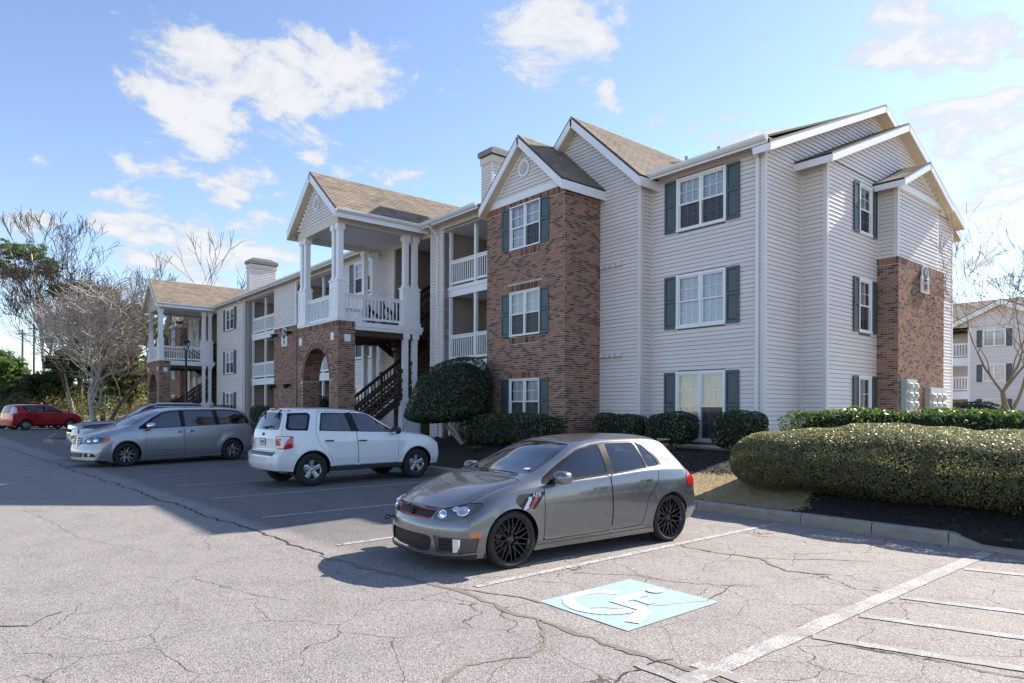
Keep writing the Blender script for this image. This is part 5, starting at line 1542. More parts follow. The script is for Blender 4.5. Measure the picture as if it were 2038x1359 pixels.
    if style == 'mesh':
        mb = MB(); c = [Vector((math.cos(a)*q, sgn*(-h*.1), math.sin(a)*q)) for a, q in [(2.5, rim_r*.55), (2.5, rim_r*.86), (2.9, rim_r*.88), (3.4, rim_r*.88), (3.8, rim_r*.86), (3.8, rim_r*.55)]]
        mb.prism(c, (0, -sgn*.06, 0)); mb.build('brake_caliper', 'brake_red', w)
    return w
def seat(root, x, y, z=.30, h=.72, mat='seat_grey'):
    mb = MB(); mb.prism([(x, y - .23, z), (x + .50, y - .23, z), (x + .50, y - .23, z + .16), (x, y - .23, z + .20)], (0, .46, 0))
    P = [(x + .42, z + .12), (x + .56, z + .12), (x + .74, z + h*.86), (x + .70, z + h*.92), (x + .60, z + h*.90)]
    mb.prism([(a, y - .22, c) for a, c in P], (0, .44, 0)); s_ = mb.build('seat', mat, root)
    mb = MB(); mb.prism([(x + .62, y - .12, z + h*.96), (x + .75, y - .12, z + h*.98), (x + .77, y - .12, z + h*1.20), (x + .68, y - .12, z + h*1.22)], (0, .24, 0)); mb.build('headrest', mat, s_)
def underbody(root, x0, x1, w, z0, z1, arches, ar):
    mb = MB(); mb.box(x0, -w, z0, x1, w, z1); mb.build('underbody', 'black_plastic', root)
    for ax, az in arches:
        for sg in (-1, 1):
            mb = MB(); n = 18; A = []
            for i in range(n + 1):
                a = math.pi * (i / n) * 1.16 - .08*math.pi
                A.append((ax + math.cos(a)*ar, az + math.sin(a)*ar))
            for (xa, za), (xb, zb) in zip(A[:-1], A[1:]): mb.quad((xa, sg*(w + .16), za), (xb, sg*(w + .16), zb), (xb, sg*(w - .25), zb), (xa, sg*(w - .25), za))
            mb.add([(x_, sg*(w - .25), z_) for x_, z_ in A], [list(range(len(A)))])
            mb.build('wheel_liner', 'seam_black', root)
def mirror_part(root, x, y, z, mat, s=1.0, base='black_plastic', parent=None):
    for sg in (-1, 1):
        V, F = [], []; n, k = 14, 9
        for i in range(k):
            t = i/(k-1); ph = -math.pi/2 + math.pi*t
            for j in range(n):
                a = 2*math.pi*j/n; cx = math.copysign(abs(math.cos(a))**.7, math.cos(a)); sz = math.copysign(abs(math.sin(a))**.75, math.sin(a))
                rr = max(.02, math.cos(ph)**.55) if t < .5 else (1.0 if t < .8 else .93)
                xo = -.075*math.cos(ph)**.0 * (1 - t*1.7)
                V.append((x + (t - .45)*.16*s, sg*(y + .11*s + .105*s*cx*rr), z + .075*s*sz*rr))
        for i in range(k-1):
            for j in range(n): F.append([i*n+j, i*n+(j+1) % n, (i+1)*n+(j+1) % n, (i+1)*n+j])
        F.append(list(range(n)))
        mb = MB(); mb.add(V, F); m_ = mb.build('mirror', mat, root, True)
        mb = MB(); mb.add([(p[0] + .004, p[1], p[2]) for p in V[-n:]], [list(range(n))]); mb.build('mirror_glass', 'chrome', m_)
        mb = MB(); mb.obox((x - .02, sg*(y - .06) , z - .075*s), (.06, 0, 0), (0, sg*.12, .01), (0, 0, .05)); mb.build('mirror_arm', base, m_)
def handles(root, lst, y, mat):
    for x, z, w, yy in lst:
        for sg in (-1, 1):
            P = [(x - w/2, 0, z), (x - w*.32, .035, z + .004), (x + w*.32, .035, z + .006), (x + w/2, 0, z + .004)]
            mb = MB()
            for a, c in zip(P[:-1], P[1:]): mb.obox((a[0], sg*(yy + a[1] - .004), a[2] - .014), (c[0]-a[0], sg*(c[1]-a[1]), c[2]-a[2]), (0, sg*.014, 0), (0, 0, .028))
            mb.build('door_handle', mat, root)
# ---- grey hatchback, nose towards the driving lane ---------------------
GS = dict(x=(-.86, 3.36), n=92,
 zs=[(-.86, .165), (-.6, .15), (.3, .165), (2.2, .165), (3.0, .22), (3.36, .27)], ys=[(-.86, .76), (0, .82), (2.5, .82), (3.36, .74)],
 W=[(-.86, .84), (-.5, .868), (0, .886), (1.3, .888), (2.6, .888), (3.05, .868), (3.36, .83)], zw=[(-.86, .46), (0, .52), (1.5, .56), (3.36, .58)],
 zb=[(-.86, .645), (-.6, .73), (-.3, .81), (0, .865), (.44, .905), (1.5, .955), (2.44, 1.005), (2.9, 1.00), (3.15, .93), (3.36, .84)],
 yb=[(-.86, .76), (-.4, .80), (0, .815), (.44, .83), (1.5, .83), (2.44, .80), (3.0, .76), (3.36, .74)],
 zr=[(-0.86, .665), (-0.6, .76), (-0.2, .868), (0.15, .945), (0.34, .985), (0.72, 1.125), (1.05, 1.265), (1.35, 1.335), (1.7, 1.362), (2.2, 1.366), (2.6, 1.342), (2.76, 1.295), (2.95, 1.15), (3.1, 1.02), (3.22, .94), (3.36, .86)],
 yr=[(-0.86, .62), (-0.3, .66), (0.2, .72), (0.5, .69), (1.05, .60), (1.6, .56), (2.5, .555), (2.75, .57), (3.05, .63), (3.36, .66)],
 zt=[(-0.86, .695), (-0.7, .765), (-0.4, .855), (0, .937), (0.16, .968), (0.27, 1.0), (0.66, 1.165), (0.96, 1.305), (1.26, 1.385), (1.66, 1.425), (2.16, 1.428), (2.56, 1.412), (2.8, 1.382), (2.88, 1.32), (3, 1.175), (3.12, 1.05), (3.24, .95), (3.36, .87)],
 nose=(1.05, .34, 2.6, [(.1, .02), (.3, 0.0), (.45, 0.0), (.6, .05), (.75, .14), (.9, .2)]), tail=(.7, .20, 2.6, [(.2, .06), (.45, 0), (.7, .05), (1.0, .02)]),
 flare=[(0, .31, .33, .012, .05), (2.62, .31, .33, .012, .05)])
golf = thing('hatchback_car', (0, 0, 0), 'grey five door hatchback with black mesh wheels and red grille trim, nearest the camera', 'car', world=False)
pf, pr_ = Vector((-5.648, 4.715, 0)), Vector((-5.495, 7.330, 0))
ang = math.atan2((pr_ - pf).y, (pr_ - pf).x)
# the near wheels' outer faces stand on the line pf-pr_; the car's centre line lies .87 m to its left
golf.location = pf + Vector((-math.sin(ang), math.cos(ang), 0)) * .87
golf.rotation_euler = (0, 0, ang)
G = Car(GS, golf, 'paint_grey')
WBs = 2.62
for ax in (0, WBs): G.remove('side', lambda u, v, ax=ax: np.hypot(u - ax, v - .318) - .348, lambda f: abs(f.calc_center_median().y) > .45 and f.calc_center_median().z < .75)
up = lambda f: f.normal.z > .22 and f.calc_center_median().z > .66
fr_ = lambda f: f.normal.x < -.12 and f.calc_center_median().x < .25
rr_ = lambda f: f.normal.x > .10 and f.calc_center_median().x > 2.5
# bonnet, windscreen
G.feature('bonnet', 'top', soft([(-.90, -.1), (-.72, .50), (-.52, .66), (-.15, .70), (.20, .735), (.165, .40), (.15, -.1)], .05), up, 'paint_grey', 0, seam=.004, split=False)
G.feature('windscreen', 'top', soft([(.235, -.2), (.255, .35), (.38, .665), (.76, .605), (1.14, .515), (1.10, .3), (1.06, -.2)], .05), lambda f: up(f) and f.calc_center_median().z > .93, 'car_glass', -.006, split=False, within=[0])
# door window surround, panes
surr = soft([(.42, .897), (.46, .96), (.80, 1.115), (1.14, 1.262), (1.40, 1.318), (1.7, 1.345), (2.2, 1.345), (2.36, 1.318), (2.46, 1.17), (2.53, 1.015), (2.2, .994), (1.5, .952), (.9, .921)], .03)
sf = lambda f: side(f) and f.calc_center_median().z > .85
ts_ = G.feature('window_trim', 'side', surr, sf, 'trim_black', -.002)
G.feature('side_window', 'side', soft([(.62, .944), (.66, 1.005), (.96, 1.158), (1.18, 1.252), (1.38, 1.300), (1.535, 1.318), (1.49, .967)], .03), sf, 'tinted_glass', -.008, within=[ts_], parent=None)
G.feature('side_window', 'side', soft([(1.60, .974), (1.645, 1.324), (2.08, 1.326), (2.17, 1.322), (2.20, 1.005)], .03), sf, 'tinted_glass', -.008, within=[ts_])
G.feature('quarter_window', 'side', soft([(2.235, 1.01), (2.205, 1.318), (2.32, 1.295), (2.42, 1.15), (2.475, 1.024)], .03), sf, 'tinted_glass', -.008, within=[ts_])
# doors
low = lambda f: side(f) and f.calc_center_median().z < 1.02
G.feature('front_door', 'side', soft([(.445, .26), (.44, .5), (.445, .895), (1.50, .952), (1.525, .5), (1.52, .265)], .05), low, 'paint_grey', 0, seam=.0045, within=[0])
G.feature('rear_door', 'side', soft([(1.53, .265), (1.535, .5), (1.51, .953), (2.42, 1.003), (2.35, .80), (2.16, .62), (2.10, .34), (2.06, .275)], .06), low, 'paint_grey', 0, seam=.0045, within=[0])
# front end
G.feature('grille', 'front', soft([(-.1, .690), (.30, .678), (.445, .655), (.415, .572), (.25, .560), (-.1, .556)], .02), fr_, 'black_plastic', -.02, split=False, within=[0])
hl = G.feature('headlight', 'front', soft([(.435, .600), (.475, .558), (.60, .552), (.755, .575), (.815, .635), (.825, .715), (.785, .750), (.66, .735), (.52, .678)], .03), lambda f: f.calc_center_median().x < .2 and f.normal.x < -.02 or (f.calc_center_median().x < -.3 and f.calc_center_median().z > .55), 'lamp_housing', -.006)
G.feature('lower_grille', 'front', soft([(-.1, .395), (.40, .395), (.46, .365), (.44, .24), (.38, .212), (-.1, .205)], .03), fr_, 'black_plastic', -.03, split=False, within=[0])
G.feature('air_intake', 'front', soft([(.495, .390), (.862, .390), (.862, .30), (.835, .225), (.54, .208), (.515, .235)], .03), fr_, 'rim_dark', -.008, within=[0])
G.feature('spoiler_lip', 'front', [(-.1, .190), (.5, .182), (.86, .20), (.9, .10), (-.1, .10)], fr_, 'black_plastic', .012, within=[0], split=False)
# side marker, fender graphics, sill, tail lamp, rear window
G.feature('side_marker', 'side', soft([(-.54, .385), (-.54, .435), (-.405, .44), (-.41, .39)], .012), lambda f: f.calc_center_median().x < 0 and abs(f.calc_center_median().y) > .5, 'lens_amber', .004, within=[0])
fd = lambda f: side(f) and f.calc_center_median().x < .5
st_ = G.feature('fender_decal', 'side', [(.02, .735), (.08, .812), (.415, .815), (.435, .79), (.30, .64), (.12, .640)], fd, 'letter_black', .0015, within=[0])
G.feature('decal_stripe', 'side', [(.12, .640), (.225, .770), (.275, .770), (.175, .640)], fd, 'sign_white', .0022, within=[st_])
G.feature('decal_stripe', 'side', [(.205, .640), (.32, .785), (.37, .785), (.255, .640)], fd, 'red_trim', .0022, within=[st_])
G.feature('side_skirt', 'side', [(.33, .215), (.33, .14), (2.30, .14), (2.30, .225)], lambda f: side(f) or f.normal.z < -.2, 'paint_grey', .016, within=[0])
G.feature('tail_light', 'side', soft([(3.0, .72), (2.94, .86), (3.02, .92), (3.5, .90), (3.5, .74)], .03), lambda f: f.calc_center_median().x > 2.85 and abs(f.calc_center_median().y) > .42, 'lens_red', .008, within=[0])
G.feature('rear_window', 'front', soft([(-.1, 1.285), (.48, 1.255), (.60, 1.02), (-.1, .985)], .05), rr_, 'tinted_glass', -.006, within=[0], split=False)
G.feature('rear_bumper', 'side', soft([(2.96, .56), (2.98, .62), (3.6, .62), (3.6, .1), (2.9, .1)], .02), lambda f: f.calc_center_median().x > 2.9, 'paint_grey', 0, seam=.004, within=[0], split=False)
go = G.finish()
for k in go: print(G.labels[k][0], G.labels[k][2], [len(o.data.polygons) if o else 0 for o in go[k]]) if DEBUG else None
def golf_y(x, z):
    """outer surface of the near side at (x, z)"""
    hit = G.bvh.ray_cast(Vector((x, -2, z)), Vector((0, 1, 0))); return hit[0].y if hit[0] else -.88
def golf_front(y, z):
    hit = G.bvh.ray_cast(Vector((-3, y, z)), Vector((1, 0, 0))); return hit[0].x if hit[0] else -.86
wy = .765
for x in (0, WBs):
    for sg in (-1, 1): wheel(golf, x, sg*wy, .318, .252, .225, 'mesh', 'rim_black', sg)
underbody(golf, -.62, 3.1, .66, .17, .40, [(0, .318), (WBs, .318)], .352)
mirror_part(golf, .60, .84, .975, 'paint_grey', 1.05)
handles(golf, [(1.33, .80, .20, abs(golf_y(1.33, .80))), (2.14, .845, .20, abs(golf_y(2.14, .845)))], 0, 'paint_grey')
mb = MB()                                                       # red strips and mesh bars of the grille
for z in (.574, .668):
    pr0 = None
    for i in range(-16, 17):
        y = .425*i/16 * (1 if z > .62 else .95); zz = z - abs(y)*.02; q = Vector((golf_front(y, zz) - .006, y, zz))
        if pr0 is not None: mb.obox(pr0 - Vector((0, 0, .006)), q - pr0, (.012, 0, 0), (0, 0, .012))
        pr0 = q
mb.build('grille_strip', 'red_trim', golf)
def honey(y0, y1, z0, z1, st, rad, nm, inset=.022):
    mb = MB(); row = 0; z = z0
    while z < z1:
        y = y0 + (st/2 if row % 2 else 0)
        while y < y1:
            for a in (R(30), R(90), R(150)):
                p = Vector((0, math.cos(a), math.sin(a))) * rad; c = Vector((0, y, z)) + p*.9; t = Vector((0, -math.sin(a), math.cos(a)))
                x = golf_front(c.y, c.z) + inset*.55
                mb.obox(Vector((x, c.y, c.z)) - t*rad*.55 - Vector((0, 0, .002)), t*rad*1.1, (.008, 0, 0), p.normalized()*.0045)
            y += st
        z += st*.86; row += 1
    mb.build(nm, 'rim_dark', golf, kind='stuff')
honey(-.40, .40, .235, .385, .042, .020, 'grille_mesh', .03)
honey(-.39, .40, .588, .655, .034, .016, 'grille_mesh', .02)
for sg in (-1, 1):
    mb = MB()
    for i in range(4):                                           # slats of the side intake, fog lamp outside them
        z = .245 + .036*i; xa, xb = golf_front(sg*.545, z), golf_front(sg*.69, z)
        mb.obox((xa - .004, sg*.545, z), (xb - xa, sg*.145, 0), (.012, 0, 0), (0, 0, .007))
    mb.build('intake_slat', 'black_plastic', golf)
    mb = MB(); Pp = [(.545, .238), (.69, .238), (.69, .376), (.545, .376)]
    mb.add([(golf_front(sg*y, z) + .001, sg*y, z) for y, z in Pp], [[0, 1, 2, 3]]); mb.build('intake_mesh', 'seam_black', golf)
    fg_ = [(.70, .376), (.757, .374), (.757, .30), (.74, .238), (.70, .230)]
    mb = MB(); mb.prism([(golf_front(sg*y, z) - .006, sg*y, z) for y, z in fg_], (.02, 0, 0)); f_ = mb.build('fog_light', 'reflector', golf)
    mb = MB(); mb.prism([(golf_front(sg*y, z) - .010, sg*y, z) for y, z in [(.708, .363), (.749, .362), (.748, .30), (.733, .250), (.708, .246)]], (.01, 0, 0)); mb.build('fog_lens', 'lens_white', f_)
    hlo = go[hl][0 if sg < 0 else 1]
    for (y, z, r_) in ((.720, .662, .060), (.540, .622, .046), (.63, .678, .032)):
        x = golf_front(sg*y, z)
        n_ = G.nrm(Vector((x, sg*y, z)))
        mb = MB(); mb.lathe([(0, .012), (r_*.45, .010), (r_*.8, .002), (r_, -.004), (r_*1.02, .006), (r_*1.12, .006), (r_*1.12, -.01)], Vector((x, sg*y, z)) + n_*.003, n_, n_.orthogonal(), 20); mb.build('reflector', 'reflector', hlo, True)
    # turn signal strip
mb = MB(); bx_ = golf_front(0, .625) - .014
mb.lathe([(0, .006), (.050, .006), (.052, .012), (.064, .012), (.068, 0)], (bx_, 0, .628), (-1, 0, 0), (0, 0, 1), 28); bd = mb.build('badge', 'black_plastic', golf, True)
mb = MB()
for a, c in (((-.026, .030), (0, .0)), ((.026, .030), (0, .0)), ((-.036, .012), (-.016, -.036)), ((-.016, -.036), (0, .004)), ((0, .004), (.016, -.036)), ((.016, -.036), (.036, .012))):
    mb.obox((bx_ - .014, a[0], .628 + a[1]), (0, c[0]-a[0], c[1]-a[1]), (-.004, 0, 0), (0, .006, .002))
mb.build('emblem', 'rim_dark', bd)
text_mesh('lettering', 'GTI', .05, 'chrome', golf, (golf_front(-.33, .637) + .002, .33, .637), (R(90), 0, R(-90)), .002)
text_mesh('lettering', 'APR', .075, 'sign_white', golf, (.33, golf_y(.33, .79) - .006, .79), (R(90), 0, 0), .001)
mb = MB()                                                        # towing eye
for i in range(14):
    a0, a1 = 2*math.pi*i/14, 2*math.pi*(i+1)/14; xe = golf_front(-.40, .48)
    c = lambda a: (xe - .09 + .03*math.cos(a), .40, .49 + .022*math.sin(a)); mb.tube(c(a0), c(a1), .008, n=6)
mb.tube((xe - .06, .40, .49), (xe + .03, .40, .49), .010); mb.build('towing_eye', 'black_metal', golf)
mb = MB(); mb.prism([(2.70, -.54, 1.365), (2.98, -.54, 1.352), (2.985, -.54, 1.338), (2.74, -.54, 1.325)], (0, 1.0, 0)); mb.build('roof_spoiler', 'paint_grey', golf)
mb = MB(); mb.box(.25, -.70, .66, .70, .70, .93); mb.build('dashboard', 'interior_dark', golf)
for y in (-.36, .36): seat(golf, .98, y, .36, .72)
mb = MB(); mb.box(2.0, -.62, .4, 2.2, .62, 1.02); mb.build('rear_seat', 'seat_grey', golf)
mb = MB(); c = Vector((.86, -.36, .93)); tl = Vector((-.45, 0, 1)).normalized()
for i in range(18):
    a0, a1 = 2*math.pi*i/18, 2*math.pi*(i+1)/18; P = lambda a: c + Vector((0, 1, 0))*.18*math.cos(a) + tl*.18*math.sin(a)
    mb.tube(P(a0), P(a1), .014, n=6)
mb.tube(c - Vector((0, .17, 0)), c + Vector((0, .17, 0)), .016, n=6); mb.build('steering_wheel', 'interior_dark', golf)
for (xa, ya, l, dy) in ((.30, -.55, .50, .10), (.27, .05, .55, .05)):
    mb = MB(); q = None
    for i in range(9):
        y = ya + l*i/8; x = xa - .0; hit = G.bvh.ray_cast(Vector((.285 + .03*abs(y), y, 3)), Vector((0, 0, -1)))
        p = hit[0] + Vector((0, 0, .012))
        if q is not None: mb.tube(q, p, .007, n=5)
        q = p
    mb.build('wiper', 'black_plastic', golf)
mb = MB(); hit = G.bvh.ray_cast(Vector((.44, -.52, 3)), Vector((0, 0, -1)))[0]; n_ = G.nrm(hit); a_ = Vector((0, 1, 0)); b_ = n_.cross(a_)
mb.obox(hit + n_*.001 - a_*.05, a_*.10, b_*-.045, n_*.001); mb.build('windscreen_sticker', 'sign_white', golf)
# ---- shared by the remaining cars --------------------------------------
def place_car(root, pf, pr, off, near):
    """front and rear contact points of the near wheels; near: sign of local y of the side seen"""
    pf, pr = Vector(pf), Vector(pr); d = pr - pf; a = math.atan2(d.y, d.x)
    root.location = pf - Vector((-math.sin(a), math.cos(a), 0)) * off * near; root.rotation_euler = (0, 0, a)
def on_ground(x, y):
    d = px_dir(x, y); k = -CAMH / d.z; return CAMP + d * k
def front_x(car, y, z, far=-4):
    h = car.bvh.ray_cast(Vector((far, y, z)), Vector((1, 0, 0))); return h[0].x if h[0] else 0
def rear_x(car, y, z, far=8):
    h = car.bvh.ray_cast(Vector((far, y, z)), Vector((-1, 0, 0))); return h[0].x if h[0] else 0
def side_y(car, x, z):
    h = car.bvh.ray_cast(Vector((x, 3, z)), Vector((0, -1, 0))); return h[0].y if h[0] else .9
isup = lambda f: f.normal.z > .22
def arches(car, axs, r, ar, zmax=.9):
    for ax in axs: car.remove('side', lambda u, v, ax=ax: np.hypot(u - ax, v - r) - ar, lambda f: abs(f.calc_center_median().y) > .45 and f.calc_center_median().z < zmax)

# ---- white sport utility car, tail towards the lane ---------------------
ES = dict(x=(-.88, 3.60), n=84,
 zs=[(-.88, .36), (0, .33), (2.8, .33), (3.60, .38)], ys=[(-.88, .78), (0, .84), (2.8, .84), (3.60, .78)],
 W=[(-.88, .86), (-.5, .89), (0, .90), (2.6, .90), (3.2, .885), (3.60, .85)], zw=[(-.88, .62), (0, .68), (3.60, .72)],
 zb=[(-.88, .90), (-.6, 1.00), (-.3, 1.065), (0, 1.10), (.5, 1.145), (1.6, 1.19), (2.6, 1.23), (3.3, 1.245), (3.5, 1.18), (3.60, 1.02)],
 yb=[(-.88, .78), (-.4, .83), (.5, .855), (2.6, .85), (3.3, .82), (3.60, .79)],
 zr=[(-.88, .93), (-.6, 1.03), (-.2, 1.115), (.3, 1.18), (.56, 1.235), (.95, 1.43), (1.32, 1.60), (1.7, 1.672), (2.5, 1.69), (3.15, 1.675), (3.30, 1.63), (3.42, 1.42), (3.52, 1.22), (3.60, 1.05)],
 yr=[(-.88, .68), (-.3, .72), (.5, .745), (1.3, .665), (1.8, .645), (3.2, .645), (3.42, .70), (3.60, .74)],
 zt=[(-.88, .965), (-.6, 1.07), (-.2, 1.14), (.3, 1.20), (.46, 1.225), (.95, 1.485), (1.3, 1.675), (1.75, 1.745), (2.5, 1.765), (3.15, 1.75), (3.34, 1.70), (3.44, 1.48), (3.53, 1.27), (3.60, 1.08)],
 nose=(.8, .22, 3, [(.3, .06), (.6, 0), (.8, .02), (1.0, .10)]), tail=(.55, .10, 3, [(.3, .05), (.5, -.06), (.72, -.06), (.80, .03), (1.0, .03), (1.3, .0)]),
 flare=[(0, .37, .43, .022, .07), (2.8, .37, .43, .022, .07)])
esc = thing('suv', (0, 0, 0), 'white boxy sport utility car parked nose to the kerb with its tail towards the lane', 'car', world=False)
place_car(esc, on_ground(829, 951), on_ground(622, 968), .865, 1)
E_ = Car(ES, esc, 'paint_white'); eR = .375
arches(E_, (0, 2.80), eR, .435)
hi_ = lambda f: side(f) and f.calc_center_median().z > 1.10
E_.feature('windscreen', 'top', soft([(.50, -.2), (.52, .35), (.62, .69), (1.0, .655), (1.36, .605), (1.33, .3), (1.30, -.2)], .05), lambda f: isup(f) and f.calc_center_median().z > 1.15, 'car_glass', -.006, split=False)
E_.feature('bonnet', 'top', soft([(-.92, -.1), (-.80, .55), (-.6, .68), (.40, .755), (.44, .4), (.42, -.1)], .05), isup, 'paint_white', 0, seam=.004, split=False, within=[0])
for nm, pl in (('front_window', [(.66, 1.168), (.68, 1.22), (1.06, 1.42), (1.30, 1.60), (1.44, 1.630), (1.80, 1.640), (1.68, 1.205)]), ('rear_window', [(1.78, 1.208), (1.90, 1.642), (2.52, 1.648), (2.64, 1.238)]), ('quarter_window', [(2.90, 1.248), (2.78, 1.60), (2.83, 1.650), (3.30, 1.640), (3.40, 1.30), (3.34, 1.258)])):
    k_ = E_.feature('window_trim', 'side', soft(pl, .05), hi_, 'trim_black', -.003, within=[0])
    c_ = np.array(pl).mean(0); in_ = [tuple(c_ + (np.array(p) - c_) * np.array([.90 if nm[0] != 'q' else .80, .93 if nm[0] != 'q' else .78])) for p in pl]
    E_.feature(nm, 'side', soft(in_, .05), hi_, 'car_glass', -.008, within=[k_])
E_.feature('pillar_trim', 'side', [(1.66, 1.20), (1.775, 1.648), (1.93, 1.648), (1.80, 1.212)], hi_, 'trim_black', -.002, within=[0])
bd_ = lambda f: side(f) and f.calc_center_median().z < 1.72
E_.feature('front_door', 'side', soft([(.56, .44), (.55, 1.15), (.60, 1.22), (1.0, 1.44), (1.26, 1.63), (1.46, 1.668), (1.80, 1.675), (1.70, 1.20), (1.66, .8), (1.64, .44)], .05), bd_, 'paint_white', 0, seam=.004, within=[0])
E_.feature('rear_door', 'side', soft([(1.655, .44), (1.675, .8), (1.715, 1.20), (1.83, 1.675), (2.60, 1.682), (2.72, 1.23), (2.64, .92), (2.38, .70), (2.28, .44)], .06), bd_, 'paint_white', 0, seam=.004, within=[0])
E_.feature('rocker_cladding', 'side', [(.42, .43), (.42, .2), (2.38, .2), (2.38, .43)], lambda f: side(f) or f.normal.z < -.2, 'rim_dark', .01, within=[0])
rr2 = lambda f: f.normal.x > .12 and f.calc_center_median().x > 2.9
tg = E_.feature('tailgate', 'front', soft([(-.1, 1.72), (.60, 1.70), (.72, 1.30), (.80, 1.05), (.80, .82), (-.1, .80)], .05), rr2, 'paint_white', 0, seam=.004, within=[0], split=False)
E_.feature('rear_glass', 'front', soft([(-.1, 1.655), (.54, 1.635), (.655, 1.27), (-.1, 1.255)], .06), rr2, 'tinted_glass', -.006, within=[tg], split=False)
tl_ = E_.feature('tail_light', 'front', soft([(.62, 1.135), (.62, .85), (.87, .85), (.92, 1.135)], .03), lambda f: f.calc_center_median().x > 3.25 and abs(f.calc_center_median().y) > .5, 'lens_red', .012)
E_.feature('lens_panel', 'front', soft([(.66, 1.12), (.66, 1.08), (.79, 1.08), (.80, .93), (.66, .92), (.66, .875), (.845, .875), (.855, 1.12)], .01), lambda f: f.calc_center_median().x > 3.25 and abs(f.calc_center_median().y) > .5, 'lens_white', .014, within=[tl_])
E_.feature('step_pad', 'front', soft([(-.1, .775), (.62, .775), (.62, .70), (-.1, .70)], .02), lambda f: f.calc_center_median().x > 3.3, 'rim_dark', .008, within=[0], split=False)
E_.feature('headlight', 'side', soft([(-.86, .82), (-.86, .99), (-.58, 1.0), (-.62, .86)], .03), lambda f: f.calc_center_median().x < -.4 and abs(f.calc_center_median().y) > .45, 'lens_white', .004, within=[0])
E_.feature('side_marker', 'side', soft([(-.70, .88), (-.72, .995), (-.58, 1.0), (-.61, .89)], .02), lambda f: f.calc_center_median().x < -.4 and abs(f.calc_center_median().y) > .6, 'lens_amber', .005)
E_.finish()
for x in (0, 2.80):
    for sg in (-1, 1): wheel(esc, x, sg*.755, eR, .225, .235, 'five', 'rim_silver', sg)
underbody(esc, -.6, 3.3, .68, .30, .55, [(0, eR), (2.80, eR)], .43)
mirror_part(esc, .66, .87, 1.215, 'black_plastic', 1.2)
handles(esc, [(1.55, .99, .22, side_y(E_, 1.55, .99)), (2.40, 1.01, .22, side_y(E_, 2.40, 1.01))], 0, 'black_plastic')
for x, y, h in ((1.05, .36, .78), (1.05, -.36, .78), (2.10, .36, .78), (2.10, -.36, .78)): seat(esc, x, y, .52, h)
mb = MB(); mb.box(.5, -.68, .8, .95, .68, 1.15); mb.build('dashboard', 'interior_dark', esc)
xr = rear_x(E_, 0, 1.0)
mb = MB(); mb.box(xr - .002, -.155, .92, xr + .012, .155, 1.075); lp = mb.build('licence_plate', 'black_plastic', esc)
mb = MB(); mb.box(xr + .012, -.14, .932, xr + .015, .14, 1.062); mb.build('plate_face', 'plate_white', lp)
mb = MB()
for i in range(6): mb.box(xr + .015, -.105 + i*.036, .968, xr + .0165, -.081 + i*.036, 1.026)
mb.build('plate_marks', 'navy', lp)
mb = MB(); mb.lathe([(0, .012), (.052, .010), (.058, 0)], (rear_x(E_, 0, 1.16) - .003, 0, 1.16), (1, 0, .2), (0, 0, 1), 24)
for i in range(len(mb.v)): x, y, z = mb.v[i]; mb.v[i] = (x, y * 1.35, 1.16 + (z - 1.16) * .72)
mb.build('badge', 'rim_dark', esc, True)
mb = MB(); mb.box(xr - .002, -.42, .985, xr + .014, .42, 1.10); 
mb = MB(); xg = rear_x(E_, 0, 1.32); mb.tube((xg + .02, -.02, 1.30), (xg + .02, -.02, 1.30 + .03), .035, n=10); mb.obox((xg + .01, -.05, 1.305), (-.01, .40, .04), (.02, 0, 0), (0, 0, .022)); mb.build('rear_wiper', 'black_plastic', esc)
mb = MB(); mb.box(3.24, -.13, 1.715, 3.36, .13, 1.745); mb.build('brake_light', 'lens_red', esc)
for sg in (-1, 1):
    mb = MB(); mb.obox((3.30, sg*.38 - .02, 1.70), (.14, 0, -.17), (0, .04, 0), (.02, 0, .016)); mb.build('spoiler_strut', 'black_plastic', esc)
mb = MB()
for y in (-.52, -.28, -.04, .20, .44): mb.box(rear_x(E_, y, .52) - .004, y, .50, rear_x(E_, y, .52) + .006, y + .14, .54)
mb.build('bumper_groove', 'paint_white', esc)
mb = MB(); mb.tube((.30, .70, 1.18), (.22, .72, 1.42), .006, n=5); mb.build('antenna', 'black_metal', esc)
mb = MB(); mb.box(.62, .895, .60, 1.6, .903, .612); mb.box(1.70, .895, .60, 2.28, .903, .612); mb.build('door_moulding', 'paint_white', esc)

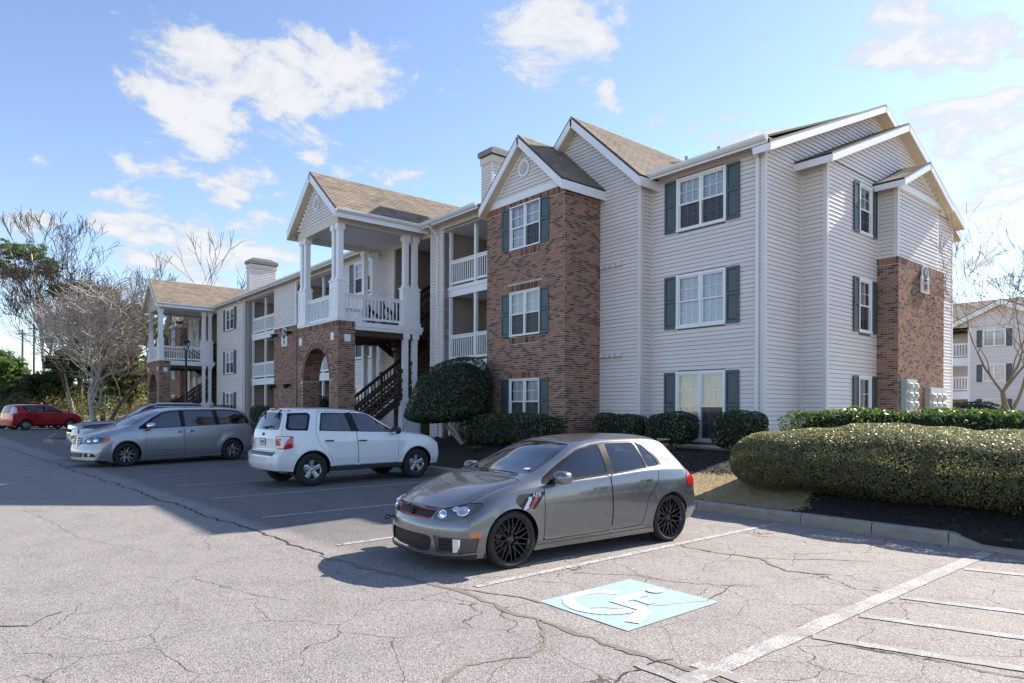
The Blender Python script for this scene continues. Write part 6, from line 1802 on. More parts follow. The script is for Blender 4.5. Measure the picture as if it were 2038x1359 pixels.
# ---- silver minivan, nose towards the lane ------------------------------
VS = dict(x=(-1.06, 4.22), n=90,
 zs=[(-1.06, .22), (-.6, .18), (.3, .18), (3.2, .19), (4.22, .30)], ys=[(-1.06, .84), (0, .90), (3.2, .90), (4.22, .82)],
 W=[(-1.06, .92), (-.5, .955), (0, .97), (3.2, .97), (3.8, .95), (4.22, .90)], zw=[(-1.06, .56), (0, .60), (4.22, .66)],
 zb=[(-1.06, .79), (-.8, .90), (-.5, .985), (-.1, 1.04), (.4, 1.085), (1.6, 1.13), (3.0, 1.175), (3.8, 1.205), (4.05, 1.12), (4.22, .92)],
 yb=[(-1.06, .82), (-.5, .87), (.4, .90), (3.2, .90), (3.9, .85), (4.22, .80)],
 zr=[(-1.06, .82), (-.8, .93), (-.4, 1.04), (0, 1.115), (.22, 1.19), (.62, 1.41), (.98, 1.57), (1.3, 1.645), (1.8, 1.68), (2.8, 1.692), (3.5, 1.672), (3.78, 1.60), (3.98, 1.40), (4.10, 1.18), (4.22, .96)],
 yr=[(-1.06, .70), (-.3, .76), (.2, .80), (.8, .72), (1.4, .675), (3.5, .66), (3.9, .72), (4.22, .74)],
 zt=[(-1.06, .86), (-.8, .965), (-.4, 1.075), (-.1, 1.15), (.05, 1.20), (.5, 1.44), (.9, 1.61), (1.25, 1.70), (1.8, 1.748), (2.8, 1.758), (3.5, 1.74), (3.82, 1.67), (4.0, 1.44), (4.12, 1.20), (4.22, .98)],
 nose=(1.0, .34, 2.8, [(.2, .0), (.45, .0), (.6, .03), (.9, .12), (1.0, .16)]), tail=(.6, .14, 3, [(.3, .04), (.6, 0), (.9, .04), (1.2, 0)]),
 flare=[(0, .35, .42, .022, .06), (3.27, .35, .42, .022, .06)])
van = thing('minivan', (0, 0, 0), 'silver minivan facing the lane, left of the white car', 'minivan', world=False)
place_car(van, on_ground(253, 928.5), on_ground(463, 915.5), .95, -1)
V_ = Car(VS, van, 'paint_silver'); vR = .352
arches(V_, (0, 3.27), vR, .40)
hv = lambda f: side(f) and f.calc_center_median().z > 1.03
V_.feature('windscreen', 'top', soft([(.02, -.2), (.05, .4), (.24, .76), (.62, .70), (1.02, .64), (.98, .3), (.95, -.2)], .05), lambda f: isup(f) and f.calc_center_median().z > 1.1, 'car_glass', -.006, split=False)
V_.feature('bonnet', 'top', soft([(-1.1, -.1), (-.95, .45), (-.78, .62), (-.2, .76), (.10, .80), (-.02, .4), (-.05, -.1)], .05), isup, 'paint_silver', 0, seam=.004, split=False, within=[0])
kt = V_.feature('window_trim', 'side', soft([(.33, 1.09), (.36, 1.16), (.78, 1.43), (1.08, 1.585), (1.35, 1.640), (1.8, 1.665), (2.8, 1.675), (3.45, 1.652), (3.64, 1.60), (3.84, 1.42), (3.93, 1.235), (3.86, 1.212), (2.8, 1.176), (1.65, 1.138)], .04), hv, 'trim_black', -.002, within=[0])
for nm, gl, pl in (('front_window', 'car_glass', [(.60, 1.118), (.61, 1.20), (.80, 1.38), (1.10, 1.555), (1.34, 1.615), (1.60, 1.635), (1.60, 1.15)]), ('sliding_window', 'tinted_glass', [(1.73, 1.155), (1.74, 1.648), (2.68, 1.656), (2.74, 1.185)]), ('quarter_window', 'tinted_glass', [(2.86, 1.192), (2.82, 1.655), (3.42, 1.633), (3.60, 1.585), (3.79, 1.42), (3.87, 1.24), (3.83, 1.222)])):
    V_.feature(nm, 'side', soft(pl, .05), hv, gl, -.008, within=[kt])
bv_ = lambda f: side(f) and f.calc_center_median().z < 1.25
V_.feature('front_door', 'side', soft([(.535, .27), (.53, .9), (.54, 1.10), (1.66, 1.142), (1.685, .7), (1.68, .27)], .05), bv_, 'paint_silver', 0, seam=.004, within=[0])
V_.feature('sliding_door', 'side', soft([(1.695, .27), (1.70, .7), (1.675, 1.142), (2.80, 1.178), (2.83, .8), (2.80, .29)], .05), bv_, 'paint_silver', 0, seam=.004, within=[0])
fv = lambda f: f.normal.x < -.1 and f.calc_center_median().x < .1
V_.feature('grille', 'front', soft([(-.1, .86), (.33, .845), (.30, .665), (-.1, .64)], .03), fv, 'black_plastic', -.02, split=False)
V_.feature('headlight', 'front', soft([(.40, .80), (.43, .69), (.66, .66), (.86, .70), (.93, .86), (.80, .87), (.55, .85)], .03), lambda f: f.calc_center_median().x < -.45 and (f.normal.x < -.02), 'lamp_housing', .004)
V_.feature('turn_lamp', 'front', soft([(.885, .70), (.885, .86), (.96, .88), (.94, .74)], .02), lambda f: f.calc_center_median().x < -.45 and (f.normal.x < -.02), 'lens_amber', .006)
V_.feature('air_intake', 'front', soft([(-.1, .43), (.48, .43), (.44, .31), (-.1, .30)], .02), fv, 'black_plastic', -.02, split=False, within=[0])
V_.feature('fog_pocket', 'front', soft([(.52, .43), (.74, .41), (.84, .34), (.78, .31), (.50, .31)], .02), fv, 'black_plastic', -.015, within=[0])
V_.feature('tail_light', 'side', soft([(4.0, .85), (3.98, 1.18), (4.4, 1.18), (4.4, .85)], .02), lambda f: f.calc_center_median().x > 3.8 and abs(f.calc_center_median().y) > .55, 'lens_red', .006, within=[0])
V_.finish()
for x in (0, 3.27):
    for sg in (-1, 1): wheel(van, x, sg*.835, vR, .232, .23, 'ten', 'rim_dark', sg)
underbody(van, -.8, 3.9, .74, .19, .45, [(0, vR), (3.27, vR)], .395)
mirror_part(van, .58, .92, 1.19, 'chrome', 1.25)
handles(van, [(1.50, .98, .21, side_y(V_, 1.5, .98)), (1.88, 1.0, .21, side_y(V_, 1.88, 1.0))], 0, 'chrome')
for sg in (-1, 1):
    for y, z, r_ in ((.58, .765, .06), (.75, .785, .07)):
        x = front_x(V_, sg*y, z); n_ = V_.nrm(Vector((x, sg*y, z))); mb = MB(); mb.lathe([(0, .02), (r_*.5, .018), (r_*.9, .008), (r_, 0)], Vector((x, sg*y, z)) + n_*.004, n_, n_.orthogonal(), 18); mb.build('reflector', 'reflector', van, True)
mb = MB()
for z, w in ((.745, .32), (.70, .31), (.80, .33)):
    mb.obox((front_x(V_, 0, z) - .014, -w, z - .012), (0, 2*w, 0), (.02, 0, 0), (0, 0, .024))
mb.obox((front_x(V_, 0, .75) - .017, -.025, .65), (0, .05, 0), (.02, 0, 0), (.03, 0, .20)); mb.build('grille_bar', 'chrome', van)
for sg in (-1, 1):
    mb = MB(); mb.lathe([(0, .01), (.045, .008), (.05, 0)], (front_x(V_, sg*.66, .36) - .004, sg*.66, .365), (-1, sg*.3, 0), (0, 0, 1), 16); mb.build('fog_light', 'lens_white', van, True)
    mb = MB(); mb.box(.62, sg*.974 - .006, .445, 3.0 - .35, sg*.974 + .006, .462); mb.build('door_moulding', 'chrome', van)
    mb = MB(); mb.tube((1.45, sg*.60, 1.765), (3.4, sg*.60, 1.765), .014, n=6); mb.build('roof_rail', 'chrome', van)
mb = MB(); mb.lathe([(.070, .002), (.075, .004), (.078, 0)], (3.13, -side_y(V_, 3.13, .93) + .001, .93), (0, -1, 0), (0, 0, 1), 24); mb.build('fuel_door', 'rim_dark', van)
for x, y in ((1.15, .4), (1.15, -.4), (2.2, .4), (2.2, -.4), (3.1, .3), (3.1, -.3)): seat(van, x, y, .45, .78)
mb = MB(); mb.box(.2, -.74, .75, .62, .74, 1.10); mb.build('dashboard', 'interior_dark', van)

# ---- blue pickup behind the minivan -------------------------------------
PS = dict(x=(-.98, 4.75), n=70,
 zs=[(-.98, .48), (0, .45), (4.75, .50)], ys=[(-.98, .86), (0, .92), (4.75, .90)],
 W=[(-.98, .96), (-.5, .99), (0, 1.0), (4.0, 1.0), (4.75, .98)], zw=[(-.98, .75), (4.75, .80)],
 zb=[(-.98, 1.06), (-.5, 1.17), (0, 1.21), (.6, 1.24), (2.9, 1.28), (4.75, 1.33)], yb=[(-.98, .92), (0, .93), (.8, .92), (4.75, .93)],
 zr=[(-.98, 1.10), (-.5, 1.20), (.2, 1.25), (.55, 1.29), (.95, 1.55), (1.3, 1.78), (1.7, 1.85), (2.6, 1.86), (2.95, 1.82), (3.02, 1.40), (3.1, 1.30), (4.75, 1.34)],
 yr=[(-.98, .80), (.4, .80), (.9, .76), (1.6, .70), (2.8, .70), (3.0, .82), (4.75, .86)],
 zt=[(-.98, 1.15), (-.5, 1.24), (.2, 1.29), (.42, 1.32), (.9, 1.60), (1.25, 1.82), (1.7, 1.905), (2.6, 1.915), (2.95, 1.87), (3.03, 1.35), (3.12, 1.00), (4.6, 1.00), (4.75, 1.02)],
 nose=(.6, .16, 4, [(.4, .05), (.8, 0), (1.15, .06)]), tail=(.4, .05, 4, [(.4, 0), (1.2, 0)]), flare=[(0, .41, .48, .02, .07), (3.6, .41, .48, .02, .07)])
truck = thing('pickup_truck', (0, 0, 0), 'dark blue pickup with chrome grille behind the silver minivan', 'truck', world=False)
truck.location = (-26.15, 3.75, 0); truck.rotation_euler = (0, 0, R(91))
T_ = Car(PS, truck, 'paint_blue'); arches(T_, (0, 3.6), .41, .47, 1.0)
T_.feature('windscreen', 'top', soft([(.48, -.2), (.50, .4), (.62, .74), (1.3, .64), (1.28, .3), (1.24, -.2)], .05), lambda f: isup(f) and f.calc_center_median().z > 1.25, 'car_glass', -.006, split=False)
for nm, pl in (('front_window', [(.80, 1.30), (1.2, 1.66), (1.45, 1.79), (1.85, 1.80), (1.85, 1.32)]), ('rear_window', [(1.93, 1.32), (1.93, 1.80), (2.78, 1.80), (2.85, 1.34)])):
    T_.feature(nm, 'side', soft(pl, .05), lambda f: side(f) and f.calc_center_median().z > 1.2, 'tinted_glass', -.006)
ftr = lambda f: f.normal.x < -.1 and f.calc_center_median().x < -.3
T_.feature('grille', 'front', soft([(-.1, 1.06), (.52, 1.06), (.52, .74), (-.1, .74)], .03), ftr, 'chrome', .004, split=False)
T_.feature('headlight', 'front', soft([(.58, 1.05), (.98, 1.05), (.98, .84), (.58, .84)], .02), lambda f: f.calc_center_median().x < -.3 and f.normal.x < -.02, 'lens_white', .004)
T_.feature('bumper', 'front', soft([(-.1, .70), (1.02, .70), (1.02, .52), (-.1, .50)], .02), ftr, 'chrome', .012, split=False)
T_.feature('bonnet_lip', 'front', soft([(-.1, 1.14), (.9, 1.12), (.95, 1.075), (-.1, 1.075)], .01), ftr, 'chrome', .01, split=False, within=[0])
T_.finish()
mb = MB()
for i in range(7): mb.box(front_x(T_, 0, .9) - .006, -.46 + i*.14, .78, front_x(T_, 0, .9) + .02, -.36 + i*.14, .89); mb.box(front_x(T_, 0, .9) - .006, -.46 + i*.14, .92, front_x(T_, 0, .9) + .02, -.36 + i*.14, 1.03)
mb.build('grille_opening', 'seam_black', truck)
for sg in (-1, 1):
    mb = MB(); mb.box(front_x(T_, sg*.85, .95) - .008, sg*.84, .88, front_x(T_, sg*.85, .95) + .03, sg*.93, 1.03); mb.build('turn_lamp', 'lens_amber', truck)
for x in (0, 3.6):
    for sg in (-1, 1): wheel(truck, x, sg*.86, .41, .26, .26, 'five', 'rim_silver', sg)
underbody(truck, -.7, 4.4, .75, .42, .65, [(0, .41), (3.6, .41)], .46)
mirror_part(truck, .85, .95, 1.36, 'chrome', 1.5)
mb = MB(); mb.box(1.45, -.04, 1.905, 1.62, .04, 1.945); mb.build('roof_antenna', 'black_plastic', truck)
for y in (-.4, .4): seat(truck, 1.3, y, .75, .8)

# ---- small red car and the silver saloon far left ------------------------
SS = dict(x=(-.86, 3.35), n=56,
 zs=[(-.86, .26), (0, .22), (3.35, .30)], ys=[(-.86, .78), (0, .84), (3.35, .80)], W=[(-.86, .86), (0, .90), (2.6, .90), (3.35, .86)], zw=[(-.86, .55), (3.35, .60)],
 zb=[(-.86, .86), (-.4, .98), (.3, 1.06), (1.5, 1.10), (2.6, 1.15), (3.2, 1.15), (3.35, 1.0)], yb=[(-.86, .80), (0, .84), (2.6, .84), (3.35, .80)],
 zr=[(-.86, .90), (-.3, 1.04), (.25, 1.12), (.6, 1.30), (1.0, 1.50), (1.5, 1.56), (2.8, 1.53), (3.08, 1.48), (3.22, 1.25), (3.35, 1.02)],
 yr=[(-.86, .70), (.2, .74), (1.0, .66), (2.8, .64), (3.35, .74)],
 zt=[(-.86, .94), (-.3, 1.08), (.15, 1.14), (.6, 1.38), (1.0, 1.56), (1.5, 1.62), (2.8, 1.60), (3.12, 1.54), (3.25, 1.28), (3.35, 1.05)],
 nose=(.7, .20, 3, [(.2, .03), (.55, 0), (1.0, .08)]), tail=(.4, .10, 3, [(.3, .03), (.6, 0), (1.2, .03)]), flare=[(0, .33, .39, .02, .05), (2.55, .33, .39, .02, .05)])
red = thing('compact_car', (0, 0, 0), 'small red boxy car parked at the far left beyond the kerb island', 'car', world=False)
_a, _b = on_ground(138, 853.5), on_ground(50, 855.5); _d = (_b - _a); _s = _d.length / 2.55
place_car(red, _a, _a + _d.normalized()*2.55, .87, 1)
if _s > 1.02: red.scale = (_s, _s, _s)
R_ = Car(SS, red, 'paint_red'); arches(R_, (0, 2.55), .33, .38)
R_.feature('windscreen', 'top', soft([(.2, -.2), (.24, .4), (.36, .68), (1.0, .60), (.95, -.2)], .05), lambda f: isup(f) and f.calc_center_median().z > 1.1, 'car_glass', -.005, split=False)
kt = R_.feature('window_trim', 'side', soft([(.42, 1.08), (1.02, 1.49), (1.5, 1.52), (2.55, 1.50), (2.72, 1.44), (2.50, 1.16)], .04), lambda f: side(f) and f.calc_center_median().z > 1.0, 'trim_black', -.002)
for pl in ([(.62, 1.10), (1.05, 1.46), (1.45, 1.49), (1.45, 1.12)], [(1.55, 1.125), (1.55, 1.49), (2.5, 1.475), (2.62, 1.42), (2.44, 1.175)]):
    R_.feature('side_window', 'side', soft(pl, .04), lambda f: side(f) and f.calc_center_median().z > 1.0, 'tinted_glass', -.006, within=[kt])
br = lambda f: side(f) and f.calc_center_median().z < 1.2
R_.feature('front_door', 'side', soft([(.48, .30), (.46, 1.06), (1.49, 1.105), (1.52, .32)], .05), br, 'paint_red', 0, seam=.006, within=[0])
R_.feature('rear_door', 'side', soft([(1.53, .32), (1.50, 1.105), (2.42, 1.145), (2.30, .8), (2.08, .34)], .05), br, 'paint_red', 0, seam=.006, within=[0])
R_.feature('tail_light', 'side', soft([(3.02, 1.05), (3.0, 1.40), (3.14, 1.46), (3.35, 1.2), (3.3, 1.03)], .03), lambda f: f.calc_center_median().x > 2.9 and abs(f.calc_center_median().y) > .5, 'lens_white', .006, within=[0])
R_.feature('headlight', 'side', soft([(-.8, .84), (-.78, .98), (-.45, 1.0), (-.5, .86)], .03), lambda f: f.calc_center_median().x < -.3 and abs(f.calc_center_median().y) > .4, 'lens_white', .005, within=[0])
R_.feature('lower_cladding', 'side', [(-1, .34), (-1, .1), (4, .1), (4, .34)], lambda f: side(f) or f.normal.z < -.2, 'black_plastic', .004, within=[0])
R_.finish()
for x in (0, 2.55):
    for sg in (-1, 1): wheel(red, x, sg*.79, .33, .225, .215, 'ten', 'rim_silver', sg)
underbody(red, -.6, 3.0, .68, .22, .5, [(0, .33), (2.55, .33)], .375)
mirror_part(red, .55, .86, 1.13, 'paint_red', 1.1)
for x, y in ((1.0, .36), (1.0, -.36)): seat(red, x, y, .45, .72)
DS = dict(x=(-.9, 3.85), n=50, zs=[(-.9, .22), (3.85, .28)], ys=[(-.9, .78), (0, .84), (3.85, .80)], W=[(-.9, .86), (0, .90), (3.85, .86)], zw=[(-.9, .5), (3.85, .58)],
 zb=[(-.9, .72), (0, .88), (1.5, .95), (3.0, 1.0), (3.85, .95)], yb=[(-.9, .78), (0, .84), (3.85, .80)],
 zr=[(-.9, .76), (.2, .95), (.5, 1.05), (1.1, 1.34), (1.6, 1.40), (2.3, 1.36), (2.9, 1.08), (3.1, 1.05), (3.85, 1.0)], yr=[(-.9, .68), (.4, .72), (1.2, .6), (2.3, .58), (3.0, .70), (3.85, .72)],
 zt=[(-.9, .80), (.2, .99), (.45, 1.05), (1.1, 1.40), (1.6, 1.45), (2.3, 1.41), (2.9, 1.12), (3.1, 1.08), (3.85, 1.03)], nose=(.8, .25, 3, [(.2, 0), (.9, .1)]), tail=(.5, .15, 3, [(.3, .04), (.6, 0), (1, .05)]))
sal = thing('saloon_car', (0, 0, 0), 'pale silver saloon half hidden behind the small red car', 'car', world=False)
sal.rotation_euler = (0, 0, red.rotation_euler.z); _q = on_ground(12, 850)
_u = Vector((math.cos(sal.rotation_euler.z), math.sin(sal.rotation_euler.z), 0)); _v = Vector((-_u.y, _u.x, 0))
sal.location = red.location - _v * 2.9 * (1 if _v.dot(CAMP - red.location) > 0 else -1) - _u * .1
D_ = Car(DS, sal, 'paint_silver'); arches(D_, (0, 2.75), .32, .37)
D_.feature('window_trim', 'side', soft([(.55, .95), (1.15, 1.31), (1.6, 1.36), (2.25, 1.32), (2.75, 1.05)], .04), lambda f: side(f) and f.calc_center_median().z > .93, 'tinted_glass', -.004)
D_.feature('tail_light', 'front', [(.50, .92), (.9, .92), (.9, .74), (.62, .74)], lambda f: f.calc_center_median().x > 3.3 and f.normal.x > .02, 'lens_red', .006)
D_.feature('windscreen', 'top', soft([(.42, -.2), (.55, .64), (1.1, .55), (1.08, -.2)], .04), lambda f: isup(f) and f.calc_center_median().z > 1.0, 'car_glass', -.004, split=False)
D_.finish()
for x in (0, 2.75):
    for sg in (-1, 1): wheel(sal, x, sg*.78, .32, .215, .21, 'five', 'rim_silver', sg)
underbody(sal, -.6, 3.5, .68, .22, .5, [(0, .32), (2.75, .32)], .365)
# ================================================================== street lamp, fence, poles
def street_lamp(x, y, z0, h, label):
    t_ = thing('street_lamp', (x, y, z0), label, 'street lamp')
    mb = MB(); mb.lathe([(.16, 0), (.16, .12), (.11, .2), (.09, .8), (.06, .9), (.05, h - .75), (.075, h - .72), (.05, h - .66)], (x, y, z0), (0, 0, 1), (1, 0, 0), 14); mb.build('post', 'black_metal', t_, True)
    def fr_at(z, r): return [(x + r*math.cos(a), y + r*math.sin(a), z0 + z) for a in [R(45 + 90*i) for i in range(4)]]
    A, B = fr_at(h - .62, .13), fr_at(h - .16, .24)
    mb = MB()
    for p, q in zip(A, B): mb.tube(p, q, .014, n=5)
    for S_ in (A, B):
        for i in range(4): mb.tube(S_[i], S_[(i+1) % 4], .014, n=5)
    c_ = fr_at(h - .15, .27); mb.add(c_ + [(x, y, z0 + h + .06)], [[i, (i+1) % 4, 4] for i in range(4)] + [[3, 2, 1, 0]]); mb.tube((x, y, z0 + h), (x, y, z0 + h + .14), .02); mb.build('lantern_frame', 'black_metal', t_)
    mb = MB(); A, B = fr_at(h - .61, .12), fr_at(h - .17, .228); mb.add(A + B, [[i, (i+1) % 4, (i+1) % 4 + 4, i+4] for i in range(4)]); mb.build('lantern_glass', 'lamp_glass', t_)
    mb = MB(); mb.lathe([(0, 0), (.05, .02), (.06, .12), (.04, .2), (0, .22)], (x, y, z0 + h - .6), (0, 0, 1), (1, 0, 0), 12); mb.build('bulb', 'bulb_white', t_, True)
p = px_at(370, 811, 38.4); street_lamp(p.x, p.y, .2, 5.45, 'black lantern street lamp in front of the far porch')
simple('fence_dark', (0.03, 0.026, 0.022), 0.8, var=.3, scale=4)
fa, fb = px_at(-60, 811, 70), px_at(82, 811, 66); fa.z = fb.z = .1
fe = thing('fence', tuple((fa + fb) / 2), 'dark fence behind the parked cars at the far left', 'fence')
d = fb - fa; l = d.length; u = d.normalized(); n_ = Vector((-u.y, u.x, 0))
for i in range(int(l / .16)):
    mb = MB(); mb.obox(fa + u*(.16*i), u*.10, n_*.03, (0, 0, 1.75 + random.uniform(-.03, .03))); mb.build('picket', 'fence_dark', fe)
mb = MB()
for z in (.4, 1.4): mb.obox(fa + n_*.03 + Vector((0, 0, z)), u*l, n_*.05, (0, 0, .1))
mb.build('rail', 'fence_dark', fe)
simple('pole_wood', (0.10, 0.075, 0.06), 0.9, var=.2, scale=3)
for px_, py_, lb in ((45, 655, 'thin wooden utility pole at the far left, the shorter one'), (68, 645, 'thin wooden utility pole at the far left, the taller one')):
    p = px_at(px_, py_, 95); t_ = thing('utility_pole', (p.x, p.y, 0), lb, 'pole', 'utility poles at the far left')
    mb = MB(); mb.tube((p.x, p.y, 0), (p.x, p.y, p.z), .17, .12, 8); mb.build('pole', 'pole_wood', t_)
    mb = MB(); mb.obox(Vector((p.x, p.y, p.z - .7)) - RGT*.9, RGT*1.8, FWD*.1, (0, 0, .12)); mb.build('crossarm', 'pole_wood', t_)

# ================================================================== plants
leafmat('leaf_holly', [(0.016, 0.036, 0.014), (0.030, 0.062, 0.022), (0.045, 0.085, 0.028), (0.022, 0.046, 0.020)], 0.30, .15, .6)
leafmat('leaf_hedge', [(0.024, 0.050, 0.016), (0.042, 0.080, 0.024), (0.065, 0.110, 0.030), (0.030, 0.058, 0.022), (0.085, 0.105, 0.035)], 0.32, .2, .6)
leafmat('leaf_bright', [(0.045, 0.10, 0.020), (0.075, 0.15, 0.028), (0.12, 0.20, 0.035), (0.036, 0.075, 0.022), (0.17, 0.19, 0.06)], 0.30, .38, .6)
leafmat('leaf_small', [(0.085, 0.108, 0.050), (0.135, 0.155, 0.066), (0.20, 0.205, 0.085), (0.29, 0.25, 0.115), (0.066, 0.092, 0.046)], 0.42, .40, .45)
leafmat('leaf_pine', [(0.06, 0.10, 0.04), (0.09, 0.145, 0.05), (0.13, 0.18, 0.065)], 0.5, .45)
leafmat('leaf_olive', [(0.085, 0.10, 0.028), (0.14, 0.145, 0.036), (0.20, 0.185, 0.045), (0.065, 0.08, 0.025), (0.21, 0.16, 0.055)], 0.5, .45)
leafmat('leaf_dark', [(0.030, 0.056, 0.022), (0.048, 0.082, 0.028), (0.075, 0.11, 0.036)], 0.5, .3)
leafmat('leaf_green', [(0.06, 0.12, 0.022), (0.09, 0.17, 0.03), (0.13, 0.21, 0.04)], 0.5, .45)
leafmat('leaf_brown', [(0.17, 0.11, 0.06), (0.24, 0.16, 0.085), (0.12, 0.085, 0.05), (0.12, 0.12, 0.04), (0.16, 0.16, 0.05)], 0.8, .4)
simple('bark_grey', (0.40, 0.345, 0.295), 0.9, var=.3, scale=5, bump=.5, bscale=20)
simple('bark_brown', (0.10, 0.075, 0.055), 0.9, var=.3, scale=5, bump=.5, bscale=20)
simple('bark_myrtle', (0.24, 0.185, 0.13), 0.8, var=.25, scale=3)
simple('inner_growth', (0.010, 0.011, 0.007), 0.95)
def leaves(name, P, Nn, ln, wd, mat, parent, tilt=.8, kind='stuff', fold=True):
    """P points, Nn outward normals: one pointed leaf at each"""
    P = np.asarray(P); Nn = np.asarray(Nn); k = len(P)
    n = Nn + rng.normal(0, tilt, (k, 3)); n /= np.linalg.norm(n, axis=1)[:, None] + 1e-9
    t = rng.normal(0, 1, (k, 3)); u = np.cross(n, t); u /= np.linalg.norm(u, axis=1)[:, None] + 1e-9
    w = np.cross(n, u); s = rng.uniform(.65, 1.25, k)[:, None]
    a, c = u*ln*s*.5, w*wd*s*.5; q = n*wd*s*.22
    V = np.stack([P - a, P + c*1.0 + q - a*.15, P + a, P - c*1.0 + q - a*.15], 1).reshape(-1, 3)
    return quads_mesh(name, V, k, mat, parent, rnd=rng.random(k), kind=kind)
def lump(x, y, z, s, seed=0):
    """cheap smooth 3-D unevenness"""
    return (np.sin(x*s + seed) * np.sin(y*s*1.13 + seed*2) + np.sin(z*s*1.31 + x*s*.7 + seed*3) * .7 + np.sin((x + y)*s*2.1 + seed) * .4) / 2.1
def blob_points(c, r, e, n, low=-1.0, noise=.06, shell=.16, seed=0, ns=3.0):
    c, r = np.array(c), np.array(r)
    d = rng.normal(0, 1, (int(n * 1.6) + 40, 3)) if e < 3 else rng.uniform(-1, 1, (int(n * 1.6) + 40, 3))
    if e >= 3:                                            # spread over the six faces by their area
        ar_ = np.array([r[1]*r[2], r[0]*r[2], r[0]*r[1]]); ax_ = rng.choice(3, len(d), p=ar_/ar_.sum()); d[np.arange(len(d)), ax_] = np.sign(d[np.arange(len(d)), ax_])
    else: d /= np.linalg.norm(d, axis=1)[:, None]
    k = (np.abs(d) ** e).sum(1) ** (-1 / e); d = d * k[:, None]
    d = d[d[:, 2] > low][:n]
    g = np.sign(d) * np.abs(d) ** (e - 1) / r; g /= np.linalg.norm(g, axis=1)[:, None]
    p = c + d * r
    h = lump(p[:, 0], p[:, 1], p[:, 2], ns, seed) * noise - rng.exponential(shell * .35, len(p)) * .6
    return p + g * h[:, None], g
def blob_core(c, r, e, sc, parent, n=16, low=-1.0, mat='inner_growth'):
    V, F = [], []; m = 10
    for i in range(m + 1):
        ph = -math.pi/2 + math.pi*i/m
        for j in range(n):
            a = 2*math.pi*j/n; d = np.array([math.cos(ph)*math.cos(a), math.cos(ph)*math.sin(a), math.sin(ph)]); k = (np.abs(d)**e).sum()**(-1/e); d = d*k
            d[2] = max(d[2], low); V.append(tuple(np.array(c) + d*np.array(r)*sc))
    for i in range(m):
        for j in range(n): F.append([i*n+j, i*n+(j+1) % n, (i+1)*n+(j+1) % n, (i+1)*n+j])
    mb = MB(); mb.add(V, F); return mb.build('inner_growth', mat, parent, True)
def stems(parent, base, tips, r0=.03, mat='bark_brown', name='stem'):
    for tp in tips:
        mb = MB(); a = Vector(base) + Vector((random.uniform(-.08, .08), random.uniform(-.08, .08), -.05)); c = Vector(tp); mid = (a + c)/2 + Vector((random.uniform(-.1, .1), random.uniform(-.1, .1), .06))
        q = a
        for i in range(1, 7):
            t = i/6; p = a*(1-t)**2 + mid*2*t*(1-t) + c*t*t; mb.tube(q, p, r0*(1-.6*(i-1)/6), r0*(1-.6*i/6), 6, False); q = p
        mb.build(name, mat, parent)
def shrub(name, label, cat, c, r, e, n, ln, mat, group=None, low=-1.0, noise=.07, base=None, tilt=.8, shell=.16, ns=3.0, core=.86):
    t_ = thing(name, (c[0], c[1], base if base is not None else c[2] - r[2]), label, cat, group)
    P, g = blob_points(c, r, e, n, low, noise, shell, seed=c[0], ns=ns)
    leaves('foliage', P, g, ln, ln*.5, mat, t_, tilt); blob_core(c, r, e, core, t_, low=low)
    bz = (base if base is not None else c[2] - r[2])
    stems(t_, (c[0], c[1], bz), [(c[0] + random.uniform(-.5, .5)*r[0], c[1] + random.uniform(-.5, .5)*r[1], c[2]) for _ in range(5)])
    return t_
# hedges and shrubs along the facade
shrub('hedge', 'long dark clipped hedge at the foot of the brick tower', 'hedge', (-15.75, 13.0, 1.13), (2.25, .50, .46), 5, 9000, .075, 'leaf_hedge', 'clipped hedges by the building', base=.62)
shrub('hedge', 'short dark hedge between the brick tower and the window wall corner', 'hedge', (-12.65, 14.55, 1.20), (.85, .42, .43), 4.5, 3600, .075, 'leaf_hedge', 'clipped hedges by the building', base=.66)
shrub('shrub', 'clipped dark shrub on bare stems left of the ground floor window', 'shrub', (-11.02, 14.75, 1.25), (.72, .48, .42), 3.6, 3400, .075, 'leaf_hedge', 'clipped shrubs below the window', base=.66)
shrub('shrub', 'clipped dark shrub at the wall corner right of the ground floor window', 'shrub', (-8.98, 14.7, 1.26), (.64, .48, .48), 3.6, 3400, .075, 'leaf_hedge', 'clipped shrubs below the window', base=.66)
shrub('hedge', 'bright sunlit broad leaved hedge along the end wall', 'hedge', (-4.6, 15.1, 1.20), (3.45, .52, .56), 6, 15000, .085, 'leaf_bright', 'clipped hedges by the building', base=.62, noise=.10, ns=4.5, tilt=1.1)
for px_, py_, Y, rr_, lb in ((640, 800, 12.6, (.55, .5, .5), 'dark bush seen through the brick arch of the near porch'), (436, 812, 12.9, (1.0, .6, .5), 'low dark bush under the left wing windows'), (520, 815, 13.2, (1.2, .5, .5), 'low dark hedge below the middle balconies'), (352, 800, 12.9, (.7, .6, .7), 'dark bush beside the far porch arch')):
    p = on_y(px_, py_, Y); shrub('shrub', lb, 'shrub', (p.x, p.y, p.z - rr_[2]*.55), rr_, 3, 2200, .08, 'leaf_hedge', 'bushes along the left wing', base=.5)
p = px_at(1940, 802, 48); shrub('shrub', 'round dark bush in front of the distant building', 'shrub', (p.x, p.y, .9), (2.1, 1.6, 1.5), 2.4, 3500, .16, 'leaf_holly', base=.1)
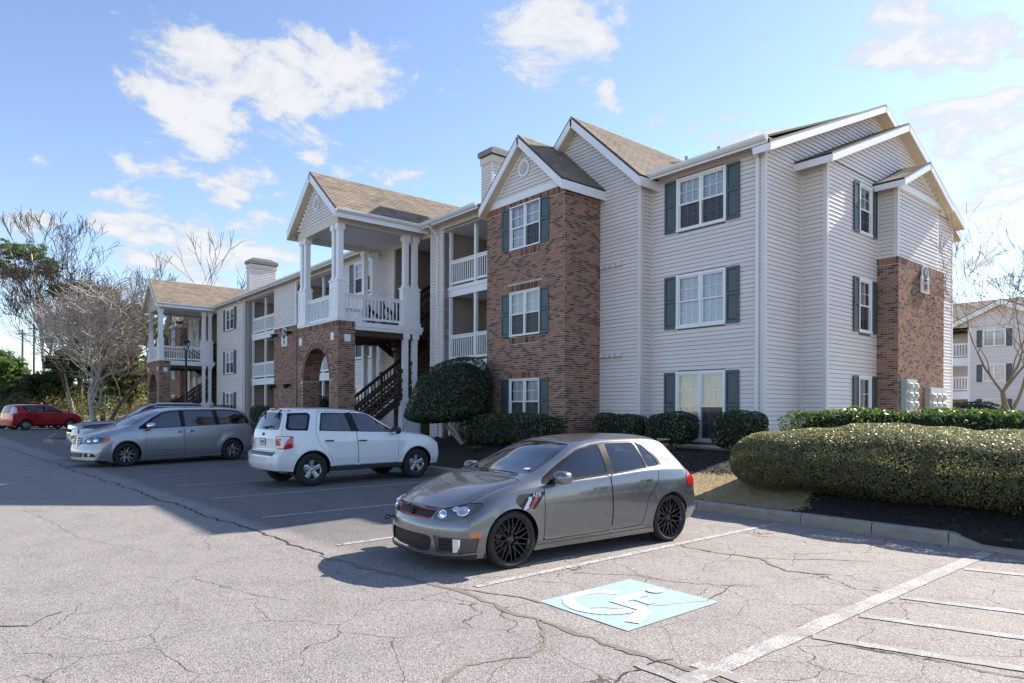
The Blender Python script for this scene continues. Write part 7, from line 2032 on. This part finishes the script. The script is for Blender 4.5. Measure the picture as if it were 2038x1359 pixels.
# the big clipped mass by the kerb
bh = thing('hedge', (-4, 12.3, .3), 'large low rounded hedge with tiny leaves in the mulch bed behind the kerb', 'hedge', 'clipped hedges by the building')
BL = [((-5.92, 12.15, .84), (1.32, 1.35, .56)), ((-4.55, 12.35, .86), (1.6, 1.62, .63)), ((-2.9, 12.5, .85), (1.7, 1.72, .58)), ((-1.0, 12.7, .86), (1.9, 1.7, .62)), ((.8, 12.9, .85), (1.6, 1.6, .6))]
PP, GG = [], []
for i, (c, r) in enumerate(BL):
    P, g = blob_points(c, r, 2.7, 62000, -.95, .075, .10, seed=i*1.7, ns=2.6)
    keep = np.ones(len(P), bool)
    for j, (c2, r2) in enumerate(BL):
        if j != i: keep &= ((np.abs((P - np.array(c2)) / (np.array(r2) * .96)) ** 2.7).sum(1) > 1)
    keep &= rng.random(len(P)) < np.clip((P[:, 2] - .26) / .32, .12, 1)
    PP.append(P[keep]); GG.append(g[keep])
PP, GG = np.concatenate(PP), np.concatenate(GG)
leaves('foliage', PP, GG, .040, .022, 'leaf_small', bh, .75)
for c, r in BL:
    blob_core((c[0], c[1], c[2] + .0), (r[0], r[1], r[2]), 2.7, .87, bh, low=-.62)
    stems(bh, (c[0] + random.uniform(-.4, .4), c[1] - .3, .25), [(c[0] + random.uniform(-.8, .8)*r[0], c[1] + random.uniform(-.9, .2)*r[1], c[2] - .1) for _ in range(8)], .016)
# twigs poking out
mb = MB()
for i in rng.choice(len(PP), 500, replace=False):
    p = Vector(PP[i]); g = Vector(GG[i]); mb.tube(p - g*.12, p + (g + Vector(rng.normal(0, .4, 3)))*.05, .004, .0015, 3, False)
mb.build('twig', 'bark_brown', bh, kind='stuff')
# small strap leaved plant and a weed by the kerb
def tuft(name, label, cat, x, y, z, n, h, mat):
    t_ = thing(name, (x, y, z), label, cat); V = []
    for i in range(n):
        a = random.uniform(0, 6.28); l = h*random.uniform(.6, 1.1); d = Vector((math.cos(a), math.sin(a), 0)); s_ = Vector((-d.y, d.x, 0))*.016
        p0 = Vector((x, y, z)); q = [p0 + d*l*.9*t + Vector((0, 0, l*(1.5*t - 1.15*t*t))) for t in (0, .35, .7, 1.0)]
        for k in range(3):
            w0, w1 = (1, 1.2, .9, .1)[k], (1, 1.2, .9, .1)[k+1]; V += [q[k] - s_*w0, q[k] + s_*w0, q[k+1] + s_*w1, q[k+1] - s_*w1]
    quads_mesh('leaf', np.array([tuple(v) for v in V]), len(V)//4, mat, t_, rnd=rng.random(len(V)//4), kind='stuff')
p = on_y(946, 893, 12.1); tuft('plant', 'small yellowish green strap leaved plant in the mulch by the clipped tree', 'plant', p.x, 12.1, terrain_z(p.x, 12.1), 60, .36, 'leaf_green')
tuft('weed', 'tiny bright green weed at the sloped end of the kerb', 'weed', -2.45, 10.12, .10, 30, .12, 'leaf_green')
# clipped evergreen on several stems
cc = px_at(893, 772, 22.0); gz = .64
tp = thing('clipped_tree', tuple(px_at(922, 878, 22.0)), 'dark evergreen clipped to a dome on several bare stems beside the near porch', 'tree')
P, g = blob_points((0, 0, 0), (1.0, 1.0, 1.0), 2.3, 15000, -1.0, .05, .10, 2.0, 5.0)
def dome(P):
    u, v, z = P[:, 0], P[:, 1], P[:, 2]
    zz = np.where(z > 0, 1.72 + z*1.70, 1.72 + z*.42)
    lat = u*1.42 + .30*np.clip(z, 0, 1); zz = zz + .17*u
    return np.array(cc)[None, :2] + lat[:, None]*np.array(RGT)[None, :2] + (v*1.30)[:, None]*np.array(FWD)[None, :2], zz
xy, zz = dome(P); G3 = g[:, 0:1]*np.array(RGT)[None] + g[:, 1:2]*np.array(FWD)[None] + g[:, 2:3]*np.array([[0, 0, 1.]])
leaves('foliage', np.concatenate([xy, zz[:, None]], 1), G3, .075, .036, 'leaf_holly', tp, .7)
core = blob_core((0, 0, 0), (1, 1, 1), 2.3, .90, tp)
cv = np.array([v.co[:] for v in core.data.vertices]); xy, zz = dome(cv)
for v, a, z in zip(core.data.vertices, xy, zz): v.co = (a[0], a[1], z)
b0 = px_at(922, 878, 22.0); b0.z = gz
stems(tp, b0, [tuple(Vector((cc.x, cc.y, 1.75)) + RGT*dx_ + FWD*dy_) for dx_, dy_ in ((-.55, 0), (.15, .1), (.35, -.2), (.62, .1), (-.1, -.3))], .06, 'bark_grey')

# ------------------------------------------------------------------ trees
def bare_tree(name, label, base, h, spread, r0, seed, mat, levels=5, first=.25, lean=(0, 0), group=None, split=3, leafy=0, twigmat=None, up=.35, decay=(.62, .86), rmin=.004):
    rr = random.Random(seed); t_ = thing(name, tuple(base), label, 'tree', group)
    trunk, crown = MB(), MB(); tips = []
    def grow(p, d, l, r, lv):
        segs = 5 if lv < 3 else 3; q = p; dd = d.copy(); pts = []
        mb = trunk if lv < 1 else crown
        for i in range(segs):
            dd = (dd + Vector((rr.gauss(0, .13), rr.gauss(0, .13), rr.gauss(.02, .08)))).normalized()
            e = q + dd * l / segs; ra, rb = max(rmin, r*(1 - .45*i/segs)), max(rmin, r*(1 - .45*(i+1)/segs))
            mb.tube(q, e, ra, rb, 8 if lv < 1 else (5 if lv < 3 else 3), False); pts.append((e, dd.copy(), rb)); q = e
        if lv >= levels: tips.append(q); return
        n = split if lv < 2 else rr.choice((2, 3, 3))
        for j in range(n):
            e, de, re = pts[-1] if j < 2 else rr.choice(pts[len(pts)//3:])
            side_ = de.orthogonal().normalized(); side_.rotate(Matrix.Rotation(rr.uniform(0, 6.28), 3, de))
            nd = (de + side_ * rr.uniform(.45, .95) * spread + Vector((0, 0, up))).normalized()
            grow(e, nd, l*rr.uniform(*decay), re*rr.uniform(.55, .78), lv + 1)
    grow(Vector(base), Vector((lean[0], lean[1], 1)).normalized(), h*first, r0, 0)
    trunk.build('trunk', mat, t_, True); crown.build('crown', twigmat or mat, t_, kind='stuff')
    return t_, tips
pm = px_at(2036, 880, 19.2); pm.z = .5; bare_tree('bare_tree', 'leafless crape myrtle at the right edge behind the sunlit hedge', pm, 9.4, .92, .12, 11, 'bark_myrtle', 6, .20, (-.10, -.05), 'leafless trees', 4, up=.24, decay=(.66, .90), rmin=.0055)
b_ = px_at(190, 845, 46); b_.z = .2
_, tips = bare_tree('bare_tree', 'wide pale leafless tree in the kerb island left of the far porch', b_, 16, 1.15, .20, 5, 'bark_grey', 7, .17, (.05, .02), 'leafless trees', 5, up=.20, decay=(.70, .92), rmin=.016)
b_ = px_at(150, 820, 60); b_.z = 0
bare_tree('bare_tree', 'tallest leafless tree rising behind the far left cars', b_, 17.5, .85, .22, 23, 'bark_grey', 7, .28, (0, 0), 'leafless trees', 4, twigmat='bark_brown', up=.34, decay=(.62, .84), rmin=.017)
b_ = px_at(215, 820, 57); b_.z = 0
bare_tree('bare_tree', 'leafless tree leaning right towards the far porch roof', b_, 17, .8, .20, 31, 'bark_brown', 6, .30, (.28, .34), 'leafless trees', 3, rmin=.016)
def tree_blobs(name, label, trunk_px, D, blobs, mat, ln, dens, cat='tree', group=None, bark='bark_brown', tw=.25):
    bx, by = trunk_px; b0 = px_at(bx, by, D); b0.z = 0
    t_ = thing(name, tuple(b0), label, cat, group); PP, GG = [], []; trunk = MB()
    for (x, y, rx, ry) in blobs:
        c = px_at(x, y, D + random.uniform(-2, 2)); r = (rx*D/FPX, rx*D/FPX*.9, ry*D/FPX)
        # break every mass into smaller leafy clumps with gaps between
        nc = max(10, int(dens * 40))
        for k in range(nc):
            d = rng.normal(0, 1, 3); d /= np.linalg.norm(d); q = np.array(c) + d*np.array(r)*rng.uniform(.35, .95)
            s = float(np.mean(r)) * rng.uniform(.10, .22)
            P, g = blob_points(q, (s*1.25, s*1.25, s*.7), 2, int(dens*125*max(.25, s)), -1, s*.5, s*1.6, seed=k, ns=2/max(.3, s)); PP.append(P); GG.append(g*.5 + d*.5)
            trunk.tube(c, q, .035, .012, 4, False)
        trunk.tube((b0.x, b0.y, max(0, c.z*.5)), c, tw*.6, .06, 6, False)
    leaves('crown', np.concatenate(PP), np.concatenate(GG), ln, ln*.5, mat, t_, .9)
    m2 = MB(); top = px_at(*blobs[0][:2], D); m2.tube(b0, (b0.x*.5 + top.x*.5, b0.y*.5 + top.y*.5, top.z*.6), tw, tw*.7, 8); m2.tube((b0.x*.5 + top.x*.5, b0.y*.5 + top.y*.5, top.z*.6), top, tw*.7, tw*.35, 8); m2.build('trunk', bark, t_, True); trunk.build('limb', bark, t_, kind='stuff')
tree_blobs('pine_tree', 'tall pine with flat dark crown at the far left', (98, 820), 66, [(62, 505, 40, 26), (18, 495, 40, 22), (30, 545, 32, 14), (98, 535, 34, 26), (118, 578, 28, 16), (-5, 525, 34, 20)], 'leaf_pine', .16, 1.7, bark='bark_grey', tw=.22)
tree_blobs('evergreen_tree', 'dark vine covered evergreen behind the pale leafless tree', (160, 820), 63, [(160, 600, 44, 44), (170, 660, 52, 48), (150, 720, 55, 40), (200, 620, 40, 40)], 'leaf_dark', .26, 2.6, group='leafy trees at the far left')
tree_blobs('evergreen_tree', 'yellow green leafy tree beside the far porch', (262, 820), 59, [(250, 690, 40, 60), (262, 760, 36, 46), (228, 740, 40, 50), (268, 640, 24, 40)], 'leaf_olive', .22, 2.8, group='leafy trees at the far left')
tree_blobs('evergreen_tree', 'olive green leafy tree rising left of the far porch', (205, 820), 65, [(205, 600, 40, 34), (235, 625, 34, 36), (215, 690, 40, 44)], 'leaf_olive', .24, 2.4, group='leafy trees at the far left')
tree_blobs('evergreen_tree', 'fresh green rounded tree at the left edge of the photograph', (20, 820), 72, [(15, 735, 42, 44), (-25, 740, 44, 46), (35, 770, 34, 34)], 'leaf_green', .26, 2.8, group='leafy trees at the far left')
tree_blobs('evergreen_tree', 'dark green tree low behind the small red car', (110, 825), 64, [(70, 775, 50, 36), (115, 770, 46, 40), (30, 790, 44, 28), (180, 790, 42, 32)], 'leaf_dark', .24, 2.8, group='leafy trees at the far left')
tree_blobs('evergreen_tree', 'green tree glimpsed through the far porch', (315, 800), 95, [(300, 660, 30, 34), (335, 690, 32, 34), (318, 740, 44, 50)], 'leaf_green', .34, 2.6, group='leafy trees at the far left')
# brush below the trees and the far wood
PP, GG = [], []
for i in range(110):
    x = random.uniform(-60, 300); D = random.uniform(58, 66); c = px_at(x, 828 - random.uniform(0, 32), D); c.z = max(.4, c.z); s = random.uniform(.6, 1.5)
    P, g = blob_points(tuple(c), (s, s, s*.8), 2, int(150*s), -1, .2, .5, i); PP.append(P); GG.append(g)
for nm_, mt_, k0 in (('undergrowth', 'leaf_brown', 0), ('undergrowth', 'leaf_olive', 1), ('undergrowth', 'leaf_dark', 2)):
    leaves(nm_, np.concatenate(PP[k0::3]), np.concatenate(GG[k0::3]), .17, .08, mt_, None, 1.0)['kind'] = 'stuff'
PP, GG = [], []
for i in range(420):
    x = random.uniform(-260, 2300); D = random.uniform(140, 175)
    if 330 < x < 1890: continue
    c = px_at(x, 800 - random.uniform(-10, 46 if x < 400 else 22), D); s = random.uniform(2.2, 4.2)
    P, g = blob_points(tuple(c), (s, s, s*.9), 2, 170, -1, .6, 1.4, i); PP.append(P); GG.append(g)
leaves('distant_wood', np.concatenate(PP), np.concatenate(GG), .9, .55, 'leaf_dark', None, 1.0)['kind'] = 'stuff'
